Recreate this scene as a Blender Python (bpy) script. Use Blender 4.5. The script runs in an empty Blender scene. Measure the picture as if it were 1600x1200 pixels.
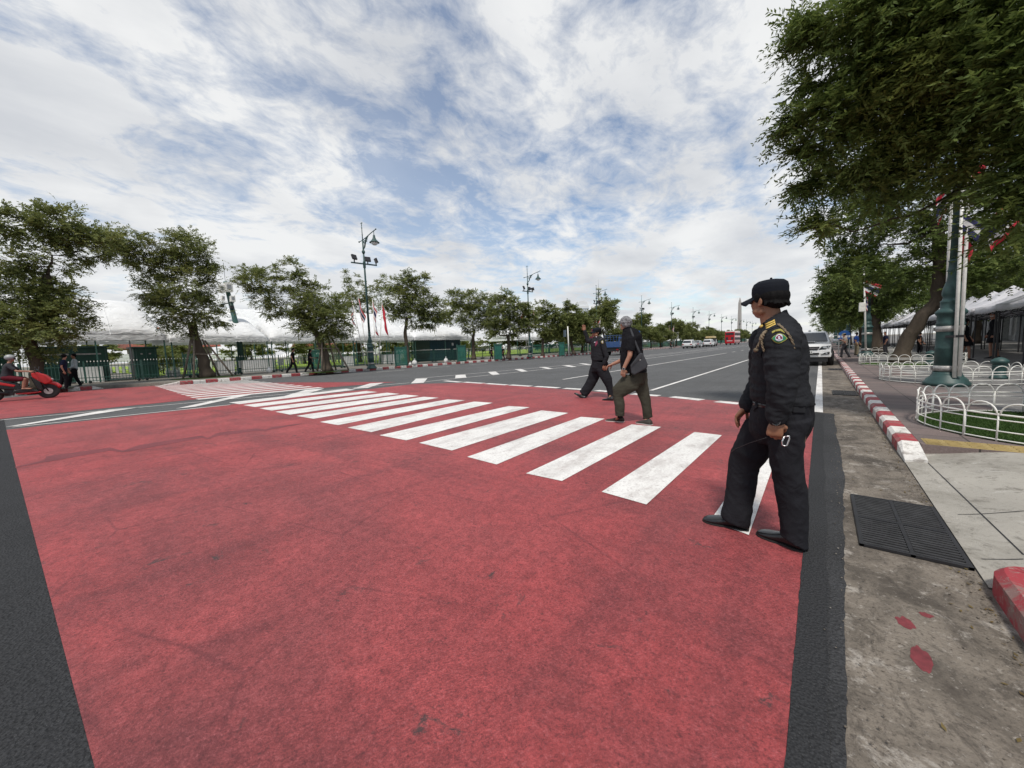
import bpy, math, random
import numpy as np
from mathutils import Vector, Matrix, noise
R_ = random.Random(7)
NP = np.random.RandomState(7)
C = bpy.context.scene.collection
SC = bpy.context.scene
rad = math.radians

# ---------------- camera ----------------
F_, CH = 590.0, 1.30            # focal length in photo pixels, eye height in metres
def _cam(u, v): return np.array([(u-800)/F_, -(v-600)/F_, -1.0])
_Y = _cam(1283, 526); _Y /= np.linalg.norm(_Y)
_U = np.cross(_Y, _cam(0, 573.5)); _U /= np.linalg.norm(_U)
if _U[1] < 0: _U = -_U
RM = np.array([np.cross(_Y, _U), _Y, _U])
cd = bpy.data.cameras.new('camera'); cam = bpy.data.objects.new('camera', cd); C.objects.link(cam)
cd.sensor_width = 36; cd.lens = F_/1600*36; cd.clip_end = 6000; cd.clip_start = 0.05
M4 = Matrix.Identity(4)
for i in range(3):
    for j in range(3): M4[i][j] = RM[i][j]
M4[2][3] = CH
cam.matrix_world = M4
SC.camera = cam
SC.render.resolution_x = 1024; SC.render.resolution_y = 768

# ---------------- world, sun, exposure ----------------
SUN_EL, SUN_AZ = 60, 152        # azimuth measured from +Y towards +X
w = bpy.data.worlds.new('World'); SC.world = w; w.use_nodes = True
nt = w.node_tree; nt.nodes.clear()
def N(t, **k):
    n = nt.nodes.new(t)
    for a, b in k.items(): setattr(n, a, b)
    return n
def LK(a, b): nt.links.new(a, b)
def MATH(op, a, b=None):
    n = N('ShaderNodeMath', operation=op)
    for i, x in enumerate((a, b)):
        if x is None: continue
        if isinstance(x, (int, float)): n.inputs[i].default_value = x
        else: LK(x, n.inputs[i])
    return n.outputs[0]
out = N('ShaderNodeOutputWorld'); bg = N('ShaderNodeBackground'); bg.inputs[1].default_value = 0.12
sky = N('ShaderNodeTexSky', sky_type='NISHITA', sun_disc=False)
sky.sun_elevation = rad(SUN_EL); sky.sun_rotation = rad(SUN_AZ); sky.air_density = 1.1; sky.dust_density = 0.3; sky.ozone_density = 2.2
tc = N('ShaderNodeTexCoord'); sp = N('ShaderNodeSeparateXYZ'); LK(tc.outputs['Generated'], sp.inputs[0])
zz = MATH('ADD', MATH('MAXIMUM', sp.outputs[2], 0.0), 0.16)
px = MATH('DIVIDE', sp.outputs[0], zz); py = MATH('DIVIDE', sp.outputs[1], zz)
cb = N('ShaderNodeCombineXYZ'); LK(px, cb.inputs[0]); LK(py, cb.inputs[1])
def cloudnoise(scale, detail, rough, dist, off):
    mp = N('ShaderNodeMapping'); mp.inputs['Location'].default_value = off
    mp.inputs['Scale'].default_value = (1, 0.75, 1); mp.inputs['Rotation'].default_value = (0, 0, rad(20)); LK(cb.outputs[0], mp.inputs[0])
    n = N('ShaderNodeTexNoise'); n.inputs['Scale'].default_value = scale; n.inputs['Detail'].default_value = detail
    n.inputs['Roughness'].default_value = rough; n.inputs['Distortion'].default_value = dist; LK(mp.outputs[0], n.inputs[0])
    return n.outputs[0]
big = cloudnoise(0.7, 3, .5, .3, (3.1, 1.7, 0))
mid = cloudnoise(3.4, 10, .62, .5, (0.3, 5.2, 0))
fin = cloudnoise(13, 8, .65, .6, (2.3, .2, 0))
cover = MATH('ADD', MATH('ADD', MATH('MULTIPLY', big, 0.65), MATH('MULTIPLY', mid, 0.75)), MATH('MULTIPLY', fin, 0.30))
cr = N('ShaderNodeValToRGB'); LK(cover, cr.inputs[0])
cr.color_ramp.elements[0].position = .70; cr.color_ramp.elements[0].color = (.05, .05, .05, 1)
cr.color_ramp.elements[1].position = .93; cr.color_ramp.elements[1].color = (1, 1, 1, 1)
# more cover to the left of the view and towards the horizon
lft = MATH('MULTIPLY', sp.outputs[0], -0.55)
hor = MATH('MULTIPLY', MATH('SUBTRACT', 0.28, sp.outputs[2]), 1.6)
cv = MATH('ADD', cr.outputs[0], MATH('ADD', MATH('MAXIMUM', MATH('SUBTRACT', lft, .18), 0.0), MATH('MAXIMUM', hor, 0.0)))
cv = MATH('MINIMUM', cv, 0.97)
shade = cloudnoise(1.7, 6, .55, .2, (7.3, 2.2, 0))
cs = N('ShaderNodeValToRGB'); LK(shade, cs.inputs[0])
cs.color_ramp.elements[0].position = .34; cs.color_ramp.elements[0].color = (4.7, 4.85, 5.1, 1)
cs.color_ramp.elements[1].position = .62; cs.color_ramp.elements[1].color = (6.5, 6.55, 6.55, 1)
mx = N('ShaderNodeMixRGB'); LK(cv, mx.inputs[0])
LK(sky.outputs[0], mx.inputs[1]); LK(cs.outputs[0], mx.inputs[2])
LK(mx.outputs[0], bg.inputs[0]); LK(bg.outputs[0], out.inputs[0])
sd = bpy.data.lights.new('sun', 'SUN'); sd.energy = 2.7; sd.angle = rad(8); sd.color = (1, .94, .86)
so = bpy.data.objects.new('sun', sd); C.objects.link(so)
_sv = Vector((math.sin(rad(SUN_AZ))*math.cos(rad(SUN_EL)), math.cos(rad(SUN_AZ))*math.cos(rad(SUN_EL)), math.sin(rad(SUN_EL))))
so.rotation_euler = _sv.to_track_quat('Z', 'Y').to_euler(); so.location = (0, 0, 60)
SC.view_settings.view_transform = 'Standard'; SC.view_settings.look = 'None'; SC.view_settings.exposure = 0.2; SC.view_settings.gamma = 1
SC.render.engine = 'CYCLES'

# ---------------- helpers ----------------
def G(u, v, z=0.0):
    """point on the horizontal plane z seen at photo pixel u, v"""
    d = RM @ _cam(u, v); t = (z-CH)/d[2]; return Vector((d[0]*t, d[1]*t, z))
class Plane:
    """vertical plane through a ground point, square to the line of sight: turns pixels into points at depth offsets"""
    def __init__(s, o):
        s.o = Vector(o); a = Vector((o[0], o[1], 0)); s.dist = a.length; s.a = a.normalized(); s.r = Vector((s.a.y, -s.a.x, 0))
    def at(s, u, v, d=0.0):
        q = Vector(RM @ _cam(u, v)); t = (s.dist+d)/q.dot(s.a); return q*t+Vector((0, 0, CH))
    def scale(s, u, v):
        return (s.at(u, v)-s.at(u, v+1)).length
def tag(o, label=None, cat=None, group=None, kind=None):
    if label: o['label'] = label
    if cat: o['category'] = cat
    if group: o['group'] = group
    if kind: o['kind'] = kind
    return o
def empty(name, loc=(0, 0, 0), rz=0, label=None, cat=None, group=None):
    o = bpy.data.objects.new(name, None); C.objects.link(o); o.location = loc; o.rotation_euler = (0, 0, rz); o.empty_display_size = .2
    return tag(o, label, cat, group)
def dup(root, loc=None, rz=None, label=None, group=None, scale=None):
    r = root.copy(); C.objects.link(r)
    if loc is not None: r.location = loc
    if rz is not None: r.rotation_euler = (0, 0, rz)
    if scale is not None: r.scale = scale if hasattr(scale, '__len__') else (scale,)*3
    if label: r['label'] = label
    if group: r['group'] = group
    def rec(a, b):
        for ch in list(a.children):
            if ch.name in skip: continue
            c = ch.copy(); C.objects.link(c); c.parent = b; skip.add(c.name); rec(ch, c)
    skip = set(); rec(root, r)
    return r
class MB:
    def __init__(s): s.v = []; s.f = []; s.m = []; s.cur = 0; s.sm = []; s.smooth = False
    def add(s, vs, fs):
        b = len(s.v); s.v += [tuple(x) for x in vs]
        for f in fs: s.f.append([b+i for i in f]); s.m.append(s.cur); s.sm.append(s.smooth)
    def box(s, x0, x1, y0, y1, z0, z1):
        s.add([(x0, y0, z0), (x1, y0, z0), (x1, y1, z0), (x0, y1, z0), (x0, y0, z1), (x1, y0, z1), (x1, y1, z1), (x0, y1, z1)],
              [(3, 2, 1, 0), (4, 5, 6, 7), (0, 1, 5, 4), (1, 2, 6, 5), (2, 3, 7, 6), (3, 0, 4, 7)]); return s
    def obox(s, c, hx, hy, hz, M=None):
        M = M or Matrix.Identity(3); c = Vector(c)
        vs = [c+M @ Vector((sx*hx, sy*hy, sz*hz)) for sz in (-1, 1) for sx, sy in ((-1, -1), (1, -1), (1, 1), (-1, 1))]
        s.add(vs, [(3, 2, 1, 0), (4, 5, 6, 7), (0, 1, 5, 4), (1, 2, 6, 5), (2, 3, 7, 6), (3, 0, 4, 7)]); return s
    def bar(s, a, b, wx, wy=None):
        a, b = Vector(a), Vector(b); wy = wy or wx; d = (b-a); L = d.length
        if L < 1e-6: return s
        M = d.to_track_quat('Z', 'Y').to_matrix(); return s.obox((a+b)/2, wx/2, wy/2, L/2, M)
    def tube(s, pts, r, n=8, cap=True, flat=None):
        """flat: (ref_vector, k) squashes the section by k along ref_vector"""
        pts = [Vector(p) for p in pts]; m = len(pts)
        rs = list(r) if hasattr(r, '__len__') else [r]*m
        b = len(s.v); ref = None
        for i, p in enumerate(pts):
            t = (pts[min(i+1, m-1)]-pts[max(i-1, 0)])
            t = t.normalized() if t.length > 1e-9 else Vector((0, 0, 1))
            if ref is None:
                ref = Vector((0, 0, 1)) if abs(t.z) < .9 else Vector((1, 0, 0))
                if flat: ref = Vector(flat[0])
            x = (ref-t*ref.dot(t)).normalized(); y = t.cross(x); ref = x if not flat else Vector(flat[0])
            k = flat[1] if flat else 1
            for j in range(n):
                a = 2*math.pi*j/n; s.v.append(tuple(p+(x*math.cos(a)*k+y*math.sin(a))*rs[i]))
        for i in range(m-1):
            for j in range(n):
                s.f.append([b+i*n+j, b+i*n+(j+1) % n, b+(i+1)*n+(j+1) % n, b+(i+1)*n+j]); s.m.append(s.cur); s.sm.append(n > 5)
        if cap:
            s.f.append([b+j for j in range(n)][::-1]); s.f.append([b+(m-1)*n+j for j in range(n)]); s.m += [s.cur]*2; s.sm += [False]*2
        return s
    def lathe(s, prof, loc=(0, 0, 0), n=20, M=None):
        M = M or Matrix.Identity(3); loc = Vector(loc); b = len(s.v); m = len(prof)
        for r, z in prof:
            for j in range(n):
                a = 2*math.pi*j/n; s.v.append(tuple(loc+M @ Vector((r*math.cos(a), r*math.sin(a), z))))
        for i in range(m-1):
            for j in range(n):
                s.f.append([b+i*n+j, b+i*n+(j+1) % n, b+(i+1)*n+(j+1) % n, b+(i+1)*n+j]); s.m.append(s.cur); s.sm.append(n > 8)
        s.f.append([b+j for j in range(n)][::-1]); s.f.append([b+(m-1)*n+j for j in range(n)]); s.m += [s.cur]*2; s.sm += [False]*2
        return s
    def ell(s, c, r, M=None, nu=14, nv=10):
        c = Vector(c); M = M or Matrix.Identity(3); r = r if hasattr(r, '__len__') else (r, r, r); b = len(s.v)
        for i in range(nv+1):
            th = math.pi*i/nv
            for j in range(nu):
                a = 2*math.pi*j/nu
                s.v.append(tuple(c+M @ Vector((r[0]*math.sin(th)*math.cos(a), r[1]*math.sin(th)*math.sin(a), -r[2]*math.cos(th)))))
        for i in range(nv):
            for j in range(nu):
                s.f.append([b+i*nu+j, b+i*nu+(j+1) % nu, b+(i+1)*nu+(j+1) % nu, b+(i+1)*nu+j]); s.m.append(s.cur); s.sm.append(True)
        return s
    def prism(s, pts, fn):
        """pts: 2D outline; fn(p, k) -> 3D point for k = 0, 1"""
        n = len(pts); b = len(s.v); s.v += [tuple(fn(p, 0)) for p in pts]+[tuple(fn(p, 1)) for p in pts]
        s.f.append([b+i for i in range(n)][::-1]); s.f.append([b+n+i for i in range(n)]); s.m += [s.cur]*2; s.sm += [False]*2
        for i in range(n): s.f.append([b+i, b+(i+1) % n, b+n+(i+1) % n, b+n+i]); s.m.append(s.cur); s.sm.append(False)
        return s
    def sheet(s, pts, z):
        s.add([(p[0], p[1], z) for p in pts], [tuple(range(len(pts)))]); return s
    def build(s, name, mats, parent=None, bevel=0, seg=2):
        me = bpy.data.meshes.new(name); me.from_pydata(s.v, [], s.f)
        mats = mats if isinstance(mats, (list, tuple)) else [mats]
        for m in mats: me.materials.append(m)
        if len(mats) > 1: me.polygons.foreach_set('material_index', s.m)
        me.polygons.foreach_set('use_smooth', s.sm); me.update(); me.validate()
        o = bpy.data.objects.new(name, me); C.objects.link(o)
        if parent: o.parent = parent
        if bevel:
            b = o.modifiers.new('bevel', 'BEVEL'); b.width = bevel; b.segments = seg; b.limit_method = 'ANGLE'; b.angle_limit = rad(40)
        return o
def thing(o, label, cat, group=None): return tag(o, label, cat, group)

# ---------------- materials ----------------
class Mt:
    """small node-graph writer on a Principled material"""
    def __init__(s, name, col=(.5, .5, .5), rough=.7, metal=0, spec=None):
        s.m = bpy.data.materials.new(name); s.m.use_nodes = True; s.t = s.m.node_tree
        s.b = s.t.nodes['Principled BSDF']; s.b.inputs['Roughness'].default_value = rough; s.b.inputs['Metallic'].default_value = metal
        if spec is not None: s.b.inputs['Specular IOR Level'].default_value = spec
        rgb = s.n('ShaderNodeRGB'); rgb.outputs[0].default_value = (*col, 1); s.c = rgb.outputs[0]; s.tc = s.n('ShaderNodeTexCoord'); s.h = None
    def n(s, t, **k):
        x = s.t.nodes.new(t)
        for a, b in k.items(): setattr(x, a, b)
        return x
    def l(s, a, b): s.t.links.new(a, b)
    def co(s, scale=(1, 1, 1), rot=0, loc=(0, 0, 0), space='Object'):
        mp = s.n('ShaderNodeMapping'); mp.inputs['Scale'].default_value = scale; mp.inputs['Rotation'].default_value = (0, 0, rot); mp.inputs['Location'].default_value = loc
        s.l(s.tc.outputs[space], mp.inputs[0]); return mp.outputs[0]
    def noise(s, scale, detail=4, rough=.55, dist=0, st=(1, 1, 1), rot=0, loc=(0, 0, 0)):
        x = s.n('ShaderNodeTexNoise'); x.inputs['Scale'].default_value = scale; x.inputs['Detail'].default_value = detail
        x.inputs['Roughness'].default_value = rough; x.inputs['Distortion'].default_value = dist; s.l(s.co(st, rot, loc), x.inputs[0]); return x.outputs[0]
    def ramp(s, x, lo, hi, a=0.0, b=1.0):
        r = s.n('ShaderNodeMapRange'); r.inputs[1].default_value = lo; r.inputs[2].default_value = hi; r.inputs[3].default_value = a; r.inputs[4].default_value = b
        s.l(x, r.inputs[0]); return r.outputs[0]
    def mix(s, fac, col, mode='MIX'):
        x = s.n('ShaderNodeMixRGB', blend_type=mode)
        if isinstance(fac, (int, float)): x.inputs[0].default_value = fac
        else: s.l(fac, x.inputs[0])
        s.l(s.c, x.inputs[1])
        if isinstance(col, tuple): x.inputs[2].default_value = (*col, 1)
        else: s.l(col, x.inputs[2])
        s.c = x.outputs[0]; return s
    def math(s, op, a, b):
        x = s.n('ShaderNodeMath', operation=op)
        for i, q in enumerate((a, b)):
            if isinstance(q, (int, float)): x.inputs[i].default_value = q
            else: s.l(q, x.inputs[i])
        return x.outputs[0]
    def var(s, scale, amt, detail=4, st=(1, 1, 1), loc=(0, 0, 0), rot=0):
        """brighten / darken by a noise"""
        r = s.ramp(s.noise(scale, detail, st=st, loc=loc, rot=rot), .3, .7, 1-amt, 1+amt); x = s.n('ShaderNodeCombineXYZ')
        for i in range(3): s.l(r, x.inputs[i])
        return s.mix(1.0, x.outputs[0], 'MULTIPLY')
    def bump(s, height, strength=.3, dist=.01):
        x = s.n('ShaderNodeBump'); x.inputs['Strength'].default_value = strength; x.inputs['Distance'].default_value = dist
        s.l(height, x.inputs['Height'])
        if s.h is not None: s.l(s.h, x.inputs['Normal'])
        s.h = x.outputs[0]; return s
    def done(s):
        s.l(s.c, s.b.inputs['Base Color'])
        if s.h is not None: s.l(s.h, s.b.inputs['Normal'])
        return s.m
def plain(name, col, rough=.6, metal=0, var=.12, scale=6, bump=0, bs=60, spec=None):
    m = Mt(name, col, rough, metal, spec)
    if var: m.var(scale, var)
    if bump: m.bump(m.noise(bs, 3), bump, .004)
    return m.done()
def asphalt(name, col, patch=.12, speck=.35, grain=1.0):
    m = Mt(name, col, .92, 0, .3)
    m.var(.35, patch, 5); m.var(2.2, patch*.6, 6, loc=(3, 1, 0)); m.var(1.2, .06, 3, st=(8, .25, 1))
    g = m.noise(160, 3, .7); v = m.n('ShaderNodeTexVoronoi'); v.inputs['Scale'].default_value = 75; m.l(m.co(), v.inputs[0])
    m.var(130, speck, 2)
    m.mix(m.ramp(v.outputs[0], .0, .16, .35, 0), (.28, .27, .26))
    m.bump(v.outputs[0], .9*grain, .012); m.bump(g, .5*grain, .006)
    return m.done()
M = {}
M['road'] = asphalt('worn_asphalt', (.105, .107, .108))
M['road_dark'] = asphalt('fresh_asphalt', (.030, .031, .033), .10, .5)
M['road_dark2'] = asphalt('rolled_asphalt', (.040, .041, .043), .3, .4)
def redpaint():
    m = Mt('red_road_paint', (.385, .064, .066), .60, 0, .35)
    m.mix(m.ramp(m.noise(.22, 3, .5), .35, .65, 0, .6), (.45, .10, .10))
    m.mix(m.ramp(m.noise(.45, 6, .62, .6, st=(1, 1.5, 1)), .47, .68, 0, .68), (.18, .055, .058))      # tyre grime
    m.mix(m.ramp(m.noise(.9, 5, .6, .3, st=(3.2, .35, 1), rot=.15), .50, .76, 0, .6), (.16, .045, .05))
    m.mix(m.ramp(m.noise(.8, 5, .6, .3, st=(.35, 2.4, 1), rot=.25, loc=(2, 3, 0)), .52, .74, 0, .6), (.15, .042, .046))
    m.var(1.6, .14, 6, loc=(4, 4, 0)); m.var(14, .22, 5)
    # overlapping coats: faint long edges
    v = m.n('ShaderNodeTexVoronoi'); v.feature = 'DISTANCE_TO_EDGE'; v.inputs['Scale'].default_value = .55; m.l(m.co((1, 1.7, 1), .3), v.inputs[0])
    m.mix(m.math('MULTIPLY', m.ramp(v.outputs[0], 0, .012, .55, 0), m.ramp(m.noise(1.1, 3), .42, .58)), (.13, .03, .035))
    # roller texture: short wavy strokes
    w1 = m.n('ShaderNodeTexWave'); w1.inputs['Scale'].default_value = 22; w1.inputs['Distortion'].default_value = 16; w1.inputs['Detail'].default_value = 5
    w1.inputs['Detail Scale'].default_value = 1.8; w1.inputs['Detail Roughness'].default_value = .75; m.l(m.co(rot=.5), w1.inputs[0])
    wf = m.ramp(w1.outputs[1], .15, .85)
    m.mix(m.math('MULTIPLY', m.ramp(wf, 0, 1, .5, 0), m.ramp(m.noise(.8, 3), .35, .6, .25, 1)), (.14, .028, .034))
    gr = m.noise(85, 5, .75); g2 = m.noise(30, 6, .75, loc=(3, 3, 3))
    m.mix(m.ramp(gr, .51, .66, 0, .75), (.085, .024, .028)); m.mix(m.ramp(g2, .54, .66, 0, .5), (.12, .03, .035))
    m.mix(m.ramp(gr, .46, .30, 0, .5), (.56, .18, .19))
    # worn spots where the asphalt shows
    spot = m.math('MULTIPLY', m.ramp(m.noise(4.5, 7, .75, .5), .60, .66), m.ramp(m.noise(.7, 3, .5, loc=(9, 2, 0)), .47, .56))
    m.mix(m.ramp(spot, 0, 1, 0, .85), (.055, .045, .045))
    sp2 = m.math('MULTIPLY', m.ramp(m.noise(17, 5, .7, .2), .66, .70), m.ramp(m.noise(.9, 3, .5, loc=(1, 7, 0)), .44, .58)); m.mix(m.ramp(sp2, 0, 1, 0, .8), (.06, .03, .03))
    m.bump(gr, .8, .010); m.bump(w1.outputs[1], .35, .008); return m.done()
M['red'] = redpaint()
def whitepaint():
    m = Mt('white_road_paint', (.74, .73, .70), .6, 0, .3)
    m.var(.9, .07, 5); m.mix(m.ramp(m.noise(4, 7, .7, st=(1, .4, 1)), .46, .66, 0, .6), (.36, .32, .30)); m.mix(m.ramp(m.noise(20, 7, .78, .3), .58, .66, 0, .8), (.24, .16, .15))
    m.mix(m.ramp(m.noise(60, 4, .75), .50, .66, 0, .55), (.34, .31, .29)); m.mix(m.ramp(m.noise(1.1, 4, .6, loc=(5, 5, 5)), .58, .72, 0, .35), (.45, .33, .31))
    m.bump(m.noise(120, 3), .4, .004); return m.done()
M['white'] = whitepaint()
M['red_seam'] = Mt('overlapping_red_coat', (.17, .030, .036), .6).var(40, .25, 5).var(3, .2, 4).done()
def gutter():
    m = Mt('stained_gutter_concrete', (.20, .172, .14), .85, 0, .3)
    m.var(.7, .22, 5, st=(1.5, .5, 1)); m.mix(m.ramp(m.noise(2.2, 7, .68, .4), .44, .60, 0, .85), (.065, .055, .045))
    m.mix(m.ramp(m.noise(5, 8, .72, .3, loc=(4, 0, 0)), .56, .63, 0, .8), (.36, .33, .29)); m.mix(m.ramp(m.noise(1.3, 6, .7, loc=(1, 8, 0)), .56, .68, 0, .6), (.05, .045, .04))
    m.mix(m.ramp(m.noise(60, 5, .78), .52, .64, 0, .75), (.06, .05, .042)); m.mix(m.ramp(m.noise(24, 7, .8, .3, loc=(6, 1, 0)), .57, .63, 0, .7), (.34, .31, .27)); m.mix(m.ramp(m.noise(10, 7, .78, .6, st=(1, .5, 1), loc=(2, 9, 0)), .52, .62, 0, .6), (.05, .042, .035)); m.bump(m.noise(45, 5, .7), .8, .012); m.bump(m.noise(8, 5, .7), .5, .012)
    return m.done()
M['gutter'] = gutter()
def concrete(name, col, crack=.5):
    m = Mt(name, col, .85, 0, .3); m.var(1.1, .12, 6); m.mix(m.ramp(m.noise(2.6, 8, .74, .4), .47, .64, 0, .75), tuple(c*.45 for c in col)); m.mix(m.ramp(m.noise(14, 6, .8, .4, loc=(2, 2, 0)), .56, .66, 0, .6), tuple(c*.35 for c in col))
    m.mix(m.ramp(m.noise(50, 4, .7), .54, .7, 0, .5), tuple(c*.5 for c in col))
    m.mix(m.ramp(m.noise(9, 6, .75, loc=(7, 0, 0)), .60, .68, 0, crack), (.55, .53, .5)); m.bump(m.noise(40, 5, .7), .4, .006); return m.done()
def rampm():
    m = Mt('pale_ramp_concrete', (.35, .33, .29), .85, 0, .3); m.var(.9, .16, 6); m.mix(m.ramp(m.noise(1.6, 8, .75, .5), .46, .62, 0, .7), (.20, .185, .155)); m.mix(m.ramp(m.noise(6, 8, .8, .5, loc=(3, 1, 0)), .54, .64, 0, .7), (.13, .12, .10))
    m.mix(m.ramp(m.noise(22, 6, .8, .4), .58, .66, 0, .6), (.10, .09, .075)); m.mix(m.ramp(m.noise(3.5, 7, .8, .5, loc=(8, 1, 0)), .58, .66, 0, .6), (.50, .48, .44)); m.bump(m.noise(30, 6, .75), .7, .01); return m.done()
M['concrete'] = rampm(); M['pave_grey'] = concrete('grey_paving', (.17, .165, .158)); M['pave_left'] = concrete('dusty_pavement', (.20, .187, .162))
def pavers():
    m = Mt('red_brown_pavers', (.17, .13, .12), .8, 0, .3)
    b = m.n('ShaderNodeTexBrick'); b.offset = 0; b.inputs['Scale'].default_value = 1; b.inputs['Brick Width'].default_value = .42; b.inputs['Row Height'].default_value = .42
    b.inputs['Mortar Size'].default_value = .008; b.inputs['Mortar Smooth'].default_value = .2; b.inputs['Color1'].default_value = (.175, .135, .125, 1); b.inputs['Color2'].default_value = (.135, .112, .106, 1)
    b.inputs['Mortar'].default_value = (.05, .045, .04, 1); m.l(m.co(), b.inputs[0]); m.c = b.outputs[0]
    m.var(.8, .2, 5); m.mix(m.ramp(m.noise(3, 7, .7), .52, .66, 0, .4), (.11, .09, .085)); m.var(70, .18, 3); m.bump(m.noise(60, 4), .3, .004); return m.done()
M['pavers'] = pavers()
def kerbmat(name, col):
    m = Mt(name, col, .7, 0, .3); m.var(2, .12, 5); m.mix(m.ramp(m.noise(5, 8, .78, .5), .50, .60, 0, .7), (.22, .19, .165)); m.mix(m.ramp(m.noise(16, 7, .8, .5, loc=(4, 4, 0)), .56, .62, 0, .7), (.30, .27, .24)); m.mix(m.ramp(m.noise(30, 5, .7), .58, .66, 0, .6), (.16, .14, .12))
    m.bump(m.noise(30, 5), .4, .006); return m.done()
M['kerb_red'] = kerbmat('red_kerb_paint', (.33, .045, .055)); M['kerb_white'] = kerbmat('white_kerb_paint', (.68, .66, .62))
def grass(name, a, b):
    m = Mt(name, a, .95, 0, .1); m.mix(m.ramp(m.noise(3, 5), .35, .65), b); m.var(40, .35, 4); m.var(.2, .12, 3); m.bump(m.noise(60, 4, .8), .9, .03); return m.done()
M['grass'] = grass('green_turf', (.04, .075, .018), (.06, .10, .025)); M['lawn'] = grass('yellow_green_lawn', (.20, .30, .05), (.26, .34, .07))  # the lawn grass itself is yellow-green, two tones mixed by noise
M['earth'] = concrete('bare_ground', (.24, .22, .18))
M['tactile'] = concrete('yellow_tactile', (.36, .27, .11), .1)
M['green_metal'] = plain('dark_green_iron', (.028, .085, .068), .45, 0, .35, 5, .3, 20)
M['lamp_green'] = plain('weathered_green_iron', (.022, .060, .056), .5, 0, .3, 7, .4, 25)
M['green_panel'] = plain('green_painted_panel', (.007, .055, .036), .5, 0, .2, 2)
M['white_metal'] = plain('white_painted_steel', (.72, .71, .66), .45, 0, .12, 12)
M['dark_metal'] = plain('dark_steel', (.03, .03, .033), .45, .3, .2)
M['grey_metal'] = plain('galvanised_grey', (.30, .31, .31), .5, .3, .15)
M['black'] = plain('black_plastic', (.014, .014, .015), .5)
M['rubber'] = plain('tyre_rubber', (.018, .018, .018), .8)
M['white_plastic'] = plain('white_plastic', (.75, .75, .73), .4, 0, .05)
M['tin'] = plain('aluminium_band', (.38, .37, .35), .45, .4, .25, 14)
def canvas(name, col, tr=.25):
    m = Mt(name, col, .75, 0, .2); m.var(1.5, .07, 5); m.mix(m.ramp(m.noise(2, 6, .7), .55, .75, 0, .25), tuple(c*.75 for c in col)); m.bump(m.noise(1.6, 5, .55, .8, st=(1, 1, 2.5)), .9, .12); m.bump(m.noise(7, 4), .25, .02)
    m.done(); t = m.n('ShaderNodeBsdfTranslucent'); t.inputs[0].default_value = (*col, 1); x = m.n('ShaderNodeMixShader'); x.inputs[0].default_value = tr
    o = m.t.nodes['Material Output']; m.l(m.b.outputs[0], x.inputs[1]); m.l(t.outputs[0], x.inputs[2]); m.l(x.outputs[0], o.inputs[0]); return m.m
M['canvas'] = canvas('white_tent_canvas', (.86, .87, .87)); M['canopy'] = canvas('white_canopy_cloth', (.80, .80, .83), .4)
def bark():
    m = Mt('bark', (.085, .068, .052), .95, 0, .1); m.var(3, .3, 5, st=(1, 1, .3)); m.bump(m.noise(14, 6, .7, .5, st=(1, 1, .25)), 1.0, .04); return m.done()
M['bark'] = bark()
def leaf(name, a, b, c):
    m = Mt(name, a, .55, 0, .25); g = m.n('ShaderNodeNewGeometry'); m.mix(m.ramp(g.outputs['Random Per Island'], .25, 1), b)
    m.mix(m.ramp(m.noise(.9, 3), .5, .7, 0, .6), c)
    m.done(); t = m.n('ShaderNodeBsdfTranslucent'); m.l(m.c, t.inputs[0]); x = m.n('ShaderNodeMixShader'); x.inputs[0].default_value = .38
    o = m.t.nodes['Material Output']; m.l(m.b.outputs[0], x.inputs[1]); m.l(t.outputs[0], x.inputs[2]); m.l(x.outputs[0], o.inputs[0]); return m.m
M['leaf'] = leaf('street_tree_leaves', (.125, .155, .05), (.24, .265, .085), (.30, .30, .095))
M['leaf_near'] = leaf('feathery_leaves', (.085, .125, .032), (.165, .215, .055), (.23, .26, .07))
# ================= the setting =================
def struct(mb, name, mats, **k):
    o = mb.build(name, mats, **k); o['kind'] = 'structure'; return o
struct(MB().sheet([(-900, -60), (900, -60), (900, 1500), (-900, 1500)], -.02), 'ground', M['earth'])
struct(MB().sheet([(-60, -14), (.7, -14), (.7, 420), (-26.6, 420), (-26.6, 4.0), (-60, 1.5)], 0), 'road', M['road'])
# dark fresh asphalt: left of the red paint and the strip by the gutter
pA = G(10, 672); pB = G(148, 1200)
dirL = (pB-pA).normalized()
pB2 = pA+dirL*((-.045-pA.x)/dirL.x)
struct(MB().sheet([(pA.x-4, pA.y-.22), (pA.x, pA.y), (pB2.x, pB2.y), (-.045, -9), (-18, -9)], .0035), 'fresh_asphalt_patch', M['road_dark'])
def ragged(x0, x1, y0, y1, amp, seed, step=.12):
    r = random.Random(seed); L = [(x0, y) for y in np.arange(y0, y1, step)]; k = [(x1+r.uniform(-amp, amp)+amp*math.sin(y*2.1), y) for y in np.arange(y1, y0, -step)]
    return L+[(x0, y1)]+k+[(x1, y0)]
def strip(x0, x1f, y0, y1, z, step=.1):
    """two-sided strip as quads, x1f(y) = ragged right edge"""
    m = MB(); ys = list(np.arange(y0, y1, step))+[y1]; n = len(ys)
    m.add([((x0(y) if callable(x0) else x0), y, z) for y in ys]+[(x1f(y), y, z) for y in ys], [(i, n+i, n+i+1, i+1) for i in range(n-1)]); return m
rg = lambda y: .045*noise.noise(Vector((3.7, y*2.4, 0)))+.022*noise.noise(Vector((1, y*11, 4)))
struct(strip(lambda y: -.045+.007*noise.noise(Vector((0, y*9, 1)))+.004*noise.noise(Vector((2, y*31, 1))), lambda y: .065+rg(y+7)*.35, -3, 8.1, .008, .03), 'asphalt_joint_strip', M['road_dark'])
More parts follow.
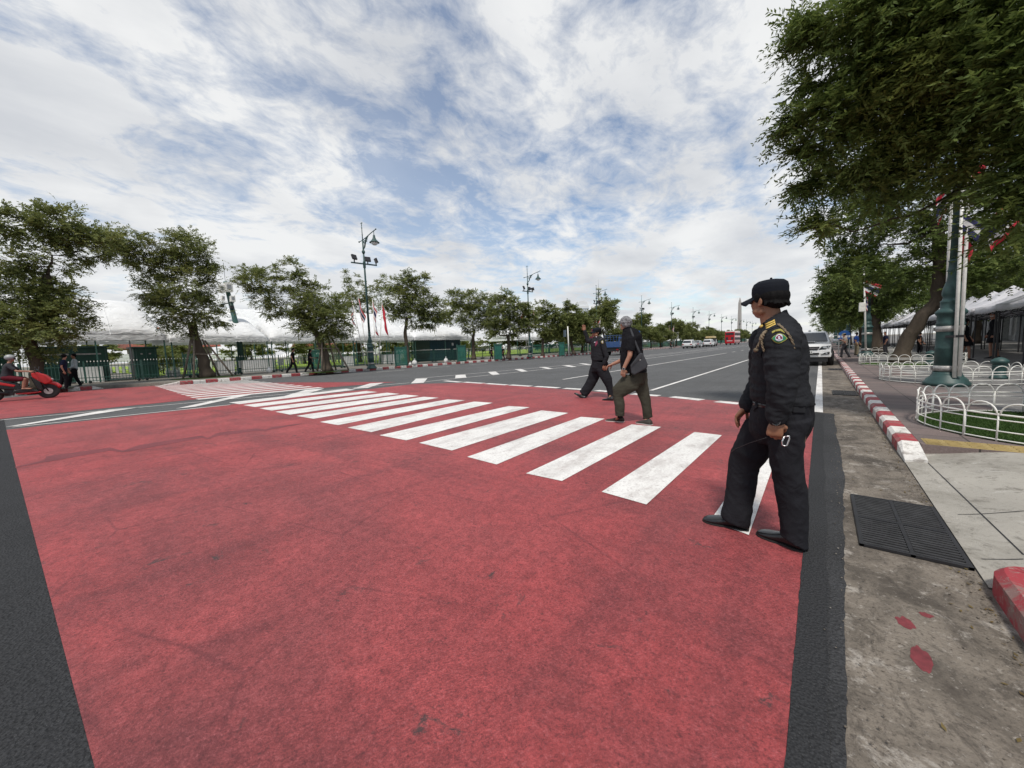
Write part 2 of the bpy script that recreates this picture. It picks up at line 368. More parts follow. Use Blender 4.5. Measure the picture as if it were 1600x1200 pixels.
struct(strip(-.045, lambda y: .205-max(0, 4.5-y)*.034+rg(y)*.35+.006*noise.noise(Vector((5, y*30, 1))), -3, 8.25, .004, .03), 'asphalt_shoulder', M['road_dark2'])
# main red field
P = lambda *q: [G(u, v) for u, v in q]
TL = G(365, 632); 
red = [pA, G(365, 632), G(480, 619), G(650, 600), G(745, 598), G(860, 607), G(1000, 618), G(1175, 630), G(1275, 641)]
red = [(p.x, p.y) for p in red]; red[-1] = (-.045, 8.35)
red += [(-.045, pB2.y)]
struct(MB().sheet(red, .006), 'red_crossing_paint', M['red'])
# far red field (beyond the asphalt band) and the apron to the left
fr = [G(-60, 661), G(0, 655), G(145, 640), G(380, 617), G(520, 605), G(620, 597), G(470, 597.5), G(350, 599.5), G(262, 601.5), G(160, 608), G(0, 623), G(-60, 630)]
struct(MB().sheet([(p.x, p.y) for p in fr], .006), 'far_red_paint', M['red'])
# zebra stripes (near crossing)
zb = MB()
quads = [[(1110, 815), (1170, 838), (1222, 690), (1196, 690)], [(940, 770), (1010, 790), (1128, 681), (1085, 676)], [(822, 741), (878, 753), (1033, 668), (987, 664)], [(730, 715), (776, 727), (945, 655), (908, 652)],
 [(655, 693), (706, 705), (888, 646), (846, 642)], [(593, 681), (635, 689), (828, 637), (795, 635)], [(543, 669), (580, 676), (770, 630), (741, 628)],
 [(500, 660), (528, 665), (727, 626), (700, 624.5)], [(463, 650.5), (490, 655), (686, 622), (662, 620.5)], [(430, 644), (453, 648.5), (655, 619), (632, 617)],
 [(405, 638.5), (424, 642), (625, 616), (605, 614)], [(380, 633.5), (398, 636.5), (590, 613), (573, 611.3)], [(358, 629.5), (374, 632), (556, 609.3), (541, 608)]]
def stripeset(mb, qs, z):
    for q in qs:
        a, b, c, d = [G(u, v) for u, v in q]
        n = 6
        for i in range(n):
            p0 = a.lerp(d, i/n); p1 = b.lerp(c, i/n); p2 = b.lerp(c, (i+1)/n); p3 = a.lerp(d, (i+1)/n)
            mb.add([(p.x, p.y, z) for p in (p0, p1, p2, p3)], [(0, 1, 2, 3)])
stripeset(zb, quads, .010)
struct(zb, 'zebra_stripes', M['white'])
# far zebra
zf = MB(); fq = []
base = [(305, 623.5), (497, 605.5)]
y0 = G(305, 623.5); y1 = G(497, 605.5)
dv = (y1-y0); sx = Vector((-1.0, .04, 0))
for i in range(13):
    a = y0+sx*(1.0*i); b = y1+sx*(1.0*i)
    zf.add([(a.x, a.y, .010), (a.x+.48, a.y, .010), (b.x+.48, b.y, .010), (b.x, b.y, .010)], [(0, 1, 2, 3)])
struct(zf, 'far_zebra_stripes', M['white'])
# line markings
ln = MB()
def line(p, q, wd, z=.012):
    p, q = Vector(p[:2]), Vector(q[:2]); d = (q-p).normalized(); s = Vector((-d.y, d.x))*wd/2
    ln.add([(p.x-s.x, p.y-s.y, z), (p.x+s.x, p.y+s.y, z), (q.x+s.x, q.y+s.y, z), (q.x-s.x, q.y-s.y, z)], [(0, 1, 2, 3)])
def poly(*q, z=.012): ln.sheet([G(u, v) for u, v in q], z)
line((.005, 8.27), (.005, 160), .12)                                   # edge line by the gutter
l1 = -3.52; line((-3.55, 10.3), (l1, 28), .11); 
for k in range(9): line((l1, 31+k*6), (l1, 33+k*6), .11)
line((-7.75, 12.6), (-7.3, 43), .12)
for k in range(9): line((-7.3, 46+k*6), (-7.3, 48+k*6), .12)
# dashed give-way line along the far edge of the red field
for q in [((695, 595.3), (720, 597.5)), ((725, 597.3), (755, 599.3)), ((760, 599.6), (792, 601.8)), ((797, 601.8), (830, 603.9)), ((837, 604.2), (873, 606.5)), ((882, 607.2), (912, 609)), ((932, 610.6), (951, 612.3)), ((988, 616), (1030, 619)), ((1050, 620.5), (1097, 625.5)), ((1120, 627.8), (1156, 631.5)), ((1184, 632), (1262, 639))]:
    a, b = G(*q[0]), G(*q[1]); line(a, b, .26, .010)
# median bars: a band of two thin lines with white slanted bars between, widening to the left
for q in [[(8, 668), (40, 664.5), (225, 636), (170, 640.5)], [(275, 639), (305, 636), (400, 615.5), (365, 619.5)], [(437, 621.5), (470, 619), (507, 607.5), (478, 609.5)], [(550, 608), (575, 606.5), (600, 598.3), (578, 599.5)],
          [(642, 599.5), (662, 598.5), (668, 591.4), (650, 592.2)], [(711, 592), (729, 590.6), (727, 585.5), (712, 586.5)], [(770, 586.6), (781, 585.3), (774, 580.5), (762, 581.5)], [(816, 581.4), (825, 580.5), (814, 576.6), (804, 577.3)],
          [(857, 577.2), (864, 576.4), (852, 573.5), (842, 573.9)], [(893, 574), (901, 573.2), (888, 570.6), (878, 571.2)], [(919, 571), (926, 570.3), (912, 567.9), (904, 568.3)]]: poly(*q)
for k in range(16):
    y = 28+k*3.4; x = -13.5-(y-28)*.0; ln.sheet([(x-1.2, y), (x-.2, y+1.6), (x+.1, y+1.6), (x-.9, y)], .012)
line(G(660, 597.2), G(1000, 561.8), .09); line(G(648, 592), G(930, 567), .09)
line(G(1000, 561.8), (-11.6, 150), .10); line(G(930, 567), (-13.5, 150), .10)
line(G(0, 657), G(640, 598.5), .08); line(G(20, 668), G(360, 633), .08)
# broken lane line near the left kerb
for k in range(16): line((-23.3, 14+k*4.4), (-23.3, 16.2+k*4.4), .10)
struct(ln, 'road_lines', M['white'])
# ---- right gutter, kerb, ramp, pavement ----
KX = .695; KB1 = 2.86
struct(strip(.0, lambda y: KX, -3, 160, .002, 1.0), 'gutter', M['gutter'])
sp0_ = MB().sheet([(KX+.001, KB1-.5), (KX+.5, KB1-.5), (KX+.5, KB1+.16), (KX+.001, KB1+.16)], .0015); struct(sp0_, 'gutter_corner', M['gutter'])
sp_ = MB()
for u, v, a, b in [(1415, 974, .028, .045), (1440, 1030, .03, .075), (1447, 962, .022, .02)]:
    c = G(u, v); sp_.sheet([(c.x+a*math.cos(t)*(1+.55*noise.noise(Vector((t*1.3, u, 0)))), c.y+b*math.sin(t)*(1+.5*noise.noise(Vector((t*2.1, v, 3))))) for t in np.linspace(0, 2*math.pi, 30)[:-1]], .0032)
struct(sp_, 'red_paint_drips', M['red_seam'])
ZP = .13
KB0 = 5.62; KB1 = 2.86                  # ramp between these
def kerb_block(mb, x0, x1, y0, y1, ztop, z0=-.01, ch=.03):
    mb.add([(x0, y0, z0), (x0, y0, ztop-ch), (x0+ch, y0, ztop), (x1, y0, ztop), (x1, y0, z0), (x0, y1, z0), (x0, y1, ztop-ch), (x0+ch, y1, ztop), (x1, y1, ztop), (x1, y1, z0)],
           [(0, 4, 3, 2, 1), (5, 6, 7, 8, 9), (0, 1, 6, 5), (1, 2, 7, 6), (2, 3, 8, 7), (3, 4, 9, 8)])
kb = MB(); y = KB0+.25; i = 0; BL = .43
# sloping end block
kb.cur = 1
kb.add([(KX, KB0-.25, 0), (KX, KB0+.25, 0), (KX+.16, KB0+.25, 0), (KX+.16, KB0-.25, 0), (KX, KB0+.25, ZP-.03), (KX+.03, KB0+.25, ZP), (KX+.16, KB0+.25, ZP), (KX, KB0-.25, .03), (KX+.16, KB0-.25, .05)],
       [(0, 1, 4, 7), (7, 4, 5), (7, 5, 6, 8), (2, 3, 8, 6), (3, 0, 7, 8), (1, 2, 6, 5, 4)])
while y < 150:
    kb.cur = i % 2; kerb_block(kb, KX, KX+.16, y+.004, y+BL-.004, ZP+.002*((i*7) % 3)); y += BL; i += 1
kb.cur = 0; kerb_block(kb, KX+.01, KX+.15, KB0+.25, 150, ZP-.012)
struct(kb, 'kerb', [M['kerb_red'], M['kerb_white']])
# near kerb corner, rounded red end, below the ramp
nk = MB(); nk.cur = 0
def sweep(mb, path, prof):
    b = len(mb.v); n = len(prof)
    for i, p in enumerate(path):
        p = Vector(p); t = (Vector(path[min(i+1, len(path)-1)])-Vector(path[max(i-1, 0)])).normalized(); s = Vector((t.y, -t.x))
        sc = p[2] if len(p) > 2 else 1
        for a, z in prof: mb.v.append((p.x+s.x*a, p.y+s.y*a, z))
    for i in range(len(path)-1):
        for j in range(n-1):
            mb.f.append([b+i*n+j, b+(i+1)*n+j, b+(i+1)*n+j+1, b+i*n+j+1]); mb.m.append(mb.cur); mb.sm.append(False)
kprof = [(0, -.01), (0, ZP-.03), (.03, ZP), (.17, ZP), (.17, 0)]
arc = [(KX+.6, KB1+.13), (KX+.2, KB1+.125), (KX+.12, KB1+.115), (KX+.07, KB1+.095), (KX+.035, KB1+.065), (KX+.012, KB1+.025), (KX+.003, KB1-.02), (KX, KB1-.07), (KX, KB1-.42)]
sweep(nk, [Vector(p) for p in arc[::-1]], kprof)
nk.cur = 1; sweep(nk, [Vector(p) for p in [(KX, KB1-.9), (KX, KB1-.424)]], kprof)
nk.cur = 0; sweep(nk, [Vector(p) for p in [(KX, -2.5), (KX, KB1-.904)]], kprof)
struct(nk, 'kerb_corner', [M['kerb_red'], M['kerb_white']])
# ramp: gridded surface from gutter up to pavement
rp = MB(); nx, ny = 12, 20; 
for j in range(ny+1):
    for i in range(nx+1):
        x = KX+(2.9-KX)*i/nx; yy = KB1+.02+(KB0+.12-KB1)*j/ny
        s = min(1, (x-KX)/.9); z = .012+(ZP-.008)*s*s*(3-2*s)
        if j == 0 or x > 1.9: z = min(z, ZP-.004)
        rp.v.append((x, yy, z))
for j in range(ny):
    for i in range(nx):
        a = j*(nx+1)+i; rp.f.append([a, a+1, a+nx+2, a+nx+1]); rp.m.append(0); rp.sm.append(True)
struct(rp, 'concrete_ramp', M['concrete'])
jt = MB()
for q in [((1437, 705), (1600, 860)), ((1497, 795), (1600, 800)), ((1535, 862), (1600, 866))]:
    a, b = G(*q[0]), G(*q[1])
    zf_ = lambda x: .012+(ZP-.008)*(lambda s: s*s*(3-2*s))(min(1, max(0, (x-KX)/.9)))
    n = 10
    for i in range(n):
        p, r = a.lerp(b, i/n), a.lerp(b, (i+1)/n); p = G(*[q[0][k]+(q[1][k]-q[0][k])*i/n for k in (0, 1)], z=.06); r = G(*[q[0][k]+(q[1][k]-q[0][k])*(i+1)/n for k in (0, 1)], z=.06)
        d = (r-p); d.z = 0; d.normalize(); s = Vector((-d.y, d.x, 0))*.0035
        jt.add([(p+s).to_tuple()[:2]+(zf_(p.x+s.x)+.004,), (p-s).to_tuple()[:2]+(zf_(p.x-s.x)+.004,), (r-s).to_tuple()[:2]+(zf_(r.x-s.x)+.004,), (r+s).to_tuple()[:2]+(zf_(r.x+s.x)+.004,)], [(0, 1, 2, 3)])
struct(jt, 'ramp_joints', M['dark_metal'])
pv = MB(); pv.box(KX+.165, 2.05, KB0+.14, 150, -.01, ZP-.002); pv.box(2.9, 2.905, KB0+.14, KB0+.15, 0, .01)
struct(pv, 'red_pavement', M['pavers'])
pg = MB(); pg.box(2.054, 60, KB0+.14, 420, -.01, ZP-.004); pg.box(KX+.18, 30, -4, KB1-.0, -.01, ZP-.006); pg.box(2.9, 30, KB1+.004, KB0+.136, -.01, ZP-.01)
struct(pg, 'grey_pavement', M['pave_grey'])
# tactile strip with raised ribs
tt = MB(); tx0, tx1 = KX+.20, 2.9; ty = KB0+.15
tt.box(tx0, tx1, ty, ty+.30, ZP-.05, ZP+.002)
for i in range(int((tx1-tx0)/.3)):
    for k in range(4):
        for s in range(2): tt.obox((tx0+.05+i*.3+s*.15+.02, ty+.045+k*.07, ZP+.004), .052, .014, .005)
struct(tt, 'tactile_paving', M['tactile'], bevel=.003)
M['grate'] = plain('worn_grate_iron', (.055, .055, .057), .5, .3, .3, 12)
# drain grates
def grate(x0, x1, y0, y1, label, fine=True):
    t = empty('drain_grate', ((x0+x1)/2, (y0+y1)/2, 0), label=label, cat='drain grate', group='drain grates along the gutter')
    hx, hy = (x1-x0)/2, (y1-y0)/2
    MB().box(-hx, hx, -hy, hy, .0035, .0055).build('pit', M['black'], t)
    f = MB(); 
    for a in (-hx, -.010, hx-.02): f.box(a, a+.02, -hy, hy, .006, .020)
    for b in (-hy, -.014, hy-.02): f.box(-hx, hx, b, b+.028 if b == -.014 else b+.02, .0062, .0205)
    f.build('frame', M['dark_metal'], t)
    b = MB(); n = int(2*hy/.038)
    for i in range(n):
        yy = -hy+.02+(2*hy-.04)*(i+.5)/n
        if abs(yy) > .018:
            for s in (-1, 1): b.box(min(s*.012, s*(hx-.02)), max(s*.012, s*(hx-.02)), yy-.0075, yy+.0075, .0075, .0195)
    b.build('grating_bars', M['grate'], t)
grate(.225, .685, 3.06, 4.02, 'large black iron drain grate in the gutter beside the concrete ramp')
grate(.24, .66, 10.9, 11.75, 'second iron drain grate, in the gutter beyond the big one, beside striped kerb')
grate(.26, .66, 19.0, 19.8, 'thin looking far drain grate in the gutter just before the white pickup')
# ---- left side: kerb, pavement, lawn ----
kl = MB(); y = 4.35; i = 0; LX = -26.45
def kerbR(mb, x1, y0, y1, zt):  # mirrored: road face on +x side
    mb.add([(x1, y0, 0), (x1, y0, zt-.03), (x1-.03, y0, zt), (x1-.2, y0, zt), (x1-.2, y0, 0), (x1, y1, 0), (x1, y1, zt-.03), (x1-.03, y1, zt), (x1-.2, y1, zt), (x1-.2, y1, 0)],
           [(0, 1, 2, 3, 4), (5, 9, 8, 7, 6), (0, 5, 6, 1), (1, 6, 7, 2), (2, 7, 8, 3), (3, 8, 9, 4)])
kl.cur = 1; kl.add([(LX, 3.5, 0), (LX, 4.35, 0), (LX-.2, 4.35, 0), (LX-.2, 3.5, 0), (LX, 4.35, .15), (LX-.03, 4.35, .18), (LX-.2, 4.35, .18), (LX, 3.5, .02), (LX-.2, 3.5, .02)], [(0, 7, 4, 1), (7, 5, 4), (7, 8, 6, 5), (2, 6, 8, 3), (3, 8, 7, 0), (1, 4, 5, 6, 2)])
while y < 230:
    kl.cur = i % 2; L = .55 if y < 110 else 2.2; kerbR(kl, LX, y+.006, y+L-.006, .18); y += L; i += 1
# short kerb piece at far left, turned along the side road
a = G(162, 607); b = G(20, 619); d = (b-a).normalized(); s = Vector((-d.y, d.x, 0)); 
if s.x > 0: s = -s
L = (b-a).length; n = 7
for i in range(n):
    p, q = a+d*(L*i/n+.008), a+d*(L*(i+1)/n-.008); z0 = .02 if i == 0 else .18; kl.cur = (i+1) % 2
    vs = [p, q, q+s*.2, p+s*.2]; kl.add([(v.x, v.y, 0) for v in vs]+[(v.x, v.y, (z0, .18, .18, z0)[k]) for k, v in enumerate(vs)], [(0, 3, 2, 1), (4, 5, 6, 7), (0, 1, 5, 4), (1, 2, 6, 5), (2, 3, 7, 6), (3, 0, 4, 7)])
struct(kl, 'left_kerb', [M['kerb_red'], M['kerb_white']])
pl = MB()
a2 = a+s*.19; b2 = b+s*.19; b3 = b2+d*14
out_ = [(LX-.19, 4.35), (LX-.19, 240), (-60, 240), (-60, b3.y-12), (b3.x, b3.y), (b2.x, b2.y), (a2.x, a2.y)]
pl.prism(out_[::-1], lambda p, k: (p[0], p[1], .165 if k else 0))
struct(pl, 'left_pavement', M['pave_left'])
pr = MB(); e0 = G(262, 601.5)
pr.add([(LX-.19, 4.35, .169), (LX-.19, 3.5, .02), (e0.x-.2, e0.y-.1, .012), (a.x, a.y, .012), (a2.x-2, a2.y+.8, .169), (LX-3, 5.2, .169)], [(0, 5, 4, 3, 2, 1)])
struct(pr, 'dropped_kerb_apron', M['pave_left'])
lw = MB().box(-150, -40, 5, 200, 0, .19); struct(lw, 'lawn', M['lawn'])
gk = MB()
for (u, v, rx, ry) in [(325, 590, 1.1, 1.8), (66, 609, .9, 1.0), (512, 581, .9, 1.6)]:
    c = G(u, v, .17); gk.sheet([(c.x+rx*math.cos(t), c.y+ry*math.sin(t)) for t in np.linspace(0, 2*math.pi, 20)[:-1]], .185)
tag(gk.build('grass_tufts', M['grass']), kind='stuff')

# grit, leaves and crumbs gathered along the kerb and the asphalt joint
rr = random.Random(8); gm = MB()
for i in range(900):
    y = rr.uniform(1.0, 9.5)**1.0; x = KX-abs(rr.gauss(0, .05))-.01 if i % 3 else .19+rr.gauss(0, .05)
    if i % 7 == 0: x = rr.uniform(.1, .68)
    if .22 < x < .69 and 3.04 < y < 4.04: continue
    if x > KX-.004: continue
    r = rr.uniform(.002, .006); z = .012 if x < .22 else .004; gm.ell((x, y, z+r*.4), (r, r*rr.uniform(.6, 1), r*.6), nu=5, nv=3)
tag(gm.build('gutter_grit', M['gutter']), kind='stuff')
lf = MB(); M['dry_leaf'] = leaf('dry_leaves', (.16, .11, .04), (.22, .17, .07), (.12, .12, .04))
for i in range(420):
    y = rr.uniform(1.2, 16); x = KX-abs(rr.gauss(0, .07))-.015 if i % 4 else rr.uniform(.22, 2.2)
    z = .008 if x < KX else ZP+.008
    if KX <= x <= 3 and y < KB0+.5: continue
    a_ = rr.uniform(0, 6.3); L = rr.uniform(.006, .016); d = Vector((math.cos(a_), math.sin(a_), 0))*L; s = Vector((-d.y, d.x, rr.uniform(-.3, .3)*L))*.4; c = Vector((x, y, z))
    lf.add([c-d, c+s, c+d+Vector((0, 0, rr.uniform(0, .006))), c-s], [(0, 1, 2, 3)])
tag(lf.build('fallen_leaves', M['dry_leaf']), kind='stuff')

# overlapping coats of red paint: a stepped seam across the near field
up_ = [(24, 730), (70, 720), (72, 714), (172, 700), (192, 705), (218, 696), (316, 681), (324, 685), (340, 677), (400, 670), (416, 672), (424, 668), (472, 662)]
th_ = [2, 3, 9, 5, 2.5, 7, 4, 2, 5, 4, 1.5, 3.5, 1]
sm = MB()
for i in range(len(up_)-1):
    (u0, v0), (u1, v1) = up_[i], up_[i+1]; p = [G(u0, v0), G(u1, v1), G(u1, v1+th_[i+1]), G(u0, v0+th_[i])]; sm.add([(q.x, q.y, .0085) for q in p], [(0, 1, 2, 3)])
struct(sm, 'paint_seam', M['red_seam'])
# ================= trees =================
def nrm(a): return a/np.maximum(np.linalg.norm(a, axis=-1, keepdims=True), 1e-9)
def leaf_mesh(name, O, D, tl, nl, ll, lw, rs, mat, parent, droop=.35, stems=True):
    """feathery twigs: each twig at O along D (length tl) carries nl pairs of narrow leaves"""
    n = len(O); D = nrm(D); up = np.array([0, 0, 1.0]); S = nrm(np.cross(D, up)+rs.normal(0, .25, (n, 3))); Nn = nrm(np.cross(S, D))
    t = (np.arange(nl)+.5)/nl
    P_ = O[:, None, :]+D[:, None, :]*(t[None, :, None]*tl[:, None, None]); P_ = P_-up*(t[None, :, None]**2*tl[:, None, None]*droop*.5)
    vs = []; 
    for sd in (-1, 1):
        ld = nrm(D[:, None, :]*.75+S[:, None, :]*sd*.8+rs.normal(0, .30, P_.shape)-up*droop*.4)
        L = ll*(1-.35*t[None, :, None])*rs.uniform(.7, 1.25, (n, nl, 1)); W = nrm(np.cross(ld, Nn[:, None, :]+rs.normal(0, .45, P_.shape)))*lw*rs.uniform(.7, 1.3, (n, nl, 1))
        b = P_; vs.append(np.stack([b, b+ld*L*.45+W, b+ld*L, b+ld*L*.45-W], axis=2).reshape(-1, 3))
    V = np.concatenate(vs)
    if stems:
        e = O+D*tl[:, None]-up*(tl[:, None]*droop*.5); w_ = S*.006
        V = np.concatenate([V, np.stack([O-w_, O+w_, e+w_*.4, e-w_*.4], axis=1).reshape(-1, 3)])
    nf = len(V)//4; me = bpy.data.meshes.new(name); me.vertices.add(len(V)); me.vertices.foreach_set('co', V.astype(np.float32).ravel())
    me.loops.add(nf*4); me.loops.foreach_set('vertex_index', np.arange(nf*4, dtype=np.int32)); me.polygons.add(nf)
    me.polygons.foreach_set('loop_start', np.arange(nf, dtype=np.int32)*4); me.update(calc_edges=True); me.materials.append(mat)
    o = bpy.data.objects.new(name, me); C.objects.link(o)
    if parent: o.parent = parent
    return o
def build_tree(name, base, trunk, lobes, rs, label, cat='tree', group=None, twigs=900, tl=.45, nl=6, ll=.12, lw=.02, mat='leaf', r0=.22, dens=1.0, bare=0, clump=.55, fork=None, trunkn=10, shell=.5):
    """base: Vector; trunk: list of points (relative, first 0,0,0); lobes: list of (centre, radius) relative"""
    t = empty(name, base, 0, label, cat, group)
    mb = MB(); T = [Vector(p) for p in trunk]; rr = random.Random(int(rs.randint(1e6)))
    # refine the trunk
    pts = []
    for i in range(len(T)-1):
        for k in range(4): pts.append(T[i].lerp(T[i+1], k/4)+Vector((rr.uniform(-1, 1), rr.uniform(-1, 1), 0))*r0*.14)
    pts.append(T[-1]); m = len(pts)
    rads = [r0*(1.45 if i == 0 else 1.15 if i == 1 else 1-.45*i/m)*(1+.08*rr.uniform(-1, 1)) for i in range(m)]
    mb.tube(pts, rads, trunkn)
    nodes = [(pts[i], rads[i]) for i in range(int(m*.45), m)]
    vol = sum(r**2 for _, r in lobes); cl = []
    for c, r in lobes:
        k = max(3, int(twigs/14*(r**2)/vol*dens))
        for _ in range(k):
            q = Vector((rr.gauss(0, 1), rr.gauss(0, 1), rr.gauss(0, .9))).normalized()*(rr.uniform(shell, 1)**.6)*r*.92
            cl.append((Vector(c)+q, Vector(c), r))
    top = T[-1]
    # main limb to each lobe
    for c, r in sorted(lobes, key=lambda a: (Vector(a[0])-top).length):
        c = Vector(c); j = min(nodes, key=lambda a: (a[0]-c).length+(0 if a[0].z < c.z+.3 else 1.5)); a = j[0]; L = (c-a).length
        if L < .15: continue
        rb = min(j[1]*.72, .035+.028*L+.01*r); pr_ = [a]; k = 6; R0 = j[1]
        for i in range(1, k+1):
            p = a.lerp(c, i/k)+Vector((rr.gauss(0, 1), rr.gauss(0, 1), rr.gauss(0, 1)))*L*.045+Vector((0, 0, -.10*L*math.sin(math.pi*i/k))); pr_.append(p)
        rl = [rb*(1-.55*i/k) for i in range(k+1)]; mb.tube(pr_, rl, 7); nodes += list(zip(pr_[1:], rl[1:]))
    O = []; D = []
    cl.sort(key=lambda a: (a[0]-a[1]).length)
    for p, c, r in cl:
        j = min(nodes, key=lambda a: (a[0]-p).length); a = j[0]; L = (p-a).length; rb = min(j[1]*.6, .008+.014*L)
        mid = a.lerp(p, .5)+Vector((rr.gauss(0, 1), rr.gauss(0, 1), rr.gauss(0, 1)))*L*.12
        mb.tube([a, mid, p], [rb, rb*.75, rb*.45], 4, cap=False); nodes.append((mid, rb*.75)); nodes.append((p, rb*.5))
        if rr.random() < bare: continue
        k = max(4, int(14*rr.uniform(.6, 1.4))); outw = (p-c).normalized() if (p-c).length > .01 else Vector((0, 0, 1))
        cs_ = clump*min(1, r)*rr.uniform(.7, 1.2)
        for _ in range(k):
            g = Vector((rr.gauss(0, 1), rr.gauss(0, 1), rr.gauss(0, .55)))
            O.append(p+g*cs_*.42); D.append(outw*.7+Vector((rr.gauss(0, 1), rr.gauss(0, 1), rr.gauss(0, .45)))*.8+Vector((0, 0, .05)))
    mb.build('trunk', M['bark'], t)
    O = np.array([tuple(x) for x in O]); D = np.array([tuple(x) for x in D])
    leaf_mesh('crown', O, D, tl*rs.uniform(.6, 1.3, len(O)), nl, ll, lw, rs, M[mat], t)
    return t
def px_tree(name, b, trunkpx, lobes, seed, label, z=.165, push=None, **k):
    """street tree whose lobes are read off the photograph at the tree's own distance"""
    base = G(b[0], b[1], z); pl_ = Plane(base); rs = np.random.RandomState(seed); L = []
    for q in lobes:
        u, v, r = q[:3]; d = q[3] if len(q) > 3 else rs.uniform(-.5, .5); p = pl_.at(u, v, d)-base; L.append((p, r*pl_.scale(u, v)))
    T = [Vector((0, 0, 0))]+[pl_.at(u, v, 0)-base for u, v in trunkpx]
    return build_tree(name, base, T, L, rs, label, **k)
GL = 'street trees along the left kerb'
px_tree('street_tree', (62, 609), [(55, 565), (45, 520), (62, 470), (75, 430)], [(22, 352, 26), (5, 345, 20), (92, 350, 30), (115, 368, 26), (70, 345, 22), (145, 385, 26), (165, 380, 18), (80, 400, 30), (40, 450, 40), (85, 465, 34), (15, 480, 45), (60, 505, 42), (100, 500, 30), (10, 525, 28), (10, 405, 26), (55, 535, 26)], 11,
        'spreading street tree at the left edge of the picture, above the red scooter', group=GL, twigs=4900, tl=.5, nl=6, ll=.16, lw=.028, r0=.26)
px_tree('street_tree', (325, 590), [(318, 565), (308, 535), (300, 505)], [(285, 390, 30), (310, 400, 28), (326, 415, 14), (265, 405, 22), (300, 440, 30), (322, 450, 16), (180, 372, 18), (205, 375, 18), (165, 385, 14), (225, 392, 20), (195, 400, 18), (240, 420, 22), (220, 410, 18), (250, 455, 26), (270, 480, 30), (315, 485, 26), (285, 505, 24), (335, 500, 14), (240, 470, 14)], 12,
        'big propped street tree with a branch reaching left over the white tent', group=GL, twigs=4900, tl=.5, nl=6, ll=.15, lw=.026, r0=.33)
px_tree('street_tree', (512, 581), [(508, 555), (500, 530), (480, 500)], [(388, 425, 15), (400, 445, 22), (410, 465, 20), (425, 480, 16), (420, 425, 14), (455, 420, 14), (462, 435, 14), (450, 445, 14), (465, 470, 24), (500, 465, 22), (490, 490, 26), (530, 480, 18), (520, 500, 26), (465, 500, 22), (500, 512, 24), (535, 512, 16), (545, 460, 8)], 13,
        'low broad street tree beside the first lamp, with a long bough rising to the left', group=GL, twigs=4700, tl=.45, nl=6, ll=.14, lw=.025, r0=.27)
px_tree('street_tree', (562, 566), [(560, 545), (558, 510)], [(545, 445, 9), (540, 430, 7), (535, 470, 14), (550, 465, 12), (565, 455, 12), (585, 460, 14), (572, 485, 20), (545, 490, 18), (598, 440, 10), (600, 455, 9), (560, 435, 8)], 14,
        'thin loose street tree right behind the first lamp and its flags', group=GL, twigs=2800, tl=.5, nl=6, ll=.16, lw=.03, r0=.3)
px_tree('street_tree', (637, 570), [(636, 545), (633, 520), (636, 495)], [(612, 445, 12), (640, 425, 7), (660, 432, 8), (655, 445, 12), (640, 450, 18), (625, 470, 22), (660, 470, 22), (680, 485, 18), (605, 475, 10), (645, 495, 18), (670, 500, 14), (615, 490, 12), (690, 495, 10)], 15,
        'rounded street tree on a slim pale trunk, just right of the first lamp', group=GL, twigs=3800, tl=.45, nl=6, ll=.15, lw=.03, r0=.2)
px_tree('street_tree', (740, 562), [(740, 548), (739, 530), (741, 515)], [(710, 465, 12), (705, 480, 12), (735, 470, 16), (755, 475, 16), (720, 490, 16), (748, 495, 18), (765, 500, 14), (700, 500, 10), (732, 510, 10)], 16,
        'leafy street tree at the right end of the long white tents', group=GL, twigs=3200, tl=.5, nl=5, ll=.18, lw=.036, r0=.24)
px_tree('street_tree', (795, 561), [(795, 545), (794, 525)], [(775, 475, 12), (790, 462, 10), (800, 480, 16), (780, 500, 16), (815, 490, 16), (830, 485, 12), (800, 510, 16), (825, 510, 12), (770, 515, 10)], 17,
        'dense street tree directly left of the second lamp', group=GL, twigs=3200, tl=.5, nl=5, ll=.19, lw=.04, r0=.24)
px_tree('street_tree', (848, 556), [(848, 545), (848, 525)], [(850, 480, 9), (862, 488, 12), (845, 495, 13), (875, 500, 13), (858, 515, 16), (880, 518, 10), (836, 508, 9)], 18,
        'street tree between the second lamp and the slim signpost', group=GL, twigs=2600, tl=.5, nl=5, ll=.2, lw=.045, r0=.22)
px_tree('street_tree', (897, 554), [(893, 540), (892, 520)], [(885, 478, 7), (895, 488, 10), (905, 500, 12), (885, 505, 12), (898, 520, 12), (915, 508, 9), (925, 492, 7)], 19,
        'street tree directly behind the slim signpost', group=GL, twigs=2200, tl=.5, nl=5, ll=.22, lw=.05, r0=.22)
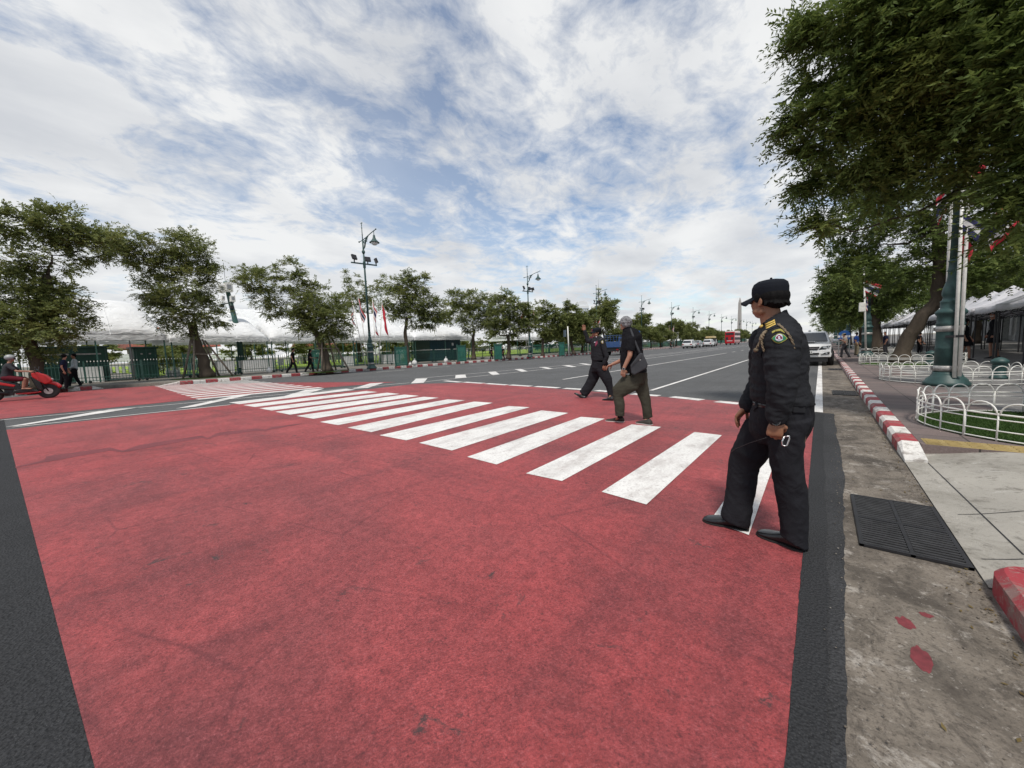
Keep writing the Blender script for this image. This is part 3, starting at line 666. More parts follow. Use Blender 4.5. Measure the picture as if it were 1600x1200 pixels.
# variants for the long row: three built, the rest copies
ORD = ['first', 'second', 'third', 'fourth', 'fifth', 'sixth', 'seventh', 'eighth', 'ninth', 'tenth', 'eleventh', 'twelfth', 'thirteenth', 'fourteenth', 'fifteenth', 'sixteenth', 'seventeenth', 'eighteenth', 'nineteenth', 'twentieth',
       'twenty-first', 'twenty-second', 'twenty-third', 'twenty-fourth', 'twenty-fifth', 'twenty-sixth', 'twenty-seventh', 'twenty-eighth', 'twenty-ninth', 'thirtieth', 'thirty-first', 'thirty-second', 'thirty-third', 'thirty-fourth', 'thirty-fifth']
def std_tree(seed, h, spread, name='street_tree', **k):
    rr = random.Random(seed); rs = np.random.RandomState(seed); L = []
    for i in range(10):
        a = i*2.4+rr.uniform(-.3, .3); r = spread*rr.uniform(.25, .75); L.append((Vector((r*math.cos(a), r*math.sin(a), h*rr.uniform(.45, .85))), spread*rr.uniform(.32, .48)))
    L.append((Vector((rr.uniform(-.5, .5), rr.uniform(-.5, .5), h*.9)), spread*.3))
    return build_tree(name, Vector((0, 0, 0)), [(0, 0, 0), (rr.uniform(-.2, .2), 0, h*.2), (rr.uniform(-.3, .3), rr.uniform(-.3, .3), h*.42)], L, rs, 'x', **k)
protos = [std_tree(31, 6.4, 3.0, twigs=3000, tl=.6, nl=5, ll=.24, lw=.055, r0=.2), std_tree(32, 5.8, 3.2, twigs=3000, tl=.6, nl=5, ll=.24, lw=.055, r0=.22), std_tree(33, 7.4, 2.6, twigs=2800, tl=.6, nl=5, ll=.24, lw=.055, r0=.2)]
used = set()
def place_tree(i, loc, rz, sc, label, group, protos_=None):
    ps = protos_ or protos; p = ps[i % len(ps)]
    if p.name not in used:
        used.add(p.name); p.location = loc; p.rotation_euler = (0, 0, rz); p.scale = sc; tag(p, label, 'tree', group); return p
    return dup(p, loc, rz, label, group, sc)
rr = random.Random(5)
i = 0; y = 47.5
row = []
while y < 240:
    row.append(y); y += 6.2 if y < 130 else 9
for i, y in enumerate(row):
    s = rr.uniform(.72, 1.0); hs = s*(1.22 if i in (2, 9) else rr.uniform(.82, 1.08))
    place_tree(i, (-28.6+rr.uniform(-.8, .8), y, .165), rr.uniform(0, 6.3), (s, s, hs),
               f'street tree in the far left row, {ORD[i]} beyond the slim signpost', 'distant street trees in the left row')
# park trees beyond the lawn
park = [std_tree(41, 9, 5.5, name='park_tree', twigs=1000, tl=1.0, nl=5, ll=.5, lw=.13, r0=.3), std_tree(42, 8, 6, name='park_tree', twigs=1000, tl=1.0, nl=5, ll=.5, lw=.13, r0=.3)]
for o in park: o.location = (0, 0, 0)
pk = 0
for k in range(30):
    X = -95-rr.uniform(0, 35); az = k/29; u = 20+az*900
    g = G(u, 566-(u/900)*22, 0); d = Vector((g.x, g.y, 0)).normalized(); dist = rr.uniform(66, 100)
    p = d*dist
    s = rr.uniform(.42, .62)
    place_tree(pk, (p.x, p.y, .1), rr.uniform(0, 6.3), (s*1.25, s*1.25, s), f'low park tree across the lawn behind the tents, {ORD[k]} from the left', 'park trees beyond the lawn', park); pk += 1
# ---- right side ----
# near tree just outside the frame whose boughs overhang
GR = 'street trees on the right pavement'
nb = G(1652, 655, ZP)
npl = Plane(nb)
nl_ = [(1243, 38, 7, -1.4), (1262, 31, 9, -1.4), (1248, 66, 6, -1.4), (1270, 62, 8, -1.4), (1222, 178, 9, -1.2), (1236, 188, 8, -1.2), (1228, 242, 7, -1), (1246, 234, 8, -1), (1226, 290, 4, -1), (1246, 286, 7, -.8), (1266, 280, 9, -.8), (1262, 349, 5, -.8), (1282, 352, 8, -.8), (1240, 130, 5, -1.2), (1252, 150, 8, -1.2), (1290, 170, 40, -1.2), (1250, 180, 18, -1.2), (1275, 30, 20, -1.5), (1330, 20, 40, -1.5), (1400, 10, 60, -1.2), (1320, 90, 40, -1.2), (1390, 90, 60, -1), (1470, 60, 70, -1), (1550, 80, 80, -1), (1340, 160, 40, -1), (1270, 235, 24, -1), (1310, 250, 36, -.8), (1380, 180, 55, -.6), (1450, 160, 60, -.6),
       (1530, 170, 70, -.6), (1600, 190, 70, -.6), (1350, 290, 36, -.6), (1400, 260, 50, -.4), (1470, 240, 50, -.2), (1540, 240, 50, -.8), (1600, 260, 40, -1), (1560, 320, 36, -.6), (1610, 340, 45, -.8), (1500, 290, 30, 0), (1340, 225, 30, -.8), (1560, 0, 80, -1), (1480, -30, 60, -1), (1640, 100, 100, -1)]
def nearlobes():
    return [(npl.at(u+(14 if r < 10 else 30 if u < 1360 else 10), v, d)-nb, r*npl.scale(u, v)*.9) for u, v, r, d in nl_]
build_tree('street_tree', nb, [(0, 0, 0), (.12, .1, 1.4), (-.1, .3, 2.6), (-.3, .5, 3.6)], nearlobes(), np.random.RandomState(51), 'nearest street tree, its boughs filling the top right corner', group=GR,
           twigs=5200, tl=.46, nl=9, ll=.11, lw=.0135, mat='leaf_near', r0=.2, clump=.50, shell=.2)
# the leaning dark tree
px_tree('street_tree', (1405, 567), [(1418, 530), (1442, 492), (1462, 475), (1470, 430), (1466, 370), (1455, 340)], [(1330, 300, 30), (1320, 345, 26), (1350, 370, 34), (1310, 400, 26), (1370, 330, 40), (1400, 380, 40), (1340, 420, 30), (1300, 440, 20), (1430, 330, 40), (1480, 360, 40), (1450, 410, 36), (1520, 400, 40), (1570, 400, 36), (1540, 440, 30), (1390, 430, 34), (1500, 320, 40), (1560, 350, 40), (1600, 390, 30), (1500, 440, 24), (1360, 300, 36), (1290, 375, 12), (1272, 285, 9), (1285, 262, 10), (1330, 250, 24)], 52,
        'dark leaning street tree with forked trunk behind the big lamp base', z=ZP, group=GR, twigs=4200, tl=.5, nl=7, ll=.14, lw=.024, mat='leaf_near', r0=.26, clump=.6)
px_tree('street_tree', (1372, 553), [(1366, 500), (1360, 460), (1345, 430)], [(1310, 430, 22), (1300, 460, 20), (1330, 460, 24), (1360, 440, 28), (1390, 460, 24), (1340, 490, 16), (1305, 490, 14), (1290, 480, 9), (1280, 478, 7), (1400, 430, 24), (1420, 460, 20), (1370, 480, 16), (1325, 410, 20)], 53,
        'street tree behind the second flagpole lamp on the right pavement', z=ZP, group=GR, twigs=2600, tl=.5, nl=6, ll=.18, lw=.034, mat='leaf_near', r0=.3, clump=.7)
rp_ = [std_tree(61, 8.2, 4.6, twigs=2000, tl=.7, nl=6, ll=.24, lw=.048, mat='leaf_near', r0=.28), std_tree(62, 7.4, 4.8, twigs=2000, tl=.7, nl=6, ll=.24, lw=.048, mat='leaf_near', r0=.3)]
spots = [(2.4, 44), (2.6, 54), (2.3, 64), (2.7, 76), (2.4, 90), (2.6, 106), (2.4, 124), (2.6, 146)]
for k, (x, y) in enumerate(spots):
    s = rr.uniform(.85, 1.05); place_tree(k, (x+.5, y, ZP), rr.uniform(0, 6), (s*.8, s, s), f'far street tree in the right pavement row, {ORD[k]} past the second flagpole lamp', GR, rp_)
for k, (x, y) in enumerate([(12.5, 17), (13, 25), (11.5, 33), (12, 43), (11, 54), (11.5, 66), (21, 24), (22, 36)]):
    s = rr.uniform(.95, 1.2); place_tree(k, (x, y, ZP), rr.uniform(0, 6), (s*1.1, s*1.1, s), f'leafy tree in the row behind the canopies, {ORD[k]} from the right edge', 'trees behind the canopies', rp_)

for k in range(9):
    s = rr.uniform(.42, .58); place_tree(2, (-54-rr.uniform(0, 5), 3+k*6.6, .19), rr.uniform(0, 6.3), (s*1.2, s*1.2, s*.95), f'small park tree just behind the marquees on the lawn, {ORD[k]} from the left', 'small trees on the lawn', park)
# ================= street lamps, flags, fences, tents =================
V3 = Vector
M['flag_red'] = plain('flag_red', (.50, .02, .04), .7, 0, .1); M['flag_white'] = plain('flag_white', (.70, .69, .68), .7, 0, .05); M['flag_blue'] = plain('flag_blue', (.018, .02, .09), .7, 0, .1)
M['glass_dark'] = plain('dark_glass', (.02, .025, .03), .08, 0, 0); M['lamp_glass'] = plain('frosted_globe', (.7, .72, .72), .2, 0, 0)
FLAGS = []
def flag(top, az, L, Hh, seed, label, kind='five', parent_pole=None, fly=.35, group='national flags hanging on white poles'):
    """limp cloth: hoist down the pole from top, fly droops and folds"""
    rr = random.Random(seed); nx, ny = 14, 15; mb = MB(); d = V3((math.cos(az), math.sin(az), 0)); s = V3((-d.y, d.x, 0)); ph = rr.uniform(0, 6)
    for j in range(ny+1):
        t = j/ny
        for i in range(nx+1):
            f = i/nx; x = .02+fly*L*f*(1-.25*t); z = -Hh*t-(L*f)*math.sqrt(max(0, 1-fly*fly))*(.75+.1*math.sin(3*t+ph)); 
            y = .09*L*math.sin(7*f+ph+2.2*t)*f+.03*math.sin(15*f+5*t)*f
            mb.v.append((d*x+s*y+V3((0, 0, z))).to_tuple())
    st = {'five': [0, 1, 2, 2, 1, 0], 'red': [0]*6, 'white': [1, 1, 1, 1, 1, 1], 'darkwhite': [2, 2, 1, 1, 2, 2]}[kind]
    for j in range(ny):
        for i in range(nx):
            a = j*(nx+1)+i; mb.f.append([a, a+1, a+nx+2, a+nx+1]); mb.m.append(st[min(5, int(j*6/ny))]); mb.sm.append(True)
    o = mb.build('flag', [M['flag_red'], M['flag_white'], M['flag_blue']]); o.location = top
    sol = o.modifiers.new('thick', 'SOLIDIFY'); sol.thickness = .006
    tag(o, label, 'flag', group); return o
def flagpole(foot, top, label, r=.028, group='white flagpoles strapped to the lamp posts'):
    o = MB().tube([V3((0, 0, 0)), (V3(top)-V3(foot))*.5, V3(top)-V3(foot)], [r, r*.9, r*.7], 8).ell(V3(top)-V3(foot), r*1.3, nu=8, nv=6).build('flagpole', M['white_metal']); o.location = foot
    tag(o, label, 'flagpole', group); return o
def lamp_proto(flood=True, detail=True):
    t = empty('street_lamp', (0, 0, 0))
    MB().lathe([(.36, 0), (.36, .07), (.33, .10), (.31, .15), (.26, .20), (.225, .26), (.22, .30)], n=28).build('base', M['lamp_green'], t)
    MB().lathe([(.205, .30), (.205, .80), (.212, .82), (.205, .84), (.205, 1.30), (.225, 1.34), (.205, 1.38), (.205, 1.52), (.235, 1.56), (.245, 1.60), (.20, 1.66), (.17, 1.68), (.17, 1.80), (.18, 1.83), (.15, 1.86), (.135, 1.92), (.155, 1.96), (.16, 2.02), (.145, 2.12), (.105, 2.26), (.09, 2.36), (.09, 2.46), (.11, 2.48), (.09, 2.51), (.085, 2.66), (.10, 2.68), (.08, 2.71)], n=28).build('column', M['lamp_green'], t)
    MB().tube([(0, 0, 2.7), (0, 0, 6), (0, 0, 9.3)], [.080, .068, .05], 14).lathe([(.07, 3.4), (.09, 3.42), (.07, 3.46)]).lathe([(.075, 8.3), (.11, 8.38), (.12, 8.45), (.075, 8.55)], n=12).build('pole', M['lamp_green'], t)
    for z in (.32, 1.18):
        b = MB().lathe([(.212, z), (.214, z+.12)], n=28).obox((.17, -.16, z+.06), .05, .02, .04).build('band', M['tin'], t)
    MB().tube([(0, 0, 9.2), (0, 0, 10.5)], [.035, .02], 8).lathe([(.05, 9.6), (.02, 9.7)], n=8).ell((0, 0, 10.1), .045, nu=8, nv=6).ell((0, 0, 10.3), .035, nu=8, nv=6).bar((-.14, 0, 10.42), (.14, 0, 10.42), .03).build('finial', M['lamp_green'], t)
    sc = MB(); arm = [(0, 0, 9.25), (.5, 0, 9.35), (1.1, 0, 9.5), (1.75, 0, 9.62)]; sc.tube(arm, .03, 8); sc.tube([(-.45, 0, 9.22), (0, 0, 9.25)], .028, 6); sc.ell((-.48, 0, 9.22), .06, nu=8, nv=6); sc.ell((1.78, 0, 9.63), .05, nu=8, nv=6)
    sc.tube([(.05, 0, 8.6), (.22, 0, 8.75), (.32, 0, 9.0), (.5, 0, 9.25), (.75, 0, 9.38)], [.03, .05, .055, .05, .03], 8); sc.tube([(.5+.12*math.cos(a), 0, 9.18+.12*math.sin(a)) for a in np.linspace(0, 5.5, 12)], .03, 6); sc.tube([(.25+.1*math.cos(a), 0, 9.08+.1*math.sin(a)) for a in np.linspace(0, 5.5, 10)], .028, 6)
    sc.build('bracket', M['lamp_green'], t)
    sh = MB().tube([(1.5, 0, 9.57), (1.5, 0, 9.3)], .02, 6).lathe([(.03, 9.32), (.07, 9.28), (.09, 9.12), (.14, 9.0), (.26, 8.86), (.34, 8.80), (.34, 8.77), (.25, 8.80)], (1.5, 0, 0), 18).build('lamp_shade', M['lamp_green'], t)
    g = MB().lathe([(.25, 8.80), (.22, 8.70), (.12, 8.62), (.02, 8.60)], (1.5, 0, 0), 14).build('globe', M['lamp_glass'], sh)
    if flood:
        a = MB().bar((0, -1.0, 7.55), (0, 1.0, 7.62), .07, .09).box(-.07, .07, -.07, .07, 7.3, 7.75).build('cross_arm', M['lamp_green'], t)
        for y, rz in ((-.75, .3), (.28, -.2), (.95, 1.3)):
            mm = Matrix.Rotation(rz, 3, 'Z') @ Matrix.Rotation(-.35, 3, 'Y'); MB().obox((.02, y, 7.95), .06, .2, .17, mm).obox((.09, y, 7.95), .012, .17, .14, mm).bar((0, y, 7.6), (0, y, 7.8), .06).build('floodlight', M['dark_metal'], t)
    return t
LP0 = lamp_proto(True)
def put_lamp(p, loc, rz, label, group): 
    p.location = loc; p.rotation_euler = (0, 0, rz); tag(p, label, 'street lamp', group); return p
GLp = 'ornate green street lamps on the left'; first = None
lampY = [16.6+19.4*k for k in range(12)]
ll = ['tall green lamp post with floodlights and four flags, closest on the left side', 'second tall green lamp post on the left, right of the long white tents']+[f'ornate green lamp post in the left row, {ORD[k+2]} counting from the nearest' for k in range(10)]
for k, y in enumerate(lampY):
    loc = G(581, 576, .165) if k == 0 else G(828, 558, .165) if k == 1 else V3((-27.6, y, .165))
    if k == 0: put_lamp(LP0, loc, 0, ll[0], GLp)
    else: dup(LP0, loc, 0, ll[k], GLp)
R1 = G(1478, 602, ZP); R2 = V3((1.93, 28.2, ZP))
dup(LP0, R1, math.pi, 'massive green lamp post with iron base beside the hooped grass ring', 'ornate green street lamps on the right')
dup(LP0, R2, math.pi, 'second green lamp post on the right pavement behind the parked pickup', 'ornate green street lamps on the right')
for k in range(3): dup(LP0, V3((1.93, 47.6+19.4*k, ZP)), math.pi, f'distant green lamp post in the right pavement row, {ORD[k]} past the second', 'ornate green street lamps on the right')
# flagpoles and flags
def polegroup(foots, tops, flags, where, seed):
    for k, (f, t) in enumerate(zip(foots, tops)):
        lab = where[k]; flagpole(f, t, lab[0]); 
        if flags[k]: 
            kd, az, L, Hh, off, fly = flags[k]; flag(V3(t)+(V3(f)-V3(t))*off, az, L, Hh, seed+k, lab[1], kd, fly=fly)
p0 = Plane(G(581, 576, .165))
f_ = [p0.at(571, 570, -.2), p0.at(576, 570, .25), p0.at(588, 569, .25), p0.at(592, 569, -.2)]
t_ = [p0.at(549, 464, -.3), p0.at(560, 466, .3), p0.at(582, 467, .3), p0.at(597, 473, -.3)]
polegroup(f_, t_, [('five', 2.6, 1.5, 1.0, .03, .25), ('five', .3, 1.7, 1.1, .0, .25), ('five', .2, 1.8, 1.2, .04, .2), ('red', .3, 1.6, 1.0, .03, .2)],
  [('leftmost, most slanted white flagpole at the first left lamp', 'limp striped flag on the most slanted pole at the first left lamp'), ('white flagpole just left of the first left lamp', 'striped flag hanging just left of the first left lamp post'),
   ('white flagpole just right of the first left lamp', 'striped flag hanging just right of the first left lamp post'), ('rightmost white flagpole at the first left lamp', 'dark red flag furled on the rightmost pole at the first left lamp')], 3)
def ringpoles(Lb, n, lean, seed, name, h=5.2, az0=0):
    rr = random.Random(seed)
    for k in range(n):
        a = az0+2*math.pi*k/n+.4; f = Lb+V3((.32*math.cos(a), .32*math.sin(a), .3)); t = Lb+V3(((.32+lean)*math.cos(a), (.32+lean)*math.sin(a), h))
        w = ['leftmost', 'second', 'third', 'rightmost'][k] if n == 4 else ORD[k]
        flagpole(f, t, f'white flagpole strapped round {name}, {w} of its bundle')
        flag(t-V3((0, 0, .1)), rr.uniform(0, 6), 1.5, 1.0, seed+k, f'limp flag at {name}, {w} of its bunch', ['five', 'five', 'red', 'five'][k % 4], fly=.3)
ringpoles(G(828, 558, .165), 4, .25, 20, 'the second left lamp', 5.6)
ringpoles(V3((-27.6, lampY[2], .165)), 4, .25, 30, 'the third left lamp', 5.4)
ringpoles(V3((-27.6, lampY[4], .165)), 2, .2, 40, 'the fifth left lamp', 5.0)
pr1 = Plane(R1)
fR = [pr1.at(1491, 590, -.26), pr1.at(1499, 588, -.26), pr1.at(1476, 560, .3)]; tR = [pr1.at(1506, 260, -.28), pr1.at(1518, 225, -.28), pr1.at(1490, 225, .3)]
pls = [flagpole(f, t, l, .033) for f, t, l in zip(fR, tR, ['white flagpole in front of the big right lamp, left one of the strapped pair', 'white flagpole in front of the big right lamp, right one of the strapped pair', 'white flagpole half hidden behind the big right lamp column'])]
o = MB().bar(pr1.at(1478, 526, -.2), pr1.at(1506, 525, -.33), .04, .05).build('strap', M['dark_metal']); tag(o, 'dark clamp strap holding the pair of flagpoles to the big lamp', 'strap')
flag(pr1.at(1503, 258, -.28), 0.1, .34, .26, 61, 'small bright red flag among leaves at the top of the big lamp', 'red', fly=.95)
flag(pr1.at(1486, 286, .3), 3.3, .5, .5, 62, 'white and red flag left of the big lamp pole', 'five', fly=.4)
flag(pr1.at(1503, 333, -.28), 5.9, .55, .34, 63, 'white and navy flag folded over the big lamp flagpoles', 'darkwhite', fly=.55)
flag(pr1.at(1500, 365, -.26), .2, .4, .36, 64, 'plain red flag hanging lowest on the big lamp flagpoles', 'red', fly=.45)
p3_ = Plane(V3((3.6, 11.9, 0))); fp = [flagpole(p3_.at(1625, 560), p3_.at(1601, 270), 'white flagpole at the right edge of the picture above the canopies', .03)]
flag(p3_.at(1602, 285), 3.4, .9, .7, 65, 'striped flag drooping at the right edge above the canopies', 'five', fly=.5)
pr2 = Plane(R2)
flagpole(pr2.at(1353, 548, -.4), pr2.at(1350, 418, -.4), 'tall white flagpole in front of the second right lamp', .045)
flag(pr2.at(1350, 437, -.4), 5.9, .85, .62, 66, 'striped flag blowing out beside the second right lamp', 'five', fly=.8)
flag(pr2.at(1351, 455, -.38), .3, .7, .6, 67, 'lower striped flag hanging close to the pole at the second right lamp', 'five', fly=.25)
o = MB().obox(pr2.at(1347, 480, -.5), .13, .08, .24).build('meter_box', M['white_metal'], bevel=.02); tag(o, 'pale grey box fixed on the second right lamp post', 'box')
# ---- hooped rings ----
def hoop_ring(cx, cy, r, n, label, ground, ry=None):
    ry = ry or r; t = empty('hooped_fence', (cx, cy, ZP), label=label, cat='garden fence', group='low white hooped fences round the tree pits')
    pt = lambda a, z: (r*math.cos(a), ry*math.sin(a), z)
    m = MB()
    for z, w in ((.02, .007), (.11, .007), (.23, .007), (.285, .010)): m.tube([pt(a, z) for a in np.linspace(0, 2*math.pi, 61)], w, 6, cap=False)
    m.build('rails', M['white_metal'], t)
    for i in range(n):
        a = 2*math.pi*i/n; b = 2*math.pi*(i+1)/n; h = MB(); h.tube([pt(a+(b-a)*(.5-.46*math.cos(q)), .285+.125*math.sin(q)) for q in np.linspace(0, math.pi, 11)], .0085, 6); h.build('hoop', M['white_metal'], t)
        wd = .012 if i % 3 == 0 else .008; MB().tube([pt(a, 0), pt(a, .30)], wd, 6).build('post', M['white_metal'], t)
    g = MB().sheet([pt(a, 0)[:2] for a in np.linspace(0, 2*math.pi, 40)[:-1]], .006).build('pit_ground_cover', ground); g.location = (cx, cy, ZP); tag(g, kind='stuff')
    return t
hoop_ring(2.37, 7.25, 1.34, 30, 'nearest white hooped fence around bright green turf', M['grass'])
hoop_ring(2.42, 13.75, 1.2, 26, 'middle white hooped fence, passing behind the big green lamp base', M['pave_grey'])
hoop_ring(2.65, 20.9, 1.42, 30, 'third white hooped fence, round the leaning tree', M['grass'])
hoop_ring(3.0, 32.5, 1.2, 24, 'farthest white hooped fence, behind the second lamp', M['grass'])
# turf blades in the nearest ring
def blades(cx, cy, r, n, h, seed):
    rs = np.random.RandomState(seed); a = rs.uniform(0, 2*math.pi, n); q = r*np.sqrt(rs.uniform(0, 1, n)); o = np.stack([cx+q*np.cos(a), cy+q*np.sin(a), np.full(n, ZP+.005)], 1)
    d = nrm(np.stack([rs.normal(0, .5, n), rs.normal(0, .5, n), np.ones(n)], 1)); s = nrm(np.cross(d, rs.normal(0, 1, (n, 3))))*.004; L = h*rs.uniform(.5, 1.3, (n, 1))
    V = np.stack([o-s, o+s, o+d*L], 1).reshape(-1, 3); me = bpy.data.meshes.new('blades'); me.from_pydata(V.tolist(), [], np.arange(n*3).reshape(-1, 3).tolist()); me.materials.append(M['turf_blade'])
    ob = bpy.data.objects.new('turf_blades', me); C.objects.link(ob); tag(ob, kind='stuff')
M['turf_blade'] = leaf('turf_blades', (.04, .085, .018), (.07, .125, .03), (.10, .15, .04))
blades(2.37, 7.25, 1.28, 26000, .035, 1)
# ---- bollards ----
b0 = empty('bollard', G(1560, 592, ZP), label='short green iron bollard standing inside the right end of the middle hooped fence', cat='bollard', group='green iron bollards')
MB().lathe([(.15, 0), (.15, .05), (.115, .08), (.115, .36), (.14, .38), (.15, .42), (.14, .45), (.08, .50), (.02, .52)], n=18).build('post', M['lamp_green'], b0)
MB().lathe([(.12, .30), (.125, .31), (.12, .33)], n=18).build('ring', M['lamp_green'], b0)
dup(b0, G(1454, 570, ZP), None, 'short green iron bollard seen left of the big lamp base, under the leaning tree')
# ---- pop-up canopies on the right ----
def gazebo():
    t = empty('canopy', (0, 0, 0)); h = 1.43; E = 2.12; 
    rf = MB(); n = 10; cen = V3((0, 0, 3.12))
    for s in range(4):
        a = math.pi/2*s-math.pi/4; c0 = V3((math.cos(a), math.sin(a), 0))*h*math.sqrt(2); a += math.pi/2; c1 = V3((math.cos(a), math.sin(a), 0))*h*math.sqrt(2); c0.z = c1.z = E+.02
        b = len(rf.v)
        for i in range(n+1):
            f = i/n
            for j in range(9):
                g = j/8; e = c0.lerp(c1, g); p = cen.lerp(e, f); p.z -= .10*math.sin(math.pi*f)+.05*math.sin(math.pi*g)*f; rf.v.append(tuple(p))
        for i in range(n):
            for j in range(8): q = b+i*9+j; rf.f.append([q, q+9, q+10, q+1]); rf.m.append(0); rf.sm.append(True)
    r = rf.build('roof', M['canopy'], t); sol = r.modifiers.new('t', 'SOLIDIFY'); sol.thickness = .01
    vl = MB()
    for s in range(4):
        M_ = Matrix.Rotation(math.pi/2*s, 3, 'Z'); b = len(vl.v)
        for i in range(25):
            g = -h+2*h*i/24; w_ = .012*math.sin(i*1.3+s); zt = E-.04*math.sin(math.pi*i/24)+.02; vl.v.append(tuple(M_ @ V3((h+.006, g, zt)))); vl.v.append(tuple(M_ @ V3((h+.012+w_, g, zt-.24+.012*math.sin(i*2.1)))))
        for i in range(24): q = b+2*i; vl.f.append([q, q+1, q+3, q+2]); vl.m.append(0); vl.sm.append(True)
    v = vl.build('valance', M['canopy'], r); sol = v.modifiers.new('t', 'SOLIDIFY'); sol.thickness = .006
    for sx in (-1, 1):
        for sy in (-1, 1):
            MB().bar((sx*(h-.03), sy*(h-.03), 0), (sx*(h-.03), sy*(h-.03), E), .045).box(sx*(h-.03)-.05, sx*(h-.03)+.05, sy*(h-.03)-.05, sy*(h-.03)+.05, 0, .01).build('leg', M['dark_metal'], t)
    tr = MB(); q = h-.03
    for s in range(4):
        M_ = Matrix.Rotation(math.pi/2*s, 3, 'Z')
        for k in range(4):
            a, b = -q+2*q*k/4, -q+2*q*(k+1)/4; tr.bar(M_ @ V3((q, a, E-.32)), M_ @ V3((q, b, E-.06)), .022); tr.bar(M_ @ V3((q, a, E-.06)), M_ @ V3((q, b, E-.32)), .022)
    tr.bar((0, 0, E-.2), (0, 0, 3.08), .03)
    for s in range(4): M_ = Matrix.Rotation(math.pi/2*s, 3, 'Z'); tr.bar(M_ @ V3((q, 0, E-.2)), (0, 0, E+.2), .022)
    tr.build('truss', M['dark_metal'], t); return t
gz = gazebo(); GC = 'white pop-up canopies in a row on the right pavement'
for k in range(18):
    lab = 'nearest white pop-up canopy, cut by the right edge of the picture' if k == 0 else f'white pop-up canopy on black legs, {ORD[k]} in its row from the right edge'
    yy = 15.5+2.92*k; loc = (6.5+(.1 if k % 2 else 0), yy, ZP-.004)
    if k == 0: gz.location = loc; tag(gz, lab, 'canopy', GC)
    else: dup(gz, loc, None, lab, GC)
# grey columned building
bd = empty('columned_building', (17, 10, ZP), label='long grey building with tall columns behind the canopies', cat='building')
M['stucco'] = concrete('grey_stucco', (.36, .36, .35), .2); M['stucco2'] = concrete('pale_column_plaster', (.46, .46, .45), .2)
MB().box(0, 9, -2, 90, 0, 6.6).box(-.3, 0, -2, 90, 0, .5).build('wall', M['stucco'], bd)
for k in range(22):
    MB().box(-.75, -.302, 4*k, 4*k+.55, 0, 5.6).box(-.82, -.302, 4*k-.06, 4*k+.61, 0, .55).box(-.82, -.302, 4*k-.06, 4*k+.61, 5.3, 5.6).build('column', M['stucco2'], bd)
    w_ = MB().box(-.03, -.003, 4*k+1.2, 4*k+3.2, .9, 3.4).build('window', M['glass_dark'], bd); MB().box(-.08, -.032, 4*k+1.1, 4*k+3.3, .8, .9).box(-.08, -.032, 4*k+2.17, 4*k+2.23, .9, 3.4).build('frame', M['white_metal'], w_)
MB().box(-1.1, 9.2, -2.2, 90.2, 6.602, 7.0).box(-.9, 0, -2.1, 90.1, 5.602, 6.6).build('cornice', M['stucco2'], bd)
# low picket edging before the building
pk_ = MB()
for k in range(150): pk_.box(13.0, 13.02, 11+k*.22, 11.04+k*.22, ZP, ZP+.55)
pk_.box(12.98, 13.0, 11, 44, ZP+.15, ZP+.18).box(12.98, 13.0, 11, 44, ZP+.45, ZP+.48)
tag(pk_.build('picket_fence', M['white_metal']), 'low white picket fence in front of the columned building', 'fence')
# blue arched sign
sb = Plane(G(1318, 556, ZP)); s0 = empty('bus_stop_sign', sb.o, label='blue round-topped sign on a post behind the man in the beige shirt', cat='sign')
q = sb.scale(1318, 520); mm = MB(); W_, H_ = 7.0*q, 7.5*q; cz = (sb.at(1318, 523)-sb.o).z
ar = [(-W_, -H_), (W_, -H_), (W_, 0)]+[(W_*math.cos(a), W_*math.sin(a)*.95) for a in np.linspace(0, math.pi, 13)[1:-1]]+[(-W_, 0)]
M['sign_blue'] = plain('sign_blue', (.015, .09, .30), .4, 0, .05)
mm.prism(ar, lambda p, k: (p[0], .03*(k*2-1), cz+p[1])).build('panel', M['sign_blue'], s0)
sx = MB(); 
for i, wd in enumerate((.10, .06, .12, .08)): sx.box(-.28+i*.15, -.28+i*.15+wd, -.036, -.031, cz-.16, cz-.04)
sx.build('lettering', M['flag_white'], s0); MB().bar((-W_*.9, 0, 0), (-W_*.9, 0, cz-H_), .05).bar((W_*.9, 0, 0), (W_*.9, 0, cz-H_), .05).build('post', M['grey_metal'], s0)
# ================= left: barriers, tents, booths =================
GB = 'wheeled green barrier panels along the left pavement'
def barrier(Lb):
    t = empty('barrier_panel', (0, 0, 0)); f = MB(); h = 1.22
    for z in (.16, .34, .98): f.bar((0, -Lb/2, z), (0, Lb/2, z), .035)
    for y in (-Lb/2, Lb/2): f.bar((0, y, .05), (0, y, h+.05), .05)
    f.build('frame', M['green_metal'], t); b = MB(); n = int(Lb/.135); tp = MB()
    for i in range(1, n):
        y = -Lb/2+Lb*i/n; b.bar((0, y, .16), (0, y, h), .018)
        tp.lathe([(.018, h), (.024, h+.03), (.002, h+.09)], (0, y, 0), 5)
    b.build('bars', M['green_metal'], t); tp.build('spear_tips', M['white_metal'], t)
    for y in (-Lb/2+.15, Lb/2-.15):
        MB().tube([(-.02, y, .085), (.02, y, .085)], .075, 12).bar((0, y, .08), (0, y, .2), .03).build('wheel', M['rubber'], t)
        MB().bar((-.28, y, .1), (.28, y, .1), .035).build('foot', M['green_metal'], t)
    return t
bp = barrier(2.3); bx = -29.6
ys = [(-34.0, -4.4, .25), (-33.3, -2.1, .3), (-32.6, .15, .25), (-31.9, 2.4, .25), (-31.4, 4.7, .15), (-31.1, 7.05, .05), (-31.0, 9.4, .02)]+[(-30.6+.12*math.sin(k*2), 11.8+2.4*k, .03*math.sin(k)) for k in range(13)]
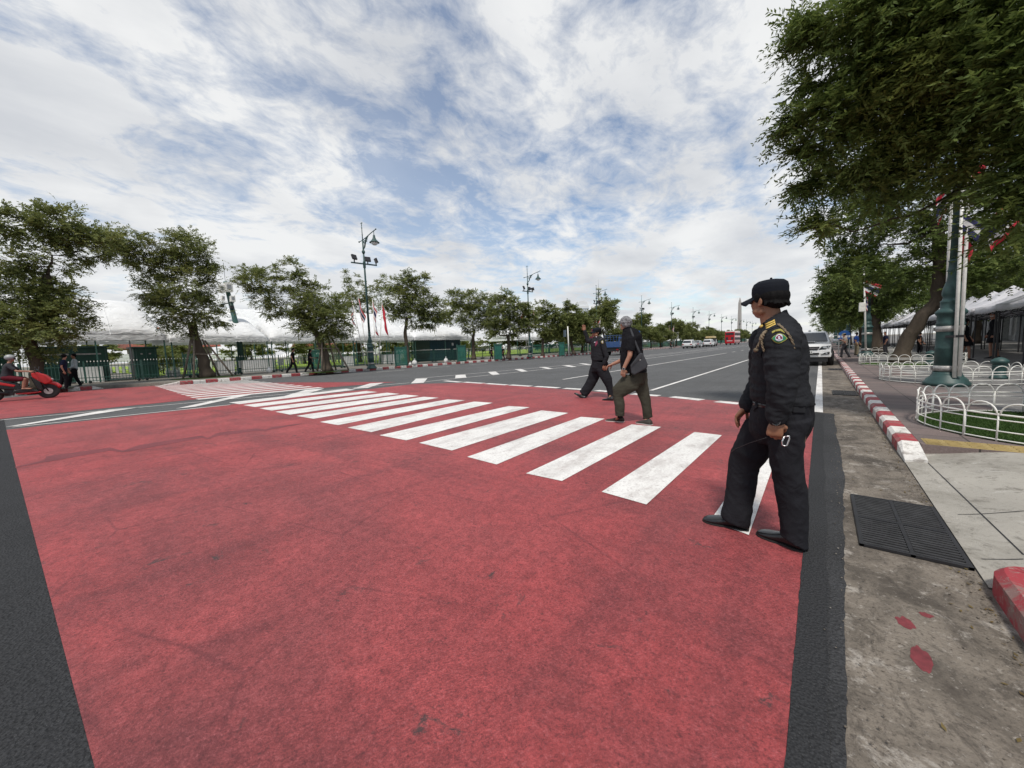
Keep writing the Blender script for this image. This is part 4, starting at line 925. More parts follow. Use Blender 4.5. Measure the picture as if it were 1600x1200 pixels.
for k, (x, y, a) in enumerate(ys):
    lab = f'green barred barrier panel on small wheels, {ORD[k]} from the left edge'
    if k == 0: bp.location = (x, y, .167); bp.rotation_euler = (0, 0, -a); tag(bp, lab, 'barrier', GB)
    else: dup(bp, (x, y, .167), -a, lab, GB)
# far green slatted fence sections
def slat_fence():
    t = empty('slatted_fence', (0, 0, 0)); m = MB(); L = 7.6
    for i in range(34): m.box(-.012, .012, -L/2+i*L/34+.02, -L/2+i*L/34+.15, .12, 1.5)
    m.build('slats', M['green_panel2'], t); MB().box(.014, .05, -L/2, L/2, .3, .36).box(.014, .05, -L/2, L/2, 1.25, 1.31).build('rails', M['green_metal'], t)
    for y in (-L/2, L/2-.14): MB().box(-.09, .09, y, y+.14, 0, 1.7).box(-.11, .11, y-.02, y+.16, 1.7, 1.76).build('post', M['green_metal'], t)
    return t
M['green_panel2'] = plain('teal_green_paint', (.03, .16, .12), .55, 0, .3, 3)
sf = slat_fence()
for k in range(24):
    lab = f'teal slatted fence section behind the left row of trees, {ORD[k]} past the wheeled barriers'
    loc = (-31.0, 46+8*k, .165)
    if k == 0: sf.location = loc; tag(sf, lab, 'fence', 'teal slatted fence sections')
    else: dup(sf, loc, None, lab, 'teal slatted fence sections')
# big white tents
def tent(x0, x1, y0, y1, eave, ridge, label, seed, scallop=True):
    t = empty('marquee', ((x0+x1)/2, (y0+y1)/2, .165), label=label, cat='tent', group='white marquees on the left'); hx, hy = (x1-x0)/2, (y1-y0)/2; nx, ny = 28, 34; m = MB()
    for j in range(ny+1):
        s = -1+2*j/ny; e = max(0, 1-abs(s)**9)**.55
        for i in range(nx+1):
            u = -1+2*i/nx; pr = (1-abs(u)**1.45)**.80*(1.0)+.03*math.sin(u*9); sag = .09*math.cos(s*math.pi*3)*(1-abs(u))*abs(u)*2
            z = eave+(ridge-eave)*pr*e+sag+.05*noise.noise(V3((u*3, s*6, seed))); m.v.append((u*hx*(1-.0*e), s*hy, z))
    for j in range(ny):
        for i in range(nx): a = j*(nx+1)+i; m.f.append([a, a+1, a+nx+2, a+nx+1]); m.m.append(0); m.sm.append(True)
    r = m.build('roof', M['canvas'], t); so_ = r.modifiers.new('t', 'SOLIDIFY'); so_.thickness = .02
    for q in range(1, int(2*hy/2.6)+1):
        j = int(ny*q/(int(2*hy/2.6)+1)); sm_ = MB(); sm_.tube([V3(m.v[j*(nx+1)+i])+V3((0, 0, .012)) for i in range(nx+1)], .022, 5); sm_.build('seam', M['canvas'], r)
    v = MB(); per = []
    k = 60
    for i in range(k): per.append((hx+.01, -hy+2*hy*i/k, i))
    for i in range(k//2): per.append((hx-2*hx*i/(k//2), hy+.01, i))
    for i in range(k): per.append((-hx-.01, hy-2*hy*i/k, i))
    for i in range(k//2): per.append((-hx+2*hx*i/(k//2), -hy-.01, i))
    n = len(per)
    for i, (x, y, q) in enumerate(per): w_ = .02*math.sin(i*1.7); v.v += [(x, y, eave+.02), (x*(1+w_/hx), y, eave-.30+(.05 if i % 2 else 0)*scallop)]
    for i in range(n): a, b = 2*i, 2*((i+1) % n); v.f.append([a, a+1, b+1, b]); v.m.append(0); v.sm.append(True)
    v.build('valance', M['canvas'], r)
    for sx in (-1, 1):
        for q in range(int(2*hy/3)+1):
            y = -hy+.1+(2*hy-.2)*q/int(2*hy/3); MB().bar((sx*(hx-.08), y, 0), (sx*(hx-.08), y, eave), .07).build('post', M['green_metal'], t)
    return t
TX = -33.3
tent(TX-7.5, TX, -4.3, 5.05, 2.80, 5.3, 'tall white marquee on the left, over the green booths', 1, False)
tent(TX-6.5, TX, 5.2, 11.0, 2.62, 4.35, 'white marquee roof right behind the big propped tree', 2)
tent(TX-6.5, TX, 11.1, 18.0, 2.62, 4.45, 'white marquee behind the two walking people in black', 3)
tent(TX-6.5, TX, 18.1, 24.6, 2.62, 4.5, 'white marquee behind the first lamp and flags', 4)
tent(TX-6.5, TX, 24.7, 33.2, 2.62, 4.35, 'white marquee with a rounded end over the dark container', 5)
tent(TX-15.5, TX-8.2, 9.5, 15.5, 3.0, 6.0, 'rear white marquee whose top shows beside the monitor pole', 6)
tent(TX-15.5, TX-8.2, 21, 30, 3.0, 6.2, 'rear white marquee whose top shows above the slim pale tree', 7)
tent(TX-15.5, TX-8.2, 33, 42, 2.8, 4.8, 'rear white marquee seen through the trees near the second lamp', 8)
tent(TX-9, TX-3, 46, 54, 2.6, 4.4, 'far white marquee seen through the leaves behind the signpost', 9)
tent(-41, -35, 92, 100, 2.6, 5.0, 'small distant white marquee behind the teal fence', 10)
# green booths under the first tent
def booth(p, w_, d_, h, rz, label, group='dark green booths'):
    t = empty('booth', p, rz, label, 'booth', group)
    MB().box(-d_/2, d_/2, -w_/2, w_/2, .12, h).build('body', M['green_panel'], t, bevel=.03)
    MB().box(-d_/2-.08, d_/2+.08, -w_/2-.08, w_/2+.08, h+.002, h+.10).build('roof', M['green_metal'], t)
    m = MB()
    for y in (-w_/2+.08, 0, w_/2-.12): m.box(d_/2+.002, d_/2+.03, y, y+.05, .14, h-.02)
    m.box(d_/2+.002, d_/2+.026, -w_/2, w_/2, h*.52, h*.52+.05).build('trim', M['green_metal'], t)
    MB().box(d_/2+.002, d_/2+.012, -w_/2+.3, -.15, h*.80, h*.84).box(d_/2+.002, d_/2+.012, .15, w_/2-.3, h*.80, h*.84).build('vent', M['tin'], t)
    for sx in (-1, 1):
        for sy in (-1, 1): MB().box(sx*(d_/2-.12)-.05, sx*(d_/2-.12)+.05, sy*(w_/2-.12)-.05, sy*(w_/2-.12)+.05, 0, .12).build('foot', M['dark_metal'], t)
    return t
bq = lambda u, v: G(u, v, .165)
booth(V3((-35.0, .9, .165)), 2.9, 1.6, 2.1, .1, 'wide dark green booth behind the two standing men')
booth(V3((-34.4, 4.0, .165)), 1.1, 1.2, 2.0, .1, 'narrow dark green booth right of the wide one')
booth(V3((-36.5, -1.9, .165)), 1.2, 1.2, 2.2, .1, 'dark green booth with lattice at the far left, behind the scooter')
M['teal_box'] = plain('dark_teal_steel', (.008, .04, .05), .4, 0, .15)
cx_ = empty('container_cabin', (-35.2, 29.3, .165), 0, 'dark teal cabin under the rounded end of the long marquee', 'cabin')
MB().box(-1.5, 1.5, -2.3, 2.3, 0, 2.45).build('body', M['teal_box'], cx_, bevel=.04); mm = MB()
for k in range(15): mm.box(1.502, 1.53, -2.2+k*.3, -2.08+k*.3, .1, 2.35)
mm.build('ribs', M['teal_box'], cx_)
MB().box(1.532, 1.545, .9, 1.15, 1.7, 2.0).build('notice', M['flag_white'], cx_)
# green gate leaves (dense vertical bars)
def gateleaf(p, label, w_=1.0, h=1.55):
    t = empty('gate_leaf', p, 0, label, 'gate', 'green gate leaves between the barriers')
    m = MB(); n = 11
    for i in range(n): m.box(-.02, .02, -w_/2+w_*i/n+.005, -w_/2+w_*i/n+.055, .08, h)
    m.build('bars', M['green_panel2'], t); MB().box(-.03, .03, -w_/2-.04, w_/2+.02, .1, .16).box(-.03, .03, -w_/2-.04, w_/2+.02, h-.1, h-.04).build('rails', M['green_metal'], t)
    for y in (-w_/2-.04, w_/2): MB().box(-.05, .05, y-.03, y+.03, 0, h+.1).build('post', M['green_metal'], t)
for (u, v, lab) in [(305, 588, 'green gate leaf just left of the big propped tree trunk'), (500, 578, 'green gate leaf beside the low broad tree trunk'), (628, 573, 'green gate leaf left of the slim pale trunk'), (722, 566, 'green gate leaf left of the tree at the tents end'), (779, 563, 'green gate leaf behind the pair dressed in black'), (878, 557, 'green gate leaf left of the slim signpost')]: gateleaf(bq(u, v), lab)
# draped tables, chairs, bins, sacks, bottles
M['cloth'] = plain('white_table_cloth', (.66, .66, .64), .8, 0, .08, 3)
def draped(p, L, label, h=.95, d_=.7):
    t = empty('draped_table', p, 0, label, 'table', 'white draped tables'); m = MB(); n = 48; b = 0
    per = [(d_/2, -L/2+L*i/16) for i in range(16)]+[(d_/2-d_*i/8, L/2) for i in range(8)]+[(-d_/2, L/2-L*i/16) for i in range(16)]+[(-d_/2+d_*i/8, -L/2) for i in range(8)]
    for i, (x, y) in enumerate(per): k = 1+.05*(i % 2); m.v += [(x, y, h), (x*(k+.02), y*(1+.02*(i % 2)), .02)]
    for i in range(n): a, c = 2*i, 2*((i+1) % n); m.f.append([a, a+1, c+1, c]); m.m.append(0); m.sm.append(False)
    m.f.append([2*i for i in range(n)]); m.m.append(0); m.sm.append(False)
    m.build('cloth', M['cloth'], t); MB().box(-d_/2+.02, d_/2-.02, -L/2+.02, L/2-.02, h-.05, h-.012).build('top', M['grey_metal'], t)
for (u, v, L, lab) in [(404, 580, 2.1, 'long white draped table behind the wheeled barriers, left of the walking pair'), (352, 579, 1.0, 'small white draped table beside the monitor pole'), (612, 573, 1.9, 'white draped table between the lamp and the slim pale tree'), (141, 592, 1.1, 'grey covered stand between the two green booths'), (545, 575, 1.0, 'small white draped table behind the low broad tree')]:
    g = bq(u, v); draped(V3((-34.0, g.y*34.0/abs(g.x), .165)), L, lab)
def chair(p, rz, label):
    t = empty('plastic_chair', p, rz, label, 'chair', 'white plastic chairs under the marquee')
    MB().box(-.22, .22, -.22, .22, .42, .46).build('seat', M['white_plastic'], t, bevel=.01)
    m = MB(); [m.obox((-.24, y, .68), .012, .035, .22, Matrix.Rotation(-.15, 3, 'Y')) for y in (-.16, -.08, 0, .08, .16)]; m.obox((-.27, 0, .90), .015, .22, .035, Matrix.Rotation(-.15, 3, 'Y')); m.build('backrest', M['white_plastic'], t)
    for sx in (-1, 1):
        for sy in (-1, 1): MB().bar((sx*.24, sy*.23, 0), (sx*.19, sy*.19, .42), .035).build('leg', M['white_plastic'], t)
    for sy in (-1, 1): MB().bar((-.22, sy*.22, .66), (.18, sy*.22, .64), .03, .05).bar((.18, sy*.22, .46), (.18, sy*.22, .64), .03).build('armrest', M['white_plastic'], t)
    return t
ch = chair(V3((-34.0, 6.4, .165)), .4, 'white plastic chair right of the propped tree trunk, nearest the trunk')
dup(ch, V3((-34.3, 7.1, .165)), 2.2, 'white plastic chair right of the propped tree trunk, farther from the trunk')
dup(ch, V3((-34.2, 9.2, .165)), -.3, 'white plastic chair left of the long draped table')
dup(ch, V3((-34.9, 12.2, .165)), -.9, 'white plastic chair right of the long draped table, in deep shade')
def sack(p, s, label, mat='white_plastic'):
    t = empty('rubbish_sack', p, R_.uniform(0, 3), label, 'sack', 'white sacks on the left pavement'); m = MB().ell((0, 0, s*.42), (s*.42, s*.38, s*.46), nu=12, nv=8).tube([(0, 0, s*.82), (s*.03, 0, s*.95), (s*.1, .02, s*1.08)], [s*.12, s*.05, s*.12], 7)
    o = m.build('bag', M['cloth'], t); MB().lathe([(s*.07, s*.9), (s*.085, s*.93), (s*.07, s*.96)], n=8).build('tie', M['sign_blue'], t)
sack(bq(421, 583), .42, 'white knotted sack on the pavement left of the walking pair'); sack(bq(648, 571), .5, 'large pale sack behind the slim pale tree'); sack(bq(697, 567), .5, 'white sack by the post of the rounded marquee'); sack(bq(641, 571.5), .3, 'small white sack beside the large one at the slim tree')
def jug(p, label):
    t = empty('water_jug', p, 0, label, 'jug', 'white jugs by the barrier'); MB().box(-.2, .2, -.22, .22, 0, .44).build('body', M['white_plastic'], t, bevel=.05); MB().lathe([(.06, .44), (.06, .52), (.02, .53)], n=10).build('cap', M['white_plastic'], t); MB().tube([(0, -.14, .44), (0, -.12, .56), (0, .12, .56), (0, .14, .44)], .018, 6).build('handle', M['white_plastic'], t)
jug(bq(266, 588), 'white plastic jug left of the propped tree, left one of two'); jug(bq(276, 588), 'white plastic jug left of the propped tree, right one of two')
# tree props
M['wood'] = plain('weathered_pole_wood', (.17, .14, .11), .9, 0, .25, 8, .4, 30)
def props(b, pts, label):
    base = G(b[0], b[1], .165); p = Plane(base); t = empty('tree_props', base, 0, label, 'tree support', 'wooden props round the left trees')
    for (u0, v0, u1, v1, d0) in pts: MB().tube([p.at(u0, v0, d0)-base, p.at(u1, v1, d0*.3)-base], [.055, .05], 7).build('pole', M['wood'], t)
    (u0, v0, u1, v1) = (b[0]-20, b[1]-37, b[0]+18, b[1]-36); MB().bar(p.at(u0, v0, -.35)-base, p.at(u1, v1, -.35)-base, .05).build('crossbar', M['wood'], t)
props((325, 590), [(286, 592, 300, 528, 0), (303, 595, 303, 525, -.8), (345, 592, 316, 530, .4), (367, 591, 320, 532, -.5), (289, 584, 298, 530, .9)], 'five slanting wooden poles propping the big tree by the far crossing')
props((512, 581), [(436+60, 580, 504, 530, .5), (545, 578, 518, 528, -.4), (525, 578, 513, 528, .6), (503, 582, 503, 528, -.7)], 'slanting wooden poles propping the low broad tree near the first lamp')
props((562, 567), [(548, 568, 558, 530, 0), (577, 567, 564, 530, .3)], 'two wooden poles propping the thin tree behind the first lamp')
# monitor pole
mp_ = Plane(V3((-35.2, 9.6, .165))); mb_ = mp_.o; t = empty('equipment_mast', mb_, 0, 'green mast with white cabinets rising between two marquee roofs', 'mast')
tp = mp_.at(352, 440)-mb_
MB().tube([(0, 0, 0), (0, 0, 3), (tp.x, tp.y, tp.z)], [.22, .20, .14], 12).lathe([(.4, 0), (.4, .15), (.28, .2)]).build('pole', M['green_metal'], t)
MB().bar(tp, tp+V3((0, 0, 1.4)), .03).build('antenna', M['grey_metal'], t)
for (u, v, w_, h) in [(346, 451, .16, .30), (357, 449, .24, .34), (363, 467, .15, .22), (348, 466, .10, .18)]:
    c = mp_.at(u, v, -.3)-mb_; k = MB().obox(c, .2, w_, h).build('cabinet', M['white_metal'], t, bevel=.02); MB().obox(c+V3((.206, 0, .02)), .004, w_*.55, h*.5).build('cover', M['grey_metal'], k)
for (u, v) in [(347, 478), (362, 480)]: c = mp_.at(u, v, -.2)-mb_; MB().obox(c, .1, .12, .12).build('speaker', M['dark_metal'], t)
MB().bar(mp_.at(345, 475)-mb_, mp_.at(366, 473)-mb_, .07).build('cross_arm', M['green_metal'], t)
# camera pole over the booths
cp = Plane(V3((-33.9, 3.4, .165))); t = empty('camera_pole', cp.o, 0, 'thin pole with two white cameras beside the narrow green booth', 'camera pole')
MB().tube([(0, 0, 0), (0, 0, 3.1)], .035, 8).bar((0, -.35, 2.85), (0, .3, 2.85), .04).build('pole', M['grey_metal'], t)
for y in (-.35, .28): MB().obox((.1, y, 2.95), .18, .06, .07).tube([(.27, y, 2.95), (.3, y, 2.95)], .045, 8).build('camera', M['white_plastic'], t)
# tent bulbs
for k, (u, v) in enumerate([(394, 533), (559, 534), (693, 533)]):
    pp = Plane(V3((-34.5, (8.7, 17.8, 30)[k], 0))); o = MB().ell(pp.at(u, v), .13, nu=10, nv=8).bar(pp.at(u, v)+V3((0, 0, .1)), pp.at(u, v)+V3((0, 0, .3)), .02).build('lantern', M['white_plastic']); tag(o, ['round white lantern under the marquee left of the walking pair', 'round white lantern under the marquee beside the first lamp', 'round white lantern under the rounded marquee end'][k], 'lantern', 'round lanterns under the marquees')
# small shrub left of the props
sh = V3(bq(256, 585)); build_tree('shrub', sh, [(0, 0, 0), (0, 0, .4), (.1, 0, .8)], [(V3((0, -.5, 1.0)), .5), (V3((.1, .4, 1.2)), .55), (V3((-.2, 0, 1.6)), .5), (V3((0, -1.0, .8)), .35), (V3((0, .9, .8)), .4)], np.random.RandomState(77), 'dark leafy shrub between the barriers and the jugs', cat='shrub', twigs=500, tl=.4, nl=6, ll=.16, lw=.035, r0=.06)
# slim signpost, mast, distant building, obelisk
sp0 = G(889, 555, .165); pp = Plane(sp0); t = empty('signpost', sp0, 0, 'slim white signpost with a blue-grey panel left of the saluting officer', 'signpost')
MB().tube([(0, 0, 0), pp.at(887, 510)-sp0], [.09, .07], 10).build('pole', M['white_metal'], t); c = pp.at(882.5, 521)-sp0; MB().obox(c, .28, .03, .42, Matrix.Rotation(-.5, 3, 'Z')).build('panel', M['sign_grey'] if 'sign_grey' in M else plain('panel_blue_grey', (.12, .16, .20), .5), t)
mq = Plane(V3((-56, 114, 0))); tq = empty('floodlight_mast', mq.o, 0, 'tall slim floodlight mast behind the trees left of the grey-haired man', 'mast')
top = mq.at(937, 452)-mq.o; MB().tube([(0, 0, 0), (0, 0, top.z)], [.35, .2], 10).tube([(0, 0, top.z), (0, 0, top.z+3.2)], [.06, .03], 6).build('pole', M['grey_metal'], tq)
for dz in (0, -1.6): k = MB().obox((0, 0, top.z+dz), .25, 1.4, .18).build('lamp_frame', M['grey_metal'], tq); [MB().obox((.3, y, top.z+dz+.2), .12, .28, .22, Matrix.Rotation(.5, 3, 'Y')).build('floodlight', M['white_metal'], k) for y in (-1.1, -.4, .4, 1.1)]
bp_ = Plane(V3((-176, 279, 0))); 
M['far_wall'] = plain('pale_tower_render', (.62, .64, .66), .8, 0, .04, .05); M['far_glass'] = plain('far_window_band', (.34, .38, .42), .3, 0, .05, .1)
def tower(u0, u1, vt, label, fl=14, cap=True):
    a, b = bp_.at(u0, vt), bp_.at(u1, vt); c = (a+b)/2; wd = (b-a).length; h = c.z; rz = math.atan2(b.y-a.y, b.x-a.x)
    t = empty('apartment_tower', (c.x, c.y, 0), rz, label, 'building', 'pale tower blocks on the skyline'); MB().box(-wd/2, wd/2, 0, 14, 0, h-2).build('wall', M['far_wall'], t)
    m = MB(); [m.box(-wd/2-.1, wd/2+.1, -.3, -.002, h*.2+k*(h*.72/fl), h*.2+k*(h*.72/fl)+h*.72/fl*.45) for k in range(fl)]; m.build('window_bands', M['far_glass'], t)
    if cap: MB().prism([(-wd*.46, 0), (wd*.46, 0), (wd*.4, 2.4), (wd*.2, 4.2), (-wd*.2, 4.2), (-wd*.4, 2.4)], lambda p, k: (p[0], 1+11*k, h-2+p[1])).build('roof', M['far_wall'], t)
    else: MB().box(-wd*.3, wd*.3, 2, 10, h-1.998, h).build('roof', M['far_wall'], t)
tower(900, 920, 474, 'pale tower block with a curved top above the trees, right one'); tower(872, 888, 484, 'lower pale tower block above the trees, left one', 10, False)
ob = V3(bpy.context.scene.camera.location)*0; oq = Plane(V3((-82, 560, 0))); a, b = oq.at(1151.4, 530), oq.at(1158.6, 530); wd = (b-a).length; top = oq.at(1155, 473).z; tip = oq.at(1155, 465).z
t = empty('obelisk_monument', (oq.at(1155, 530).x, oq.at(1155, 530).y, 0), .35, 'pale slender obelisk monument rising far down the road', 'monument')
M['obelisk'] = concrete('obelisk_stone', (.42, .40, .38), .2)
MB().lathe([(wd*.62, 0), (wd*.62, 6), (wd*.5, 8)], n=4).build('plinth', M['obelisk'], t); MB().lathe([(wd*.52, 6), (wd*.36, top)], n=4).build('shaft', M['obelisk'], t); MB().lathe([(wd*.36, top+.01), (wd*.30, top+1.2), (wd*.05, tip)], n=4).build('pyramid_tip', M['obelisk'], t)
# picket / low white wall on the lawn and red-roofed hall far behind
m = MB(); [m.box(-58.06, -58, 4+k*.5, 4.22+k*.5, .19, 1.1) for k in range(110)]; m.box(-58.1, -58.07, 4, 59, .5, .56); tag(m.build('picket_fence', M['white_plastic']), 'white picket fence across the yellow-green lawn', 'fence')
t = empty('red_roofed_hall', (-78, 12, 0), 0, 'low hall with steep orange-red roof seen under the marquees', 'building'); M['red_tile'] = plain('orange_red_tiles', (.22, .055, .03), .7, 0, .25, 1.5)
MB().box(-6, 6, -4, 4, 0, 3.2).build('wall', M['pave_left'], t); MB().prism([(-7, 3.2), (7, 3.2), (0, 6.4)], lambda p, k: (p[0], -5+10*k, p[1])).build('roof', M['red_tile'], t)
for k, yy in enumerate([40]): dup(t, (-86-k, yy, 0), .3*k, f'distant low hall with orange-red roof under the marquee edge, {ORD[k+1]} from the left')
def low_tent(p, w_, h, label):
    t = empty('garden_tent', p, 0, label, 'tent', 'low white tents across the lawn'); MB().prism([(-w_/2, h*.55), (w_/2, h*.55), (w_*.25, h*.9), (0, h), (-w_*.25, h*.9)], lambda q, k: (-2+4*k, q[0], q[1])).build('roof', M['canvas'], t)
    for sx in (-1.9, 1.9):
        for sy in (-w_/2+.1, w_/2-.1): MB().bar((sx, sy, 0), (sx, sy, h*.55), .08).build('post', M['white_metal'], t)
for k in range(8): low_tent((-66, 6+k*10.5, .19), 7.0, 2.1, f'low white tent beyond the lawn, {ORD[k]} from the left')
# ================= people =================
def fuse(mb, name, mat, vox, smooth=4, parent=None, fold=None, loc=(0, 0, 0)):
    """one continuous surface out of overlapping closed shapes; fold = (amp, fx, fz, seed) adds cloth folds"""
    o = mb.build('tmp', mat); r = o.modifiers.new('r', 'REMESH'); r.mode = 'VOXEL'; r.voxel_size = vox; r.use_smooth_shade = True
    if smooth: s = o.modifiers.new('s', 'SMOOTH'); s.factor = .5; s.iterations = smooth
    dg = bpy.context.evaluated_depsgraph_get(); me = bpy.data.meshes.new_from_object(o.evaluated_get(dg)); bpy.data.objects.remove(o)
    if fold:
        amp, fx, fz, seed = fold; n = len(me.vertices); co = np.empty(n*3, np.float32); me.vertices.foreach_get('co', co); co = co.reshape(-1, 3)
        no = np.empty(n*3, np.float32); me.vertices.foreach_get('normal', no); no = no.reshape(-1, 3); d = np.empty(n, np.float32)
        for i in range(n):
            x, y, z = co[i]; p = V3((x*fx+z*fx*.35, y*fx-z*fx*.25, z*fz+seed)); q = noise.noise(p); q2 = noise.noise(p*2.3+V3((5, 1, seed)))
            d[i] = amp*((1-abs(q)*2.6)*.6+(1-abs(q2)*3)*.28)
        co = co+no*d[:, None]; me.vertices.foreach_set('co', co.ravel()); me.update()
    me.materials.clear(); me.materials.append(mat); me.polygons.foreach_set('use_smooth', [True]*len(me.polygons))
    x = bpy.data.objects.new(name, me); C.objects.link(x); x.location = loc
    if parent: x.parent = parent
    return x
def rings(mb, secs, n=20, pw=2.0):
    """secs: list of (centre, half-vector a, half-vector b): closed loft"""
    b = len(mb.v); m = len(secs)
    S = []
    for i in range(m-1):
        for k in range(3):
            t = k/3; t2 = t*t*(3-2*t)*.4+t*.6; S.append(tuple(V3(secs[i][q]).lerp(V3(secs[i+1][q]), t2) for q in range(3)))
    S.append(tuple(V3(x) for x in secs[-1]))
    for c, a, e in S:
        for j in range(n):
            q = 2*math.pi*j/n; ca, sa = math.cos(q), math.sin(q); f = (abs(ca)**pw+abs(sa)**pw)**(-1/pw) if pw != 2 else 1; mb.v.append(tuple(c+a*ca*f+e*sa*f))
    m = len(S)
    for i in range(m-1):
        for j in range(n): mb.f.append([b+i*n+j, b+i*n+(j+1) % n, b+(i+1)*n+(j+1) % n, b+(i+1)*n+j]); mb.m.append(mb.cur); mb.sm.append(True)
    mb.f.append([b+j for j in range(n)][::-1]); mb.f.append([b+(m-1)*n+j for j in range(n)]); mb.m += [mb.cur]*2; mb.sm += [False]*2
    return mb
def limb(mb, pts, r, n=14, ends=True):
    """rounded, tapering limb through joints with interpolated points"""
    P_, Rr = [], []
    for i in range(len(pts)-1):
        for k in range(4):
            t = k/4; P_.append(V3(pts[i]).lerp(V3(pts[i+1]), t)); Rr.append(r[i]*(1-t)+r[i+1]*t)
    P_.append(V3(pts[-1])); Rr.append(r[-1]); mb.tube(P_, Rr, n)
    if ends:
        for p, q in zip(pts, r): mb.ell(p, q*.985, nu=12, nv=8)
    return mb
def hand(mb, w, d, pn, left, s=1.0, curl=(.35, .5, .4), thumb=.5, spread=.06, fat=1.0):
    """w wrist, d direction wrist->knuckles, pn the way the palm faces"""
    w, d, pn = V3(w), V3(d).normalized(), V3(pn); pn = (pn-d*pn.dot(d)).normalized(); side = d.cross(pn)*(1 if left else -1)   # towards the thumb
    rings(mb, [(w-d*.02*s, side*.026*s, pn*.020*s), (w+d*.015*s, side*.029*s, pn*.018*s), (w+d*.05*s, side*.040*s, pn*.019*s), (w+d*.085*s, side*.043*s, pn*.015*s), (w+d*.098*s, side*.038*s, pn*.010*s)], 14, 2.6)
    for k, (off, L) in enumerate(((.031, .072), (.0105, .080), (-.010, .074), (-.030, .058))):
        p = w+d*(.085-.004*abs(k-1))*s+side*off*s; a = spread*(1.5-k); dd = (d+side*a).normalized(); rr_ = (.0092, .0095, .009, .008)[k]*s*fat; pts = [p-dd*.02*s, p]; an = 0; c = [x*(1+.12*(k-1.2)) for x in curl]
        for q, f in enumerate((.45, .30, .25)):
            an += c[q]; v = dd*math.cos(an)+pn*math.sin(an); p = p+v*L*f*s; pts.append(p)
        mb.tube(pts, [rr_*1.1, rr_*1.08, rr_, rr_*.92, rr_*.8], 9)
        for q, z in enumerate(pts[1:]): mb.ell(z, rr_*(1.06 if q < 3 else .8), nu=8, nv=6)
    b = w+d*.025*s+side*.026*s+pn*.006*s; t1 = (side*.75+d*.55+pn*.35).normalized(); t2 = (side*(.55-thumb)+d*.75+pn*(.3+thumb)).normalized(); t3 = (side*(.35-thumb*1.2)+d*.8+pn*(.35+thumb)).normalized()
    pts = [b-t1*.012*s, b+t1*.032*s, b+t1*.032*s+t2*.03*s, b+t1*.032*s+t2*.03*s+t3*.024*s]
    mb.tube(pts, [.015*s, .0115*s*fat, .0105*s*fat, .008*s*fat], 9)
    for q, z in enumerate(pts[1:]): mb.ell(z, (.012, .0108, .008)[q]*s*fat, nu=8, nv=6)
def hframe(c, fwd, tilt=0, roll=0):
    f = V3(fwd).normalized(); r = f.cross(V3((0, 0, 1))).normalized(); u = r.cross(f); Mx = Matrix((r, f, u)).transposed()
    return Mx @ Matrix.Rotation(tilt, 3, 'X') @ Matrix.Rotation(roll, 3, 'Y')
def head(mb, c, Mh, s=1.0, ears=True, jaw=1.0):
    """c = centre of the skull at ear height"""
    c = V3(c); e = lambda p, r, M_=None: mb.ell(c+Mh @ (V3(p)*s), tuple(x*s for x in r), Mh @ M_ if M_ else Mh, 16, 12)
    e((0, -.012, .028), (.076, .094, .088)); e((0, .028, -.02), (.066*jaw, .068, .085)); e((0, .052, -.072), (.036*jaw, .035, .034)); e((0, .062, .028), (.056, .028, .035))
    for x in (-1, 1): e((x*.036, .058, -.022), (.026, .026, .028)); e((x*.045*jaw, .02, -.066), (.026, .045, .026))
    e((0, .092, .0), (.011, .012, .026), Matrix.Rotation(-.3, 3, 'X')); e((0, .104, -.018), (.016, .014, .011)); e((0, .086, -.052), (.026, .014, .008)); e((0, .084, -.062), (.022, .014, .008))
    if ears:
        for x in (-1, 1): e((x*.078, -.008, -.005), (.007, .018, .031), Matrix.Rotation(x*.25, 3, 'Z') @ Matrix.Rotation(-.15, 3, 'X')); e((x*.080, -.004, -.028), (.006, .010, .010))
def face_bits(parent, c, Mh, s=1.0):
    c = V3(c); e = MB(); p = lambda x, y, z: c+Mh @ (V3((x, y, z))*s)
    for x in (-1, 1):
        ey = MB().ell(p(x*.030, .081, .010), (.013*s, .006*s, .007*s), Mh, 10, 8).build('eye', M['eye_white'], parent); MB().ell(p(x*.030, .0865, .010), (.0055*s, .003*s, .0055*s), Mh, 8, 6).build('iris', M['hair_black'], ey)
        e.tube([p(x*.014, .089, .024), p(x*.030, .088, .030), p(x*.048, .078, .026)], .0035*s, 6)
    e.build('eyebrows', M['hair_black'], parent); MB().tube([p(-.024, .094, -.056), p(0, .101, -.055), p(.024, .094, -.056)], [.002*s, .005*s, .002*s], 6).build('lips', M['lips'], parent)
def skin(name, col):
    m = Mt(name, col, .5, 0, .4); m.b.inputs['Subsurface Weight'].default_value = .12; m.b.inputs['Subsurface Radius'].default_value = (.02, .008, .004); m.b.inputs['Subsurface Scale'].default_value = .3
    m.mix(m.ramp(m.noise(18, 4), .4, .7, 0, .35), (col[0]*1.1, col[1]*.8, col[2]*.75)); m.bump(m.noise(220, 3), .15, .001); m.bump(m.noise(60, 4), .2, .002); return m.done()
M['skin_brown'] = skin('brown_skin', (.25, .122, .07)); M['skin_tan'] = skin('tan_skin', (.32, .165, .11)); M['skin_mid'] = skin('mid_skin', (.26, .13, .08))
M['eye_white'] = plain('eye_white', (.6, .58, .55), .3, 0, 0); M['lips'] = plain('lips', (.18, .06, .05), .5, 0, 0)
def hairm(name, a, b):
    m = Mt(name, a, .75, 0, .12); m.mix(m.ramp(m.noise(45, 5, .75, .5, st=(1, 1, .35)), .38, .62), b); m.bump(m.noise(90, 3, .6, .4, st=(1, 1, .25)), .8, .006); return m.done()
M['hair_black'] = hairm('black_hair', (.004, .004, .004), (.009, .008, .008)); M['hair_grey'] = hairm('grey_hair', (.085, .085, .09), (.30, .30, .31))
